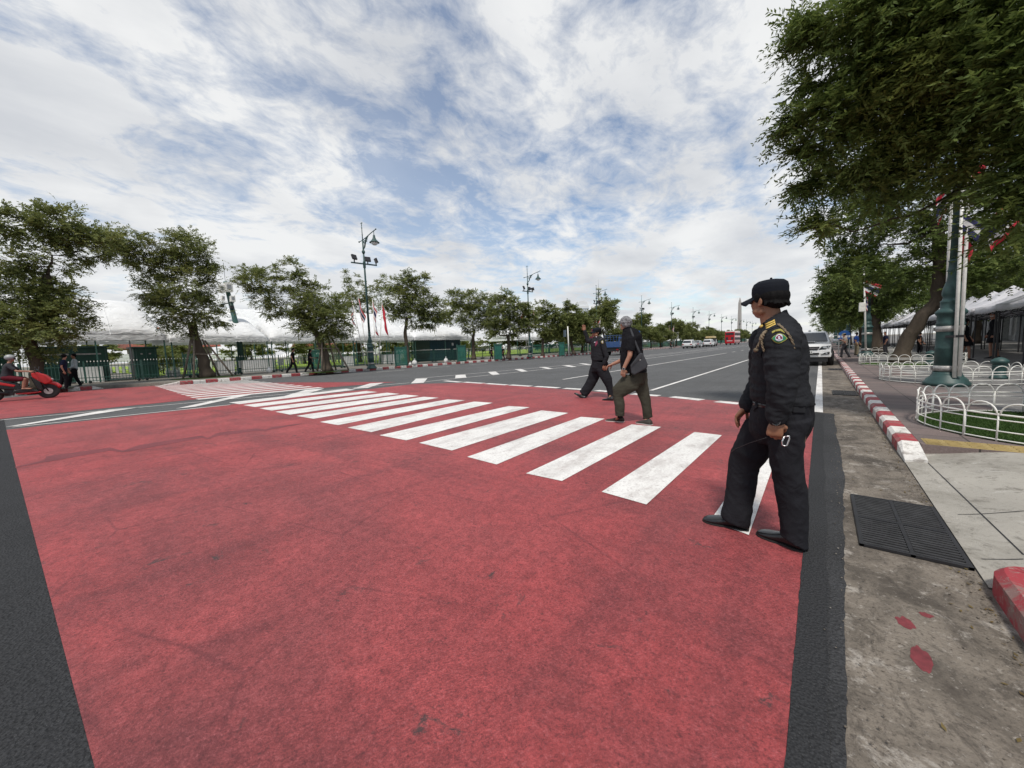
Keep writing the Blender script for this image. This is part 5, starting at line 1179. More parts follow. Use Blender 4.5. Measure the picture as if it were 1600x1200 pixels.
def cloth(name, col, rough=.85, weave=420, fold=.6):
    m = Mt(name, col, rough, 0, .2); m.var(5, .16, 5); m.var(1.5, .1, 3, loc=(2, 1, 0))
    m.b.inputs['Specular IOR Level'].default_value = .12
    m.bump(m.noise(9, 4, .55, 1.2, st=(1, 1, .6)), fold, .02); m.bump(m.noise(28, 4, .6, .8), fold*.5, .006); m.bump(m.noise(weave, 2), .12, .001); return m.done()
M['uniform'] = cloth('black_uniform_twill', (.019, .020, .023)); M['uniform_trousers'] = cloth('black_uniform_trousers', (.017, .0175, .021)); M['cap'] = cloth('black_cap_cloth', (.010, .012, .017), .8, 300, .15)
M['tshirt'] = cloth('black_tshirt', (.010, .010, .012), .95, 300, .5); M['olive'] = cloth('olive_trousers', (.047, .044, .033)); M['bag_grey'] = cloth('charcoal_bag_nylon', (.045, .047, .052), .7, 300, .2)
M['leather'] = plain('black_shoe_leather', (.008, .008, .009), .28, 0, .2, 20, .25, 30); M['suede'] = cloth('grey_suede', (.05, .045, .04), .9, 300, .2); M['sole'] = plain('dark_sole', (.012, .012, .012), .8, 0, .1); M['sole_w'] = plain('pale_sole', (.5, .48, .45), .8, 0, .1)
M['gold'] = plain('gold_braid', (.62, .43, .10), .45, .2, .2, 200); M['rope'] = plain('tan_cord', (.16, .12, .075), .8, 0, .4, 90, .8, 120); M['patch_green'] = plain('patch_green', (.02, .20, .09), .8, 0, .15, 80); M['patch_yellow'] = plain('patch_yellow', (.30, .27, .06), .8, 0, .15, 80); M['patch_red'] = plain('patch_red', (.17, .02, .05), .8, 0, .1); M['patch_white'] = plain('patch_white', (.55, .52, .60), .8, 0, .1); M['steel'] = plain('bright_steel', (.6, .6, .6), .25, .9, 0)
def shoe(heel, toe, parent, mat='leather', sole='sole', w=.048, h=.075, up=None, cuffh=.0, name='shoe'):
    """heel and toe: sole points on the ground line"""
    heel, toe = V3(heel), V3(toe); f = (toe-heel); L = f.length; f.normalize(); s = f.cross(V3((0, 0, 1))).normalized(); u = s.cross(f)
    prof = [(0, .75, .70), (.04, .9, .92), (.16, .98, 1.0), (.32, .88, 1.0), (.45, .88, .82), (.62, 1.05, .62), (.78, 1.08, .50), (.90, .92, .40), (.97, .62, .28), (1.0, .3, .16)]
    m = MB(); rings(m, [(heel+f*L*t+u*(h*hh*.5+.006), s*w*ww, u*h*hh*.52) for t, ww, hh in [(p[0], p[1], p[2]) for p in prof]], 16, 2.5)
    m.ell(heel+f*L*.16+u*h*.95, (w*.80, w*.95, .03), Matrix((s, f, u)).transposed())
    o = fuse(m, name, M[mat], .006, 3, parent)
    sm = MB(); out_ = [(t*L, w*ww*1.04) for t, ww, hh in prof]; pts = [(x, y) for x, y in out_]+[(x, -y) for x, y in out_[::-1]]
    sm.prism(pts, lambda p, k: heel+f*(p[0]*1.01-.003)+s*p[1]+u*(.001+.016*k)); sm.build('sole', M[sole], o); return o
def cap_(c, Mh, parent, s=1.0, mat='cap', brim=.085, tall=.085, name='cap'):
    c = V3(c); p = lambda x, y, z: c+Mh @ (V3((x, y, z))*s); m = MB(); X_, Y_, Z_ = (Mh @ V3((s, 0, 0))), (Mh @ V3((0, s, 0))), (Mh @ V3((0, 0, s)))
    rings(m, [(p(0, -.008, .018), X_*.081, Y_*.101), (p(0, -.006, .05), X_*.085, Y_*.105), (p(0, -.006, .05+tall*.4), X_*.084, Y_*.104), (p(0, -.008, .05+tall*.72), X_*.076, Y_*.095), (p(0, -.010, .05+tall*.92), X_*.056, Y_*.073), (p(0, -.010, .05+tall), X_*.03, Y_*.04), (p(0, -.01, .052+tall), X_*.008, Y_*.008)], 28, 2.05)
    o = m.build(name, M[mat], parent); b = MB(); n = 14; T = []
    for i in range(n+1):
        a = -1.15+2.3*i/n; x0, y0 = .086*math.sin(a), -.006+.107*math.cos(a); L = brim*math.cos(a*.9)**.6 if abs(a) < 1.5 else 0
        z0 = .030-.018*(abs(math.sin(a))**2)*1; T.append((p(x0, y0-.006, z0), p(x0*.98, y0+L, z0-.024-.018*abs(math.sin(a))**2)))
    up = Z_.normalized()*.0035
    for a, q in T: b.v += [tuple(a+up), tuple(q+up), tuple(q-up), tuple(a-up)]
    for i in range(n):
        for k in range(4): b.f.append([4*i+k, 4*i+(k+1) % 4, 4*i+4+(k+1) % 4, 4*i+4+k]); b.m.append(0); b.sm.append(k in (0, 2))
    b.f.append([0, 3, 2, 1]); b.f.append([4*n, 4*n+1, 4*n+2, 4*n+3]); b.m += [0, 0]; b.sm += [False, False]
    b.build('brim', M[mat], o); MB().ell(p(0, -.01, .056+tall), .007*s, nu=8, nv=6).build('button', M[mat], o); return o
def wrap(o, target, off=.003, thick=.0):
    w_ = o.modifiers.new('w', 'SHRINKWRAP'); w_.target = target; w_.wrap_method = 'NEAREST_SURFACEPOINT'; w_.wrap_mode = 'ABOVE_SURFACE'; w_.offset = off
    if thick: t = o.modifiers.new('t', 'SOLIDIFY'); t.thickness = thick; t.offset = 1
def patchgrid(name, mat, parent, pos, right, up, outline, target, n=14, off=.003):
    """flat badge: outline(t in -1..1) -> (lower, upper) heights; right carries its half width"""
    m = MB(); k = 6
    for i in range(n+1):
        t = -1+2*i/n; lo, hi = outline(t)
        for j in range(k+1): m.v.append(tuple(V3(pos)+V3(right)*t+V3(up)*(lo+(hi-lo)*j/k)))
    for i in range(n):
        for j in range(k): a = i*(k+1)+j; m.f.append([a, a+k+1, a+k+2, a+1]); m.m.append(0); m.sm.append(True)
    o = m.build(name, mat, parent); wrap(o, target, off, .0012); return o
# ---------- the officer in front ----------
def officer_front():
    base = G(1215, 848, 0); pl_ = Plane(base); A = lambda u, v, d=0: pl_.at(u, v, d)-base; k = pl_.scale(1215, 640); af = -pl_.a   # towards the camera
    def sec(uL, vL, uR, vR, hd, d=0): a, b = A(uL, vL, d), A(uR, vR, d); h = (b-a)/2; return ((a+b)/2, h, pl_.a*hd)
    hc = A(1201, 470, 0); left = (A(1100, 560)-A(1200, 560)).normalized(); left.z = 0; left.normalize(); th = rad(38); hf = left*math.cos(th)+pl_.a*math.sin(th); Mh = hframe(hc, hf, .02, 0)
    S = lambda u, v, d: A(u, v, d)
    shN, elN, wrN = S(1221, 533, -.175), S(1222, 598, -.245), S(1213, 655, -.235)
    shF, elF, wrF = S(1196, 531, .16), S(1190, 598, .21), S(1166, 636, .10)
    hipN, knN, anN = S(1236, 672, -.08), S(1233, 745, -.07), S(1243, 838, -.04); hipF, knF, anF = S(1208, 672, .09), S(1163, 735, .10), S(1153, 812, .06)
    b = MB(); head(b, hc, Mh, .98, jaw=1.08); limb(b, [S(1208, 510, 0), S(1203, 490, 0), hc+V3((0, 0, -.03))], [.062, .056, .055], ends=False)
    rings(b, [sec(1195, 512, 1232, 500, .07), sec(1184, 535, 1252, 530, .15), sec(1182, 575, 1256, 575, .145), sec(1183, 620, 1260, 620, .14), sec(1190, 665, 1257, 672, .14)], 20)
    limb(b, [shN, elN, wrN], [.055, .042, .026]); limb(b, [shF, elF, wrF], [.055, .042, .026]); limb(b, [hipN, knN, anN], [.075, .055, .04]); limb(b, [hipF, knF, anF], [.075, .055, .04])
    dn = (wrN-elN).normalized(); hN = (A(1209, 690, -.24)-wrN).normalized()
    hand(b, wrN+dn*.004, hN, pl_.a*.9+left*.1, True, .98, (.75, 1.45, 1.0), .55, .03, 1.12)      # fist round the strap
    hF = (A(1154, 652, .10)-A(1166, 638, .10)).normalized(); hand(b, wrF, hF, -left*.2+pl_.a*(-.25)+V3((0, 0, -.35))-left*.5, False, .95, (.25, .45, .35), .2, .12, 1.05)
    body = fuse(b, 'person', M['skin_brown'], .0042, 3, loc=base)
    tag(body, 'man in black uniform and cap, nearest to the camera, white steel ring in his hand', 'person')
    face_bits(body, hc, Mh, .98)
    # hair
    h = MB(); X3 = lambda x, y, z: hc+Mh @ V3((x, y, z))
    h.ell(X3(0, -.028, .022), (.084, .088, .072), Mh, 20, 14); h.ell(X3(0, -.055, -.012), (.072, .056, .040), Mh, 18, 12)
    for x in (-1, 1): h.ell(X3(x*.078, .012, .018), (.010, .022, .03), Mh)
    rr = random.Random(3)
    for i in range(46):
        a = rr.uniform(-1.5, 1.5); r0 = .074; p = X3(r0*math.sin(a)*1.02, -.03-.070*math.cos(a), rr.uniform(-.03, .0)); q = X3((r0+.014)*math.sin(a), -.035-.087*math.cos(a), rr.uniform(-.046, -.02)); h.tube([p, q], [.007, .0015], 5)
    fuse(h, 'hair', M['hair_black'], .005, 1, body)
    cap_(hc, Mh, body, .98, brim=.082, tall=.078)
    # shirt
    s_ = MB()
    rings(s_, [sec(1193, 505, 1228, 484, .060), sec(1186, 513, 1236, 494, .088), sec(1183, 521, 1249, 508, .15), sec(1179, 534, 1258, 526, .200), sec(1176, 552, 1264, 548, .20), sec(1174, 575, 1264, 575, .19), sec(1173, 595, 1262, 592, .185), sec(1172, 610, 1266, 611, .185), sec(1173, 619, 1271, 624, .188), sec(1175, 624, 1273, 632, .186)], 32, 2.25)
    limb(s_, [shN, S(1221, 565, -.215), elN, S(1219, 625, -.245), wrN+dn*-.012], [.092, .083, .074, .066, .052], 18)
    limb(s_, [shF, elF, wrF-(wrF-elF).normalized()*.02], [.09, .072, .052], 18)
    shirt = fuse(s_, 'shirt', M['uniform'], .0068, 3, body, (.0085, 8, 19, 2.0))
    # collar
    c_ = MB(); n = 20; c0, ha, hb = sec(1191, 507, 1229, 487, .066)
    for i in range(n+1):
        a = -2.75+5.5*i/n; a0 = a+0  # opening at the front (image left)
        p = c0+ha*math.cos(a)*1.05+hb*math.sin(a)*1.05; q = p+(p-c0)*.22+V3((0, 0, -.042)); t = p+V3((0, 0, .012))*(1)+(c0-p)*.02; c_.v += [tuple(t), tuple(q)]
    for i in range(n): c_.f.append([2*i, 2*i+1, 2*i+3, 2*i+2]); c_.m.append(0); c_.sm.append(True)
    co_ = c_.build('collar', M['uniform'], shirt); t = co_.modifiers.new('t', 'SOLIDIFY'); t.thickness = .004
    # trousers
    t_ = MB()
    rings(t_, [sec(1178, 620, 1269, 618, .172), sec(1174, 640, 1272, 638, .178), sec(1170, 655, 1273, 652, .175), sec(1172, 672, 1268, 670, .15), sec(1185, 690, 1258, 690, .10)], 28, 2.2)
    rings(t_, [sec(1166, 655, 1226, 662, .085, .085), sec(1154, 678, 1216, 690, .088, .09), sec(1143, 703, 1203, 712, .085, .095), sec(1137.5, 728, 1186, 732, .076, .10), sec(1135, 763, 1181, 765, .070, .09), sec(1130, 787, 1177, 790, .07, .08), sec(1126, 802, 1173, 812, .07, .07), sec(1127, 806, 1171, 824, .068, .07)], 22, 2.2)
    rings(t_, [sec(1206, 660, 1270, 655, .09, -.085), sec(1201, 690, 1260, 680, .092, -.085), sec(1201, 712, 1256, 700, .086, -.08), sec(1206, 738, 1255, 732, .078, -.07), sec(1213, 775, 1262, 765, .074, -.055), sec(1218, 808, 1263, 805, .074, -.045), sec(1219.5, 826, 1263, 838, .074, -.04), sec(1219, 832, 1262, 858, .072, -.04)], 22, 2.2)
    tr = fuse(t_, 'trousers', M['uniform_trousers'], .0075, 4, body, (.0075, 9, 7, 5.0))
    # belt, pockets
    bl = MB(); c0, ha, hb = sec(1177, 624, 1270, 624, .182)
    for i in range(41):
        a = 2*math.pi*i/40; p = c0+ha*math.cos(a)*1.0+hb*math.sin(a)*1.0; bl.v += [tuple(p-V3((0, 0, .004))), tuple(p-V3((0, 0, .030)))]
    for i in range(40): bl.f.append([2*i, 2*i+1, 2*i+3, 2*i+2]); bl.m.append(0); bl.sm.append(True)
    wrap(bl.build('belt', M['leather'], tr), tr, .001, .001)
    def flap(u, v, w_, h_, d, name, parent, target, sk=0): patchgrid(name, M['uniform'], parent, A(u, v, d), (A(u+w_, v+sk, d)-A(u, v, d)), V3((0, 0, k*h_)), lambda t: (-1, 1), target, 8, .006)
    flap(1186, 632, 9, 9, -.10, 'pocket_flap', tr, tr, -3); flap(1250, 640, 14, 5, -.16, 'pocket_flap', tr, tr, 1); flap(1187, 553, 12, 4, -.16, 'pocket_flap', shirt, shirt)
    # shoulder patch on the near sleeve
    rt = (A(1230, 528, -.27)-A(1204, 528, -.27))/2; cpt = A(1217.5, 528.5, -.27)
    eye_ = lambda t: (-.92*(1-abs(t)**1.7)**.9, .92*(1-abs(t)**1.7)**.9)
    pg_ = patchgrid('sleeve_patch', M['patch_yellow'], shirt, cpt, rt, V3((0, 0, k*8.2)), eye_, shirt, 18, .0035)
    patchgrid('patch_field', M['patch_green'], pg_, cpt, rt*.86, V3((0, 0, k*6.8)), eye_, shirt, 18, .0055)
    circ = lambda t: (-math.sqrt(max(0, 1-t*t)), math.sqrt(max(0, 1-t*t)))
    patchgrid('patch_disc', M['patch_white'], pg_, cpt+V3((0, 0, .001)), rt*.46, V3((0, 0, k*5.4)), circ, shirt, 12, .0075); patchgrid('patch_emblem', M['patch_red'], pg_, cpt+V3((0, 0, .002)), rt*.34, V3((0, 0, k*4.0)), lambda t: (-.8+.5*abs(t), .9-abs(t)*abs(t)*.8), shirt, 10, .0095)
    patchgrid('patch_figure', M['patch_white'], pg_, cpt+V3((0, 0, -.002)), rt*.12, V3((0, 0, k*3.0)), lambda t: (-.9, .9), shirt, 6, .0112)
    # epaulette: three gold bars and a button, laid on the cloth
    from mathutils.bvhtree import BVHTree
    bv = BVHTree.FromPolygons([v_.co.copy() for v_ in shirt.data.vertices], [tuple(p_.vertices) for p_ in shirt.data.polygons]); eye0 = V3((0, 0, CH))-base
    def laid(name, mat, quad, off, parent=shirt, n=8, m_=4):
        g_ = MB(); q = [V3((x, y, 0)) for x, y in quad]
        for i in range(n+1):
            for j in range(m_+1):
                c2 = q[0].lerp(q[1], i/n).lerp(q[3].lerp(q[2], i/n), j/m_); d = (A(c2.x, c2.y, 0)-eye0).normalized(); h, nn, _, _ = bv.ray_cast(eye0, d)
                if h is None: h = A(c2.x, c2.y, -.17); nn = -d
                g_.v.append(tuple(h+(nn if nn.dot(d) < 0 else -nn)*off))
        for i in range(n):
            for j in range(m_): k2 = i*(m_+1)+j; g_.f.append([k2, k2+m_+1, k2+m_+2, k2+1]); g_.m.append(0); g_.sm.append(True)
        o_ = g_.build(name, mat, parent); t2 = o_.modifiers.new('t', 'SOLIDIFY'); t2.thickness = .0015; t2.offset = 1; return o_
    ep = laid('epaulette', M['uniform'], [(1192, 504.5), (1212, 495.5), (1217.5, 508.5), (1194.5, 520)], .003)
    for q0, q1 in ((0, 2.0), (3.1, 5.1), (6.2, 8.2)):
        L0, L1 = V3((1196, 507, 0)), V3((1210.5, 499.8, 0)); dn_ = V3((.22, .97, 0)); a0, a1, a2, a3 = L0+dn_*q0, L1+dn_*q0, L1+dn_*q1+V3((.4, 0, 0)), L0+dn_*q1; laid('gold_bar', M['gold'], [(p_.x, p_.y) for p_ in (a0, a1, a2, a3)], .006, ep, 6, 2)
    d = (A(1191, 510, 0)-eye0).normalized(); h, nn, _, _ = bv.ray_cast(eye0, d); h = h or A(1191, 510, -.14); MB().ell(h, (.015, .015, .011)).build('button', M['gold'], ep)
    for x0, x1, y0, y1 in ((1206.5, 1211.5, 518.3, 515.6), (1211.5, 1219.5, 515.6, 514.4), (1219.5, 1226, 514.4, 518.0)): laid('arc_patch', M['patch_yellow'], [(x0, y0), (x1, y1), (x1, y1+3.3), (x0, y0+3.3)], .004, shirt, 4, 2)
    # aiguillette cord
    def cord(name, pts, r): 
        c2 = []; 
        for i in range(len(pts)-1):
            for q in range(5): c2.append(pts[i].lerp(pts[i+1], q/5))
        c2.append(pts[-1]); m = MB()
        for sgn in (0, math.pi): m.tube([p+V3((math.cos(i*1.1+sgn), math.sin(i*1.1+sgn), math.sin(i*1.1+sgn)))*r*.55 for i, p in enumerate(c2)], r*.75, 6)
        return m.build(name, M['rope'], shirt)
    D_ = -.245
    cord('shoulder_cord', [A(1216, 506, -.21), A(1224, 513, -.245), A(1232, 522, -.262), A(1238, 533, -.262), A(1241, 545, -.255)], .0055)
    cord('cord_knot', [A(1196.5, 518, -.205), A(1192, 524, -.22), A(1189, 531, -.225)], .0105)
    cord('cord_tail', [A(1189, 531, -.225), A(1184, 541, -.222), A(1180, 548, -.212)], .006); cord('cord_tail', [A(1190, 531, -.228), A(1191, 540, -.235), A(1194, 549, -.235)], .005)
    MB().ell(A(1181, 547, -.215), .013).build('cord_tip', M['rope'], shirt)
    # cuff, watch, strap line, steel ring
    wv = (wrN-elN).normalized(); wc = wrN+wv*.008; side_ = wv.cross(pl_.a).normalized()
    wt = MB(); wt.tube([wc-wv*.011, wc+wv*.011], .034, 20); w_ = wt.build('watch_strap', M['black'], body); MB().tube([wc-pl_.a*.030, wc-pl_.a*.044], .020, 20).build('watch_case', M['steel'], w_); MB().tube([wc-pl_.a*.0442, wc-pl_.a*.046], .018, 20).build('watch_dial', M['glass_dark'], w_)
    o = MB().tube([A(1197, 684, -.24), A(1172, 692, -.10), A(1150, 701, -.02), A(1143, 706, .03)], .0022, 6).build('leash', M['black']); o.location = base; tag(o, 'thin dark leash running from the near officer hand to his thigh', 'leash')
    ca = A(1228.5, 689, -.26); ring = [(-.009, .024), (.012, .026), (.012, .012), (.004, -.024), (-.006, -.028), (-.015, -.022), (-.017, -.005), (-.009, .024)]
    o = MB().tube([ca+(A(1230, 689, -.26)-ca).normalized()*x*1.15+V3((0, 0, z*1.05)) for x, z in ring], .0042, 8).build('carabiner', M['steel']); o.location = base; tag(o, 'silver carabiner hooked on the fingers of the nearest officer', 'carabiner')
    # shoes
    g = lambda u, v: G(u, v, 0)-base
    hN_, tN_ = g(1257, 862), g(1183, 834); shoe(hN_+V3((0, 0, .0)), tN_, body, w=.052, h=.085)
    hF_, tF_ = g(1170, 829), g(1098, 813.5); shoe(hF_, tF_, body, w=.052, h=.085)
    return body
officer_front()
# ---------- generic walker driven by photo pixels ----------
def walker(o, J, label, top, bottom, skinm, vox=.008, sleeve='long', foldk=1.0, cat='person', hands_=True, hs=1.0, hair=None, capm=None, face=False, headyaw=0, fat=1.0, shoes='leather', torso=None, legs=None, group=None, hat=None, skirt=False, name='person', soles='sole', barelegs=False):
    """J: pixel joints (u, v, depth); head (u,v,d); shoulders, elbows, wrists, hips, knees, ankles with N (near) / F (far); toes"""
    pl_ = Plane(o); A = lambda q: pl_.at(q[0], q[1], q[2] if len(q) > 2 else 0)-V3(o); k = pl_.scale(J['head'][0], J['head'][1])
    P = {a: A(q) for a, q in J.items() if a[:4] not in ('side', 'tilt', 'palm', 'curl')}; side = J.get('side', -1); left = pl_.r*side     # side -1: walks to image left
    f = (left*math.cos(rad(headyaw))+pl_.a*math.sin(rad(headyaw))); hc = P['head']; Mh = hframe(hc, f, J.get('tilt', 0) if not isinstance(J.get('tilt', 0), tuple) else 0)
    def sec(a, b, hd, d=0): a, b = A((a[0], a[1], d)), A((b[0], b[1], d)); return ((a+b)/2, (b-a)/2, pl_.a*hd)
    b = MB(); head(b, hc, Mh, .96*hs, ears=vox < .012); nb = (P['shN']+P['shF'])/2; limb(b, [nb, hc-V3((0, 0, .07*hs))], [.06*hs, .052*hs], ends=False)
    pv_ = (P['hipN']+P['hipF'])/2; fw = left
    rings(b, [(pv_, fw*.10*fat, pl_.a*.13), (pv_.lerp(nb, .45), fw*.095*fat, pl_.a*.125), (pv_.lerp(nb, .85), fw*.10*fat, pl_.a*.15), (nb+V3((0, 0, .02)), fw*.06, pl_.a*.09)], 16)
    aw = [.046*hs, .038*hs, .027*hs]
    for s in 'NF':
        limb(b, [P['sh'+s], P['el'+s], P['wr'+s]], aw); limb(b, [P['hip'+s], P['kn'+s], P['an'+s]], [.075*hs, .045*hs, .034*hs])
        tt = P['toe'+s]-P['heel'+s]; limb(b, [P['an'+s], P['heel'+s]+tt*.45+V3((0, 0, .03))], [.03*hs, .018*hs])
        hd_ = J.get('hand'+s); 
        d_ = (A(hd_)-P['wr'+s]) if hd_ else (P['wr'+s]-P['el'+s])
        if hands_: hand(b, P['wr'+s], d_, (J['palm'+s] if 'palm'+s in J else (pl_.a if s == 'N' else -pl_.a)), (s == 'N') == (side == -1), .95*hs, J.get('curl'+s, (.3, .45, .35)), .25, .07, 1.1 if vox < .01 else 1.35)
        else: b.ell(P['wr'+s]+d_.normalized()*.06, (.035, .035, .05))
    body = fuse(b, name, M[skinm], min(vox, .007) if vox < .012 else vox*.8, 2, loc=o); tag(body, label, cat, group)
    t = MB(); T = torso or None
    if T: rings(t, [sec(x[0], x[1], x[2]) for x in T], 26, 2.2)
    else: rings(t, [(pv_-V3((0, 0, .02)), fw*.125*fat, pl_.a*.165*hs), (pv_.lerp(nb, .4), fw*.115*fat, pl_.a*.15*hs), (pv_.lerp(nb, .8), fw*.12*fat, pl_.a*.18*hs), (nb, fw*.09, pl_.a*.15*hs), (nb+V3((0, 0, .045)), fw*.06, pl_.a*.07*hs)], 20, 2.2)
    for s in 'NF':
        if sleeve == 'long': limb(t, [P['sh'+s], P['el'+s], P['wr'+s].lerp(P['el'+s], .07)], [.072*hs, .056*hs, .043*hs], 12)
        else: limb(t, [P['sh'+s], P['sh'+s].lerp(P['el'+s], .72)], [.074*hs, .066*hs], 12, ends=False); t.ell(P['sh'+s], .073*hs)
    shirt = fuse(t, 'shirt', M[top], vox, 4, body, (.006*foldk, 7, 13, 1.0+len(label)))
    t = MB()
    if skirt: rings(t, [(pv_+V3((0, 0, .08)), fw*.12, pl_.a*.15), (pv_, fw*.15, pl_.a*.19), (((P['knN']+P['knF'])/2)+V3((0, 0, .10)), fw*.19, pl_.a*.22)], 20)
    else:
        if legs: 
            for L in legs: rings(t, [sec(x[0], x[1], x[2], x[3]) for x in L], 20, 2.2)
            rings(t, [(pv_+V3((0, 0, .20)), fw*.115*min(fat, 1.1), pl_.a*.15*hs), (pv_+V3((0, 0, .10)), fw*.12*min(fat, 1.1), pl_.a*.155*hs), (pv_, fw*.125*min(fat, 1.12), pl_.a*.165*hs), (pv_-V3((0, 0, .10)), fw*.11*fat, pl_.a*.13*hs)], 20)
        else:
            rings(t, [(pv_+V3((0, 0, .12)), fw*.12*fat, pl_.a*.155*hs), (pv_, fw*.13*fat, pl_.a*.16*hs), (pv_-V3((0, 0, .10)), fw*.09*fat, pl_.a*.12*hs)], 18)
            for s in 'NF':
                e = P['an'+s] if not barelegs else P['hip'+s].lerp(P['kn'+s], .9)
                if barelegs: limb(t, [P['hip'+s], e], [.10*hs, .08*hs], 12)
                else: limb(t, [P['hip'+s], P['kn'+s], e+V3((0, 0, .0))], [.102*hs, .080*hs, .064*hs], 12)
    tr = fuse(t, 'skirt' if skirt else 'shorts' if barelegs else 'trousers', M[bottom], vox, 3, body, (.006*foldk, 6, 10, 3.0))
    for s in 'NF': shoe(P['heel'+s], P['toe'+s], body, shoes, soles, .046*hs, .078*hs)
    if vox < .012:
        for s in 'NF':
            up = (P['kn'+s]-P['an'+s]).normalized(); MB().tube([P['an'+s]-up*.045, P['an'+s], P['an'+s]+up*.07], [.042, .040, .042], 12).build('sock', M['tshirt'], body)
    if hair:
        h = MB(); X3 = lambda x, y, z: hc+Mh @ (V3((x, y, z))*hs)
        h.ell(X3(0, -.020, .036), (.086*hs, .100*hs, .088*hs), Mh, 20, 14); h.ell(X3(0, -.050, -.012), (.076*hs, .062*hs, .052*hs), Mh, 18, 12)
        if hair[1] == 'long': h.ell(X3(0, -.06, -.07), (.075*hs, .05*hs, .10*hs), Mh)
        for x in (-1, 1): h.ell(X3(x*.074, .006, .022), (.013*hs, .030*hs, .036*hs), Mh)
        rr = random.Random(9)
        if vox < .01:
            for i in range(120):
                a = rr.uniform(0, 6.28); z = rr.uniform(-.3, 1); rd = math.sqrt(max(0, 1-z*z)); n_ = V3((rd*math.cos(a), rd*math.sin(a), z))
                if n_.y > .55 and z < .6: continue
                p = X3(n_.x*.084, -.02+n_.y*.098, .036+n_.z*.086); h.tube([p, p+(Mh @ (n_+V3((0, -.5, -.6))))*.014], [.006, .002], 5)
        fuse(h, 'hair', M[hair[0]], max(.005, vox*.6), 1, body)
    if capm: cap_(hc, Mh, body, .97*hs, capm, .075, .07)
    if face: face_bits(body, hc, Mh, .96*hs)
    return body, shirt, tr, P, A, pl_, Mh
# ---------- grey-haired man ----------
o = G(985, 661, 0)
J = dict(head=(977, 506, 0), tilt=.0, shN=(987, 531, -.16), elN=(984, 556, -.225), wrN=(974.5, 576, -.22), handN=(973, 588, -.22), shF=(982, 531, .14), elF=(978, 560, .22), wrF=(957, 569, .20), handF=(949, 573, .20),
  hipN=(992, 590, -.07), knN=(969, 615, -.09), anN=(969, 649, -.10), hipF=(1000, 590, .08), knF=(1004, 622, .08), anF=(1011, 654, .06))
pm = Plane(o); g_ = lambda u, v: G(u, v, 0)
def toepix(J, s, heel, toe, pl_):
    for n_, q in (('heel', heel), ('toe', toe)):
        p = G(q[0], q[1], q[2] if len(q) > 2 else 0); rel = p-V3((0, 0, 0)); d = (V3((p.x, p.y, 0)).dot(pl_.a))-pl_.dist; J[n_+s] = (q[0], q[1], d)
toepix(J, 'N', (975, 660), (946, 658), pm); toepix(J, 'F', (1018, 665), (994, 661), pm)
J['palmN'] = pm.a*.9+V3((0, 0, 0)); J['palmF'] = V3((0, 0, -1))-pm.a*.3; J['curlN'] = (.35, .55, .4); J['curlF'] = (.3, .5, .4)
to = [((973, 514), (986, 510), .06), ((972, 522), (996, 515), .12), ((971, 533), (1003, 524), .185), ((970, 548), (1003, 540), .185), ((969, 562), (1006, 556), .17), ((970, 575), (1009, 570), .165), ((972, 583), (1011, 581), .165)]
lg = [[((975, 585), (1005, 592), .10, -.06), ((966, 596), (997, 608), .10, -.08), ((957, 606), (983, 615), .085, -.09), ((958, 618), (974, 620), .075, -.09), ((960, 632), (976, 632), .075, -.10), ((961.5, 646), (975.5, 646), .070, -.10), ((961, 649), (975.5, 650), .072, -.10)],
      [((985, 585), (1011, 582), .10, .07), ((987, 600), (1012, 597), .10, .07), ((995, 614), (1014, 611), .085, .07), ((1001, 628), (1017, 626), .075, .06), ((1004, 642), (1018.5, 641), .072, .05), ((1005, 651), (1019.5, 649), .07, .05), ((1004.5, 654), (1019.5, 651), .072, .05)]]
man, sh_, tr_, P, A, pl_, Mh = walker(o, J, 'grey-haired man in black t-shirt and olive trousers with a dark grey crossbody bag', 'tshirt', 'olive', 'skin_tan', .008, 'short', 1.1, headyaw=62, hair=('hair_grey', 'short'), shoes='suede', soles='sole_w', torso=to, legs=lg, hs=1.0, face=True)
# crossbody bag and strap
bg_ = MB(); c = [A((u, v, -.22)) for u, v in [(985, 571), (999, 552), (1004, 551), (1012, 569), (1011, 575), (991, 586), (986, 583)]]
n = len(c); a_ = pl_.a
bg_.v = [tuple(p-a_*.05) for p in c]+[tuple(p+a_*.05) for p in c]; bg_.f = [list(range(n))[::-1], [n+i for i in range(n)]]+[[i, (i+1) % n, n+(i+1) % n, n+i] for i in range(n)]; bg_.m = [0]*len(bg_.f); bg_.sm = [False]*len(bg_.f)
bag = bg_.build('crossbody_bag', M['bag_grey'], bevel=.025, seg=4); bag.location = o; tag(bag, 'dark grey crossbody bag on the hip of the grey-haired man', 'bag')
z_ = MB().tube([A((987, 572, -.285)), A((995, 563, -.29)), A((1003, 557, -.285))], .004, 6).build('zip', M['black'], bag)
MB().bar(A((999, 562.5, -.275)), A((1001.5, 561.5, -.275)), .008).bar(A((999.5, 563.5, -.275)), A((1001, 563, -.275)), .006).build('emblem', M['steel'], bag)
st = MB(); pts = [A((980, 514.5, .02)), A((985, 514, -.09)), A((988, 522, -.19)), A((992, 533, -.215)), (A((997, 545, -.215))), A((1001, 554, -.235))]
st.tube(pts, .016, 8, flat=(tuple(a_), .3)); st.tube([A((1003, 553, -.2)), A((1008, 563, -.0)), A((1009, 562, .15))], .014, 8, flat=(tuple(a_), .3)); st.build('strap', M['bag_grey'], bag)
wc = P['wrN']; wd = (P['wrN']-P['elN']).normalized(); w_ = MB().tube([wc-wd*.012, wc+wd*.012], .033, 16).build('watch_strap', M['black'], man); MB().tube([wc-a_*.028, wc-a_*.042], .019, 16).build('watch_case', M['steel'], w_); MB().tube([wc-a_*.0425, wc-a_*.044], .014, 16).build('watch_dial', M['glass_dark'], w_)
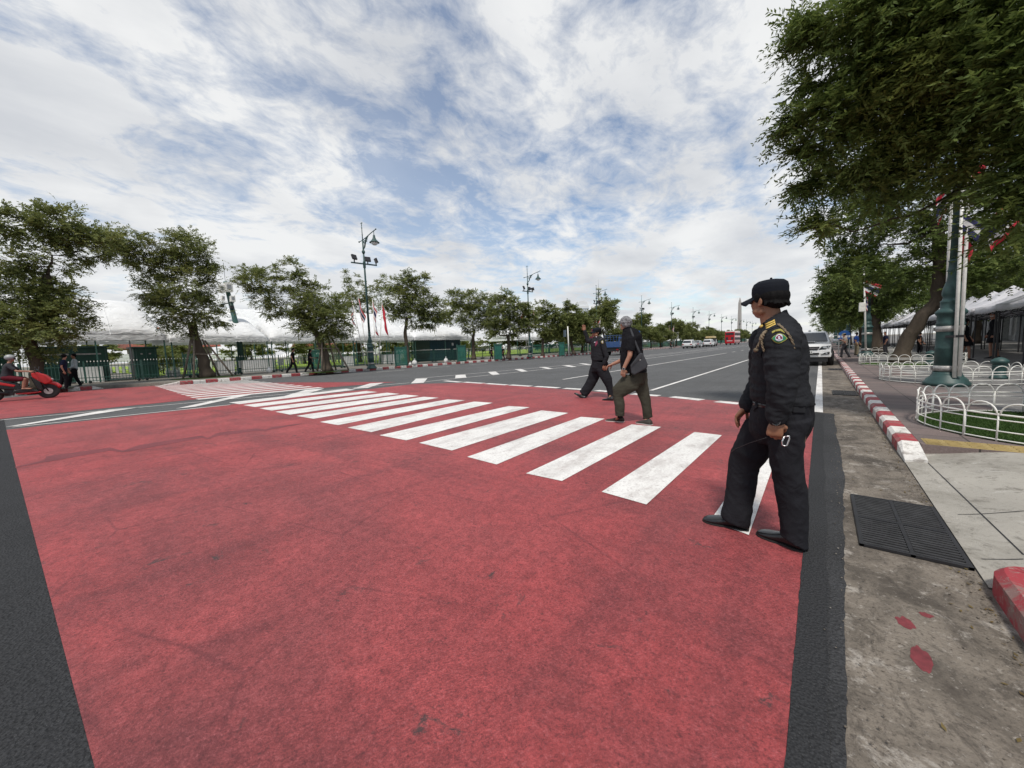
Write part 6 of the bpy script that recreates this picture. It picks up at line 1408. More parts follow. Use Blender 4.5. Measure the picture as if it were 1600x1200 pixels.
# ---------- saluting officer ----------
o = G(930, 622, 0); pm = Plane(o); o = V3(o)
J = dict(head=(932, 519.5, 0), shN=(941, 534, -.16), elN=(948, 557, -.22), wrN=(944, 570, -.20), handN=(943.5, 580, -.20), shF=(925, 533, .16), elF=(919, 533, .22), wrF=(913.5, 517, .20), handF=(912, 508, .20),
  hipN=(936, 574, -.08), knN=(949, 597, -.08), anN=(954, 618, -.08), hipF=(931, 574, .09), knF=(921, 597, .09), anF=(910, 617, .09), shC=(0, 0, 0))
del J['shC']
toepix(J, 'N', (958.5, 626.5), (941, 625.5), pm); J['heelF'] = (914, 626, -.0); J['toeF'] = (897, 614.5, .03); J['palmF'] = -pm.a*.8+pm.r*.1; J['curlF'] = (.12, .18, .12); J['palmN'] = pm.a
to = [((928, 527), (938, 525), .065), ((923, 533), (945, 530), .15), ((923, 541), (947, 538), .19), ((923.5, 549), (948, 548), .18), ((923, 557), (950, 557), .18), ((924.5, 563), (950, 563), .18)]
lg = [[((925, 565), (944, 570), .10, .08), ((921, 578), (940, 583), .098, .09), ((918.5, 590), (933, 597), .088, .09), ((913, 601), (927, 607), .08, .09), ((906, 611), (918, 619), .075, .08), ((906, 612.5), (916, 621), .07, .08)],
      [((927, 566), (950, 566), .11, -.06), ((930, 578), (951, 578), .10, -.07), ((939, 592), (956, 590), .088, -.08), ((947, 605), (957.5, 603), .078, -.08), ((950, 618), (958.5, 618), .072, -.08), ((949.5, 622), (958.5, 622), .07, -.08)]]
off2, sh_, tr_, P, A, pl_, Mh = walker(o, J, 'officer in black uniform and cap striding left with one hand raised to stop traffic', 'uniform', 'uniform_trousers', 'skin_mid', .010, 'long', 1.1, headyaw=-22, hair=('hair_black', 'short'), capm='cap', face=True, torso=to, legs=lg, fat=1.25)
k = pl_.scale(930, 540)
rt = (A((944.5, 534, -.3))-A((938, 534, -.3)))/2; cp_ = A((941.3, 533.5, -.3))
patchgrid('sleeve_patch', M['patch_yellow'], sh_, cp_, rt, V3((0, 0, k*3.4)), lambda t: (-math.sqrt(max(0, 1-t*t)), math.sqrt(max(0, 1-t*t))), sh_, 12, .005)
patchgrid('patch_centre', M['patch_white'], sh_, cp_, rt*.6, V3((0, 0, k*2.0)), lambda t: (-math.sqrt(max(0, 1-t*t)), math.sqrt(max(0, 1-t*t))), sh_, 12, .008)
patchgrid('epaulette', M['patch_white'], sh_, A((937.5, 527.3, -.2)), (A((940.5, 526.5, -.2))-A((935.5, 528, -.2)))/2, V3((0, 0, k*.8)), lambda t: (-1, 1), sh_, 6, .008)
patchgrid('breast_badge', M['patch_red'], sh_, A((931.5, 536, -.2)), (A((934, 535, -.2))-A((930, 537, -.2)))/2, V3((0, 0, k*3.6)), lambda t: (-1+.5*t, .8+.3*t), sh_, 6, .008)
patchgrid('name_tag', M['patch_white'], sh_, A((928, 534.5, -.2)), (A((929.5, 534.5, -.2))-A((926.5, 535, -.2)))/2, V3((0, 0, k*1.0)), lambda t: (-1, 1), sh_, 6, .008)
MB().ell(A((931.8, 526.5, -.13)), (.012, .012, .018)).build('collar_pin', M['patch_white'], sh_)
# ---------- background pedestrians ----------
M['navy'] = cloth('navy_shirt', (.012, .015, .035)); M['pale_shirt'] = cloth('pale_blue_shirt', (.36, .42, .44)); M['beige'] = cloth('beige_shirt', (.30, .25, .21)); M['blue_shirt'] = cloth('blue_shirt', (.02, .06, .22)); M['khaki'] = cloth('khaki_trousers', (.22, .19, .13)); M['dark_red'] = cloth('dark_red_cloth', (.10, .012, .02)); M['mint'] = cloth('mint_jacket', (.25, .45, .38)); M['grey_cloth'] = cloth('dark_grey_cloth', (.04, .04, .045))
def ped(u, v, h, label, side=-1, top='tshirt', bottom='tshirt', sk='skin_mid', z=.165, stride=.25, yaw=0, sleeve='short', hair=('hair_black', 'short'), capm=None, skirt=False, arm=(0, 0), group=None, depth=None, shoes='leather', carry=None):
    """h = height in photo pixels; side = walking direction in the image"""
    o = G(u, v, z) if depth is None else depth; p = Plane(o); k = h; s = side; vv = v if depth is None else None
    if depth is not None:
        # find the pixel of the base
        d = V3(o)-V3((0, 0, CH)); cxx = np.array(RM).T @ np.array(d); u = 800-F_*cxx[0]/cxx[2]; v = 600+F_*cxx[1]/cxx[2]
    q = 1.0/p.scale(u, v-h/2); H = h/q; ux = q/ (1)  # px per metre
    ax = (p.at(u+1, v-h/2)-p.at(u-1, v-h/2)).length/2; ux = 1/ax; X_ = lambda m: u+s*m*ux; Yv = lambda f_: v-h*f_
    st_ = stride*H/1.7
    J = dict(side=s, head=(X_(.03), Yv(.93), 0), shN=(X_(0), Yv(.80), -.15), shF=(X_(0), Yv(.80), .15), elN=(X_(-.06+arm[0]*.3), Yv(.63), -.21), elF=(X_(.05), Yv(.63), .21), wrN=(X_(.02+arm[0]), Yv(.50+arm[1]), -.20), wrF=(X_(.16), Yv(.51), .19),
      hipN=(X_(0), Yv(.52), -.08), hipF=(X_(0), Yv(.52), .08), knN=(X_(st_*.35+.05), Yv(.29), -.09), knF=(X_(-st_*.25), Yv(.28), .08), anN=(X_(st_*.75), Yv(.055), -.09), anF=(X_(-st_*.95), Yv(.06), .08))
    for s_, x in (('N', st_*.75), ('F', -st_*.95)):
        J['heel'+s_] = (X_(x-.06), Yv(.0), J['an'+s_][2]); J['toe'+s_] = (X_(x+.18), Yv(.0), J['an'+s_][2])
    r = walker(o, J, label, top, bottom, sk, .018, sleeve, 1.2, headyaw=yaw, hair=hair, capm=capm, hands_=True, skirt=skirt, group=group, hs=H/1.72, shoes=shoes); return r
ped(457, 583, 39.5, 'man in black clothes striding right past the marquees, left of the walking pair', 1, 'tshirt', 'tshirt', 'skin_tan', yaw=0, stride=.34)
w2 = ped(484, 581.5, 36, 'woman in black with dark hair, right of the walking pair, holding a phone', 1, 'tshirt', 'tshirt', 'skin_tan', hair=('hair_black', 'long'), arm=(.30, .12), stride=.3)
b_, s_, t_, P, A, pl_, Mh = w2
o = MB().obox(P['wrN']+(P['wrN']-P['elN']).normalized()*.13+V3((0, 0, .02)), .01, .04, .075, Matrix.Rotation(.8, 3, 'Y')).build('phone', M['black']); o.location = b_.location; tag(o, 'dark phone held by the woman walking past the marquees', 'phone')
ped(99, 608, 55, 'man in navy polo with white cuffs seen from the back beside the red scooter', 1, 'navy', 'tshirt', 'skin_tan', stride=.12, yaw=50, z=.165)
w3 = ped(116, 603.5, 51, 'man in pale blue long-sleeved shirt leaning beside the green booth', -1, 'pale_shirt', 'tshirt', 'skin_brown', sleeve='long', stride=.22, yaw=-20, arm=(.12, .06))
ped(768, 562, 19, 'dark figure walking behind the barriers, left one of the pair near the second lamp', 1, stride=.2); ped(786, 562, 21, 'dark figure walking behind the barriers, right one of the pair near the second lamp', -1, stride=.25)
ped(1320, 558.5, 38, 'man in beige shirt and cap stepping onto the kerb behind the white pickup', -1, 'beige', 'grey_cloth', 'skin_tan', z=ZP, stride=.25, capm='khaki', arm=(.12, .22))
ped(1338, 555, 36, 'man in blue shirt and khaki trousers seen from behind near the blue sign', 1, 'blue_shirt', 'khaki', 'skin_mid', z=ZP, stride=.06, yaw=75)
w4 = ped(1553, 560, 73, 'woman in short black dress and face mask walking under the canopies', -1, 'tshirt', 'tshirt', 'skin_tan', z=ZP, skirt=True, yaw=-75, hair=('hair_black', 'long'), stride=.10, sleeve='long')
b_, s_, t_, P, A, pl_, Mh = w4; MB().ell(P['head']+Mh @ V3((0, .075, -.045)), (.05, .035, .038), Mh).build('face_mask', M['white_plastic'], b_)
w5 = ped(1508, 563, 66, 'person in black dress half hidden behind the big green lamp column', 1, 'tshirt', 'tshirt', 'skin_tan', z=ZP, skirt=True, yaw=60, stride=.14, hair=('hair_black', 'long'))
ped(1384, 554, 36, 'person in dark clothes facing the road beyond the leaning tree', -1, 'navy', 'grey_cloth', 'skin_tan', z=ZP, yaw=-70, stride=.05)
ped(1437, 553, 34, 'dark clothed person standing under the canopies behind the leaning tree', 1, 'tshirt', 'tshirt', 'skin_mid', z=ZP, yaw=40, stride=.1)
ped(1048, 545, 12.5, 'distant dark pedestrian on the left pavement near the green motorcyclist', 1, stride=.2); ped(1076, 543, 12, 'distant dark pedestrian by the teal fence, left of the white cars', -1, stride=.2)
# ================= vehicles =================
def paint(name, col, rough=.25):
    m = Mt(name, col, rough, 0, .5); m.b.inputs['Coat Weight'].default_value = .6; m.b.inputs['Coat Roughness'].default_value = .08; m.var(3, .04, 4); return m.done()
M['car_white'] = paint('white_car_paint', (.70, .70, .69)); M['car_silver'] = paint('silver_car_paint', (.32, .33, .34)); M['car_red'] = paint('red_vehicle_paint', (.45, .012, .015)); M['truck_blue'] = paint('blue_truck_paint', (.03, .075, .20), .5); M['bus_red'] = paint('red_bus_paint', (.42, .012, .02)); M['gloss_black'] = paint('gloss_black', (.01, .01, .011)); M['bus_window'] = plain('dark_bus_window', (.02, .022, .025), .6); M['cream'] = plain('cream_canopy', (.5, .38, .18), .6, 0, .08)
M['car_glass'] = plain('tinted_glass', (.035, .042, .05), .06, 0, 0, spec=.7); M['lens'] = plain('headlamp_lens', (.42, .44, .45), .08, .3, 0); M['tail'] = plain('tail_lamp', (.35, .01, .01), .2, 0, 0); M['chrome'] = plain('chrome', (.55, .55, .56), .12, 1, 0); M['plate'] = plain('plate', (.62, .62, .60), .5, 0, 0)
def wheel(t, x, y, r, w_=.2, spokes=6, name='wheel'):
    s = 1 if x > 0 else -1; q = MB().lathe([(r*.6, -w_/2), (r*.93, -w_/2), (r, -w_*.35), (r, w_*.35), (r*.93, w_/2), (r*.6, w_/2)], (0, 0, 0), 24, Matrix.Rotation(math.pi/2, 3, 'Y')).build(name, M['rubber'], t); q.location = (x, y, r)
    m = MB(); m.tube([(s*w_*.1, 0, 0), (s*w_*.46, 0, 0)], r*.14, 10)
    for i in range(spokes): a = 2*math.pi*i/spokes; m.bar((s*w_*.4, 0, 0), (s*w_*.42, math.cos(a)*r*.6, math.sin(a)*r*.6), .03, .07)
    m.tube([(s*w_*.30, r*.60*math.cos(a), r*.60*math.sin(a)) for a in np.linspace(0, 2*math.pi, 21)], .018, 6, cap=False)
    m.build('rim', M['grey_metal'], q); return q
def grid_body(t, prof, name, mat, bevel=.04):
    """prof: list of (y, z, half width): outline going round; closed prism whose sides tuck in with width"""
    m = MB(); n = len(prof); m.v = [(w_, y, z) for y, z, w_ in prof]+[(-w_, y, z) for y, z, w_ in prof]; m.f = [list(range(n)), [n+i for i in range(n)][::-1]]+[[i, n+i, n+(i+1) % n, (i+1) % n] for i in range(n)]; m.m = [0]*len(m.f); m.sm = [False]*len(m.f)
    return m.build(name, mat, t, bevel=bevel, seg=3)
# --- parked pickup, front towards the camera (local -y is the front) ---
def pickup(loc, rz):
    t = empty('pickup_truck', loc, rz, 'white pickup truck parked at the right kerb, facing the camera behind the officer', 'pickup truck'); W = .89
    grid_body(t, [(-2.55, .42, W-.08), (-2.62, .62, W-.05), (-2.58, .92, W-.04), (-2.45, 1.08, W-.06), (-1.35, 1.17, W-.05), (-.95, 1.18, W-.03), (2.6, 1.18, W-.03), (2.62, .55, W-.03), (2.1, .45, W), (-1.2, .42, W)], 'body', M['car_white'], .05)
    cabin = grid_body(t, [(-1.22, 1.15, W-.08), (-.45, 1.66, W-.20), (-.2, 1.73, W-.22), (.95, 1.74, W-.22), (1.25, 1.62, W-.20), (1.45, 1.17, W-.08)], 'cabin', M['car_white'], .05)
    g = MB(); 
    def q4(a, b, c, d): g.add([a, b, c, d], [(0, 1, 2, 3)])
    n_ = V3((0, -.55, .83))*.012
    q4((-.72, -1.18-.01, 1.215), (.72, -1.18-.01, 1.215), (.615, -.50-.012, 1.655), (-.615, -.50-.012, 1.655)); g.build('windscreen', M['car_glass'], t).location = (0, -.012, .008)
    for s in (-1, 1):
        m = MB(); m.prism([(-.95, 1.21), (1.2, 1.21), (.98, 1.62), (-.42, 1.62)], lambda p, k: (s*(W-.075-(p[1]-1.17)*.26+.006*k+.004), p[0], p[1])); m.build('side_window', M['car_glass'], t)
        m = MB().ell((s*(W+.12), -.85, 1.22), (.13, .09, .085), nu=14, nv=10).bar((s*(W-.08), -.85, 1.16), (s*(W+.06), -.85, 1.2), .04); m.build('wing_mirror', M['car_white'], t)
        h = MB().prism([(.40, .80), (.80, .84), (.815, 1.00), (.50, .96)], lambda p, k: (s*p[0], -2.585+.05*abs(p[0]-.4)*2-.03*k, p[1])).build('headlight', M['glass_dark'], t); MB().ell((s*.62, -2.62, .905), (.085, .02, .052), nu=12, nv=8).build('reflector', M['lens'], h); MB().ell((s*.745, -2.60, .915), (.04, .02, .045), nu=12, nv=8).build('indicator', M['lens'], h)
        f = MB().prism([(.48, .56), (.78, .58), (.79, .70), (.62, .66)], lambda p, k: (s*p[0], -2.60-.035*k, p[1])).build('fog_recess', M['black'], t); MB().ell((s*.68, -2.64, .625), (.04, .015, .035), nu=10, nv=6).build('fog_lamp', M['lens'], f)
        for y in (-1.75, 1.55): MB().tube([(s*(W-.01), y+.45*math.cos(a), .40+.45*math.sin(a)) for a in np.linspace(0, math.pi, 13)], .035, 6).tube([(s*(W-.14), y, .40), (s*(W+.004), y, .40)], .415, 24).build('wheel_arch', M['black'], t)
        for y in (-1.75, 1.55): wheel(t, s*(W-.06), y, .37, .25)
        MB().tube([(s*(W-.0), -.4, .98), (s*(W+.03), -.4, .98), (s*(W+.03), -.2, .98), (s*(W), -.2, .98)], .012, 6).build('door_handle', M['chrome'], t)
    gr = MB().prism([(-.36, .80), (.36, .80), (.44, .96), (-.44, .96)], lambda p, k: (p[0], -2.60-.03*k, p[1])).build('grille', M['black'], t); MB().box(-.39, .39, -2.645, -2.628, .868, .890).build('grille_bar', M['chrome'], gr); MB().ell((0, -2.65, .90), (.075, .012, .05), nu=14, nv=8).build('emblem', M['chrome'], gr)
    b = MB().prism([(-.84, .44), (.84, .44), (.86, .60), (.80, .77), (-.80, .77), (-.86, .60)], lambda p, k: (p[0], -2.50-(.15-.05*abs(p[0]))*k, p[1])).build('bumper', M['car_white'], t, bevel=.03)
    MB().box(-.42, .42, -2.668, -2.652, .56, .66).build('intake', M['black'], b); MB().box(-.9*.82, .9*.82, -2.56, -2.3, .22, .438).build('skid_panel', M['black'], t)
    p = MB().box(-.20, .20, -2.70, -2.672, .635, .765).build('number_plate', M['plate'], t); m = MB(); rr = random.Random(2)
    for i in range(6): m.box(-.165+i*.057+(.02 if i > 1 else 0), -.165+i*.057+.026+(.02 if i > 1 else 0), -2.7035, -2.7005, .665, .735)
    m.build('plate_characters', M['black'], p)
    sc = MB().prism([(-.28, 1.19), (.28, 1.19), (.24, 1.235), (-.24, 1.235)], lambda p, k: (p[0], -1.95+.6*k, p[1]-.02)).build('bonnet_scoop', M['car_white'], t, bevel=.01); MB().box(-.22, .22, -1.955, -1.952, 1.182, 1.205).build('slot', M['black'], sc)
    MB().box(-W+.06, W-.06, 1.55, 2.6, 1.182, 1.25).build('bed_rail', M['car_white'], t); MB().bar((-.5, -.02, 1.735), (-.5, .0, 1.82), .02).ell((0, .3, 1.78), (.06, .06, .06)).build('roof_fitting', M['white_metal'], t)
    for s in (-.35, .25): MB().bar((s-.3, -1.22, 1.20), (s+.18, -1.12, 1.27), .016).build('wiper', M['black'], t)
    return t
pickup(V3((-.46, 24.2, 0)), 0).scale = (.98, 1, .90)
# --- generic passenger car seen from behind (local +y front) ---
def car(kind, mat, loc, rz, label, group='cars on the road'):
    t = empty('parked_car', loc, rz, label, 'car', group); W = .88
    if kind == 'suv':
        grid_body(t, [(-2.2, .40, W-.08), (-2.25, .75, W-.04), (-2.2, 1.0, W-.04), (1.2, 1.0, W-.03), (2.05, .88, W-.10), (2.2, .65, W-.12), (2.15, .35, W-.08), (-1, .28, W)], 'body', M[mat], .06); cab = [(-2.15, .98, W-.06), (-1.9, 1.52, W-.20), (-1.4, 1.62, W-.22), (.2, 1.62, W-.22), (1.25, .99, W-.08)]
    else:
        grid_body(t, [(-2.3, .38, W-.08), (-2.35, .7, W-.04), (-2.3, .92, W-.06), (-1.5, .95, W-.04), (1.2, .92, W-.03), (2.1, .75, W-.10), (2.2, .5, W-.12), (2.1, .3, W-.08), (-1, .25, W)], 'body', M[mat], .06); cab = [(-1.7, .93, W-.08), (-1.0, 1.38, W-.22), (-.3, 1.44, W-.24), (.3, 1.42, W-.23), (1.2, .92, W-.08)]
    grid_body(t, cab, 'cabin', M[mat], .05); y0, z0, w0 = cab[0]; y1, z1, w1 = cab[1]
    MB().add([( -w0+.08, y0+.06-.03, z0+.1), (w0-.08, y0+.03, z0+.1), (w1-.05, y1-.03, z1-.04), (-w1+.05, y1-.03, z1-.04)], [(0, 1, 2, 3)]) 
    m = MB(); m.prism([(-w0+.08, .12), (w0-.08, .12), (w1-.05, .92), (-w1+.05, .92)], lambda p, k: (p[0], y0+(y1-y0)*p[1]-.02-.01*k, z0+(z1-z0)*p[1])); m.build('rear_window', M['car_glass'], t)
    ya, za, wa = cab[-1]; yb, zb, wb = cab[-2]; m = MB(); m.prism([(-wa+.08, .1), (wa-.08, .1), (wb-.05, .92), (-wb+.05, .92)], lambda p, k: (p[0], ya+(yb-ya)*p[1]+.02+.01*k, za+(zb-za)*p[1])); m.build('windscreen', M['car_glass'], t)
    for s in (-1, 1):
        MB().prism([(cab[0][0]+.25, z0+.07), (ya-.25, z0+.07), (yb-.05, zb-.08), (y1+.15, z1-.08)], lambda p, k: (s*(w0+.012-(p[1]-z0)*.26+.006*k), p[0], p[1])).build('side_window', M['car_glass'], t)
        MB().box(min(s*(W-.32), s*(W-.04)), max(s*(W-.32), s*(W-.04)), -2.38 if kind != 'suv' else -2.28, -2.2, .70, .86).build('tail_light', M['tail'], t)
        for y in (-1.35, 1.35): wheel(t, s*(W-.08), y, .32, .2)
        MB().ell((s*(W+.08), .75, 1.0), (.10, .06, .06), nu=10, nv=8).build('wing_mirror', M[mat], t)
    MB().box(-.26, .26, -2.39 if kind != 'suv' else -2.285, -2.2, .52, .64).build('number_plate', M['plate'], t); MB().box(-W+.15, W-.15, -2.34 if kind != 'suv' else -2.24, -2.0, .24, .42).build('rear_bumper', M['black'], t)
    return t
car('suv', 'car_white', V3((-19.6, 78.5, 0)), .02, 'white car with dark rear window, nearest of the parked cars far down the left side')
car('sedan', 'car_silver', V3((-19.9, 85.5, 0)), 0, 'silver car parked just past the nearest white one')
car('suv', 'car_white', V3((-19.2, 93, 0)), 0, 'white car parked in front of the cream topped truck')
car('sedan', 'car_white', V3((-15.5, 150, 0)), math.pi, 'tiny white vehicle far down the road by the right end of the left trees')
# blue cargo truck seen behind the officers
t = empty('cargo_truck', (-19.0, 44.2, 0), 0, 'blue open-bed truck with railings between the two walking men', 'truck')
MB().box(-1.0, 1.0, -2.4, 1.4, .95, 1.08).box(-1.0, 1.0, -2.4, -2.33, 1.081, 1.62).box(-1.0, -.93, -2.32, 1.4, 1.081, 1.62).box(.93, 1.0, -2.32, 1.4, 1.081, 1.62).build('cargo_bed', M['truck_blue'], t)
m = MB(); [m.box(x, x+.05, -2.43, -2.402, 1.0, 1.62) for x in (-.98, -.34, .3, .93)]; m.build('bed_ribs', M['truck_blue'], t)
m = MB(); [m.bar((x, y, 1.62), (x, y, 2.35), .04) for x in (-.97, .97) for y in (-2.3, -1.4, -.5, .4, 1.3)]; [m.bar((x, -2.3, z), (x, 1.3, z), .035) for x in (-.97, .97) for z in (1.9, 2.12, 2.35)]; [m.bar((-.97, y, 2.35), (.97, y, 2.35), .035) for y in (-2.3, 1.3)]; m.build('railings', M['truck_blue'], t)
c = grid_body(t, [(1.5, .7, .95), (1.5, 2.2, .86), (2.9, 2.2, .84), (3.35, 1.4, .92), (3.4, .6, .95)], 'cab', M['truck_blue'], .06); MB().box(-.7, .7, 1.47, 1.495, 1.45, 2.0).build('rear_window', M['car_glass'], t)
MB().box(-.85, .85, -2.3, 3.2, .55, .94).box(-.9, .9, -2.45, -2.3, .45, .6).build('chassis', M['black'], t)
for s in (-1, 1):
    for y in (-1.3, 2.5): wheel(t, s*.82, y, .42, .26)
    MB().box(s*.75-.12, s*.75+.12, -2.46, -2.451, .62, .74).build('tail_light', M['tail'], t)
# cream-topped truck
t = empty('songthaew', (-20.0, 99, 0), 0, 'small truck with cream passenger top, between the white cars and red bus', 'truck'); grid_body(t, [(-2.2, .5, .85), (-2.2, 1.0, .87), (2.2, 1.0, .87), (2.4, .5, .85)], 'body', M['car_silver']); grid_body(t, [(-2.2, 1.9, .85), (-2.2, 2.35, .75), (1.0, 2.35, .75), (1.0, 1.9, .85)], 'passenger_top', M['cream']); grid_body(t, [(1.05, 1.0, .8), (1.1, 1.7, .7), (1.7, 1.7, .7), (2.1, 1.0, .8)], 'cab', M['car_silver'])
m = MB(); [m.bar((x, y, 1.0), (x, y, 1.9), .05) for x in (-.8, .8) for y in (-2.1, -1, 0, .9)]; m.build('posts', M['dark_metal'], t)
for s in (-1, 1):
    for y in (-1.4, 1.5): wheel(t, s*.8, y, .34)
# red double-decker bus
t = empty('double_decker_bus', (-18.6, 118, 0), 0, 'red double-decker bus seen from behind, far down the road', 'bus'); W = 1.3
MB().box(-W, W, -5, 5, .45, 4.0).build('body', M['bus_red'], t, bevel=.12, seg=3); MB().box(-W+.05, W-.05, 1.0, 4.9, 4.002, 4.35).box(-W+.1, W-.1, -4.8, -4.2, 4.002, 4.2).build('roof_canopy', M['white_metal'], t)
m = MB().box(-1.05, 1.05, -5.02, -5.002, 3.05, 3.65).box(-1.05, -.4, -5.02, -5.002, 1.6, 2.4).box(.4, 1.05, -5.02, -5.002, 1.6, 2.4); m.build('rear_windows', M['car_glass'], t); MB().box(-.75, .75, -5.03, -5.003, 1.18, 1.35).build('rear_lettering', M['plate'], t)
for s in (-1, 1):
    m = MB(); [m.box(min(s*W, s*(W+.015)), max(s*W, s*(W+.015)), -4.6+1.6*i, -3.2+1.6*i, z, z+.8) for i in range(6) for z in (1.5, 2.85)]; m.build('side_windows', M['bus_window'], t)
    for y in (-3.2, 3.2): wheel(t, s*(W-.12), y, .48, .28)
    MB().box(min(s*.95, s*1.2), max(s*.95, s*1.2), -5.04, -5.003, .8, 1.1).build('tail_light', M['tail'], t)
t.scale = (.86, .9, .86)
# bus stop shelter roofs with teal posts
t = empty('bus_shelter', (-29.3, 72, .165), 0, 'green roofed shelter on the left pavement beyond the green motorcyclist', 'shelter'); MB().prism([(-1.4, 2.3), (1.4, 2.3), (0, 2.9)], lambda p, k: (p[0], -3+6*k, p[1])).build('roof', M['green_panel2'], t)
for sx in (-1.2, 1.2):
    for sy in (-2.8, 2.8): MB().bar((sx, sy, 0), (sx, sy, 2.3), .1).build('post', M['green_metal'], t)
# signs/pictures on poles far left
for k, (u, v) in enumerate([(977, 520), (1063, 524), (1118, 516)]):
    L_ = V3(((-27.4), (52, 71, 96)[k], .165)); p = Plane(L_); t = empty('banner_pole', L_, 0, ['pole with a small coloured banner left of the green motorcyclist', 'pole with a small blue and white banner above the white cars', 'pole with a pale banner above the cream topped truck'][k], 'banner pole', 'banner poles in the left tree row')
    MB().tube([(0, 0, 0), (0, 0, 3.6)], .06, 8).build('pole', M['white_metal'], t); MB().box(.07, .9, -.02, .02, 2.2, 3.5).build('banner', M[['patch_red', 'sign_blue', 'plate'][k]], t)
# --- scooters ---
def scooter(o, fwd, label, mat='car_red', s=1.0, group=None):
    """o: point under the front wheel contact, fwd: heading"""
    t = empty('motor_scooter', o, math.atan2(fwd[1], fwd[0]), label, 'motor scooter', group)   # local +x = heading, origin under the front axle
    w_ = lambda x, r: MB().lathe([(r*.68, -.055), (r*.9, -.06), (r, -.03), (r, .03), (r*.9, .06), (r*.68, .055)], (0, 0, 0), 24, Matrix.Rotation(math.pi/2, 3, 'X')).build('wheel', M['rubber'], t)
    for x, r in ((0, .29), (-1.36, .29)):
        q = w_(x, r); q.location = (x, 0, r); m = MB(); [m.bar((0, 0, 0), (.2*math.cos(a), 0, .2*math.sin(a)), .03, .02) for a in np.linspace(0, 2*math.pi, 7)[:-1]]; m.tube([(.2*math.cos(a), 0, .2*math.sin(a)) for a in np.linspace(0, 2*math.pi, 17)], .012, 6, cap=False); m.tube([(0, -.07, 0), (0, .07, 0)], .04, 10); m.build('rim', M['grey_metal'], q)
        MB().tube([(0, -.075, 0), (0, -.07, 0)], .12, 18).build('brake_disc', M['tin'], q)
    MB().tube([(0, -.08, .29), (-.16, -.08, .72)], .022, 8).tube([(0, .08, .29), (-.16, .08, .72)], .022, 8).build('fork', M['dark_metal'], t)
    fd = MB(); fd.tube([(.33*math.cos(a), 0, .29+.33*math.sin(a)) for a in np.linspace(.35, 2.3, 10)], .07, 8, flat=((0, 1, 0), 1.0)); fd.build('front_mudguard', M[mat], t)
    P_ = lambda pts, w0, w1, name, mt: (lambda m: (m.prism(pts, lambda p, k: (p[0], (w1 if k else -w1), p[1])), m.build(name, M[mt], t, bevel=.035, seg=3))[1])(MB())
    sh = P_([(.08, .62), (.16, .72), (.02, .92), (-.20, 1.05), (-.36, 1.02), (-.34, .86), (-.16, .66), (-.05, .56)], .1, .17, 'front_fairing', mat); MB().ell((.12, 0, .74), (.05, .15, .05)).build('headlight', M['lens'], sh)
    P_([(-.14, .66), (-.32, .92), (-.40, .90), (-.30, .50), (-.22, .34), (-.12, .34)], .1, .15, 'leg_shield', 'gloss_black')
    P_([(-.20, .30), (-.85, .28), (-.85, .40), (-.62, .46), (-.30, .38)], .1, .16, 'footboard', 'gloss_black'); P_([(-.16, .26), (-.5, .22), (-.8, .24), (-.8, .29), (-.2, .31)], .1, .13, 'lower_cowl', mat)
    P_([(-.60, .40), (-.66, .62), (-.9, .74), (-1.62, .86), (-1.66, .80), (-1.45, .58), (-1.05, .45)], .1, .16, 'body', 'gloss_black'); P_([(-.74, .60), (-1.1, .74), (-1.68, .88), (-1.6, .80), (-1.1, .62), (-.8, .52)], .1, .172, 'side_panel', mat)
    P_([(-.62, .72), (-.72, .80), (-1.1, .80), (-1.3, .90), (-1.62, .92), (-1.62, .86), (-1.0, .70)], .1, .14, 'seat', 'black')
    ws = MB(); ws.prism([(-.14, -.13), (.14, -.13), (.10, .16), (-.10, .16)], lambda p, k: (-.10-(p[1]+.13)*.55+.008*k, p[0], .98+(p[1]+.13)*.85)); ws.build('windscreen', M['car_glass'], t)
    MB().tube([(-.30, -.34, 1.06), (-.26, -.12, 1.06), (-.26, .12, 1.06), (-.30, .34, 1.06)], .018, 8).build('handlebar', M['black'], t)
    for y in (-.3, .3): MB().tube([(-.26, y, 1.06), (-.2, y*1.1, 1.2)], .01, 6).ell((-.2, y*1.15, 1.22), (.02, .06, .04)).build('mirror', M['black'], t)
    MB().tube([(-.95, -.16, .30), (-1.6, -.2, .42)], [.05, .07], 10).build('exhaust', M['dark_metal'], t); MB().box(-1.05, -.85, -.1, .1, .2, .5).build('engine', M['dark_metal'], t)
    return t
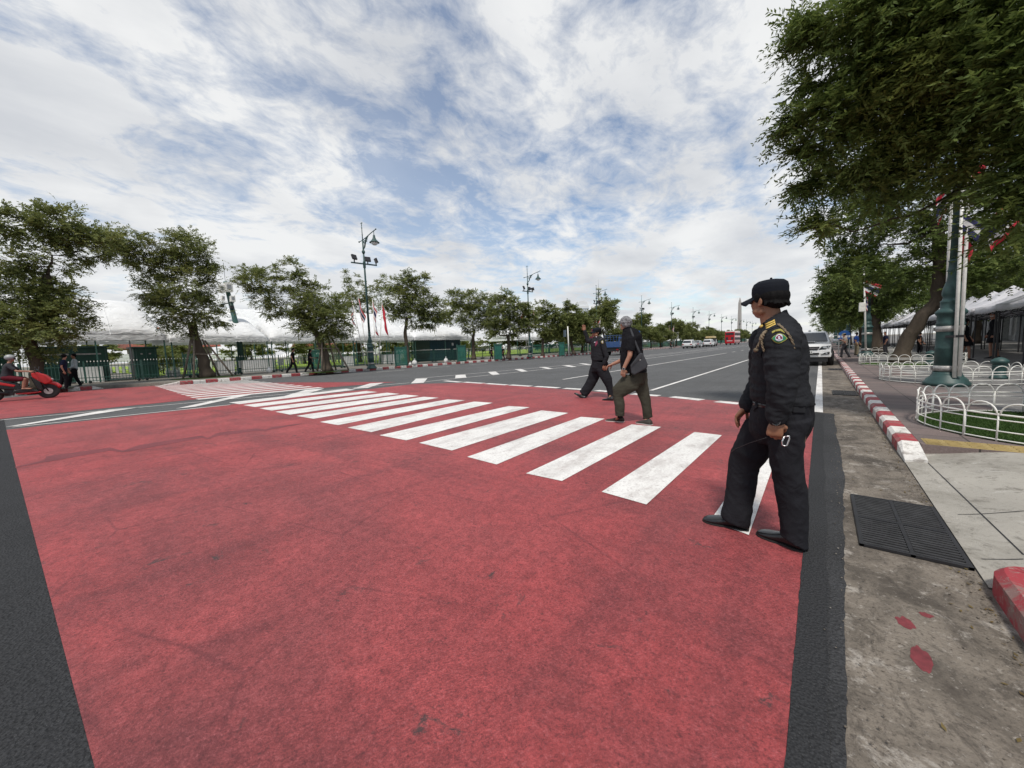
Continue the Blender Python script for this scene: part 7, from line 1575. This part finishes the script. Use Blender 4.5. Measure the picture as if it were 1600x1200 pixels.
def rider(t, label, top='grey_cloth', bottom='grey_cloth', bare=True, helmet='grey_metal', bag=False):
    """seated rider in the scooter's own frame, placed beside it as a thing"""
    L = t.matrix_basis; mt = Matrix.Translation(t.location) @ Matrix.Rotation(t.rotation_euler[2], 4, 'Z'); b = MB()
    pv = V3((-.98, 0, .90)); nk = V3((-.86, 0, 1.40)); hc = V3((-.80, 0, 1.60)); Mh = hframe(hc, (1, 0, 0), -.1)
    head(b, hc, Mh, .95, ears=False); limb(b, [nk, hc-V3((0, 0, .06))], [.055, .05], ends=False); X_, Y_ = V3((.11, 0, 0)), V3((0, .15, 0)); rings(b, [(pv, X_, Y_), (pv.lerp(nk, .5), X_, Y_*.95), (pv.lerp(nk, .9), X_, Y_*1.15), (nk, X_*.6, Y_*.7)], 16)
    J = {}
    for s in (-1, 1):
        sh = V3((-.86, s*.17, 1.34)); el = V3((-.66, s*.28, 1.12)); wr = V3((-.38, s*.30, 1.09)); hp = V3((-.98, s*.09, .88)); kn = V3((-.52, s*.20, .80)); an = V3((-.58, s*.18, .46)); J[s] = (sh, el, wr, hp, kn, an)
        limb(b, [sh, el, wr], [.046, .038, .028]); limb(b, [hp, kn, an], [.085, .062, .04]); limb(b, [an, an+V3((.16, 0, -.03))], [.035, .028]); hand(b, wr, (1, 0, -.1), (.2, 0, -1), s == 1, .95, (.9, 1.3, .8), .6, .03, 1.2)
    o = fuse(b, 'person', M['skin_tan'], .014, 2); o.matrix_world = mt; tag(o, label, 'person')
    s_ = MB(); rings(s_, [(pv-V3((0, 0, .03)), X_*1.3, Y_*1.2), (pv.lerp(nk, .5), X_*1.2, Y_*1.1), (pv.lerp(nk, .9), X_*1.15, Y_*1.3), (nk+V3((0, 0, .03)), X_*.6, Y_*.6)], 18)
    for s in (-1, 1): limb(s_, [J[s][0], J[s][0].lerp(J[s][1], .8)], [.072, .062], ends=False); s_.ell(J[s][0], .072)
    fuse(s_, 'shirt', M[top], .016, 3, o, (.006, 7, 12, 1)); t_ = MB()
    for s in (-1, 1): limb(t_, [J[s][3], J[s][4].lerp(J[s][3], .12)] if bare else [J[s][3], J[s][4], J[s][5]], [.11, .085] if bare else [.11, .08, .06])
    fuse(t_, 'shorts' if bare else 'trousers', M[bottom], .016, 3, o)
    for s in (-1, 1): shoe(J[s][5]+V3((-.05, 0, -.05)), J[s][5]+V3((.21, 0, -.06)), o, 'suede' if not bare else 'skin_tan', 'sole', .045, .05)
    hl = MB().ell(hc+V3((-.015, 0, .045)), (.135, .12, .115), nu=20, nv=14); h = hl.build('helmet', M[helmet], o); MB().tube([hc+V3((.10, y, .045)) for y in (-.06, 0, .06)], .012, 6).prism([(-.09, -.05), (.09, -.05), (.10, .04), (-.10, .04)], lambda p, k: hc+V3((.115-.35*p[0]**2*8*.3+.006*k, p[0], p[1]))).build('visor', M['glass_dark'], h)
    return o
so_ = G(78, 622, 0); sc1 = scooter(so_, (.12, 1), 'red and black scooter at the left edge, ridden in front of the pavement')
rider(sc1, 'rider in dark top, shorts and grey helmet on the red scooter at the left edge', 'grey_cloth', 'dark_red')
sc2 = scooter(V3((-25.4, 63, 0)), (0, 1), 'distant dark motor scooter by the left kerb', 'gloss_black'); rider(sc2, 'distant motorcyclist in mint green jacket by the left kerb', 'mint', 'grey_cloth', False, 'mint')
# pale scooter-bike leaning behind the navy man
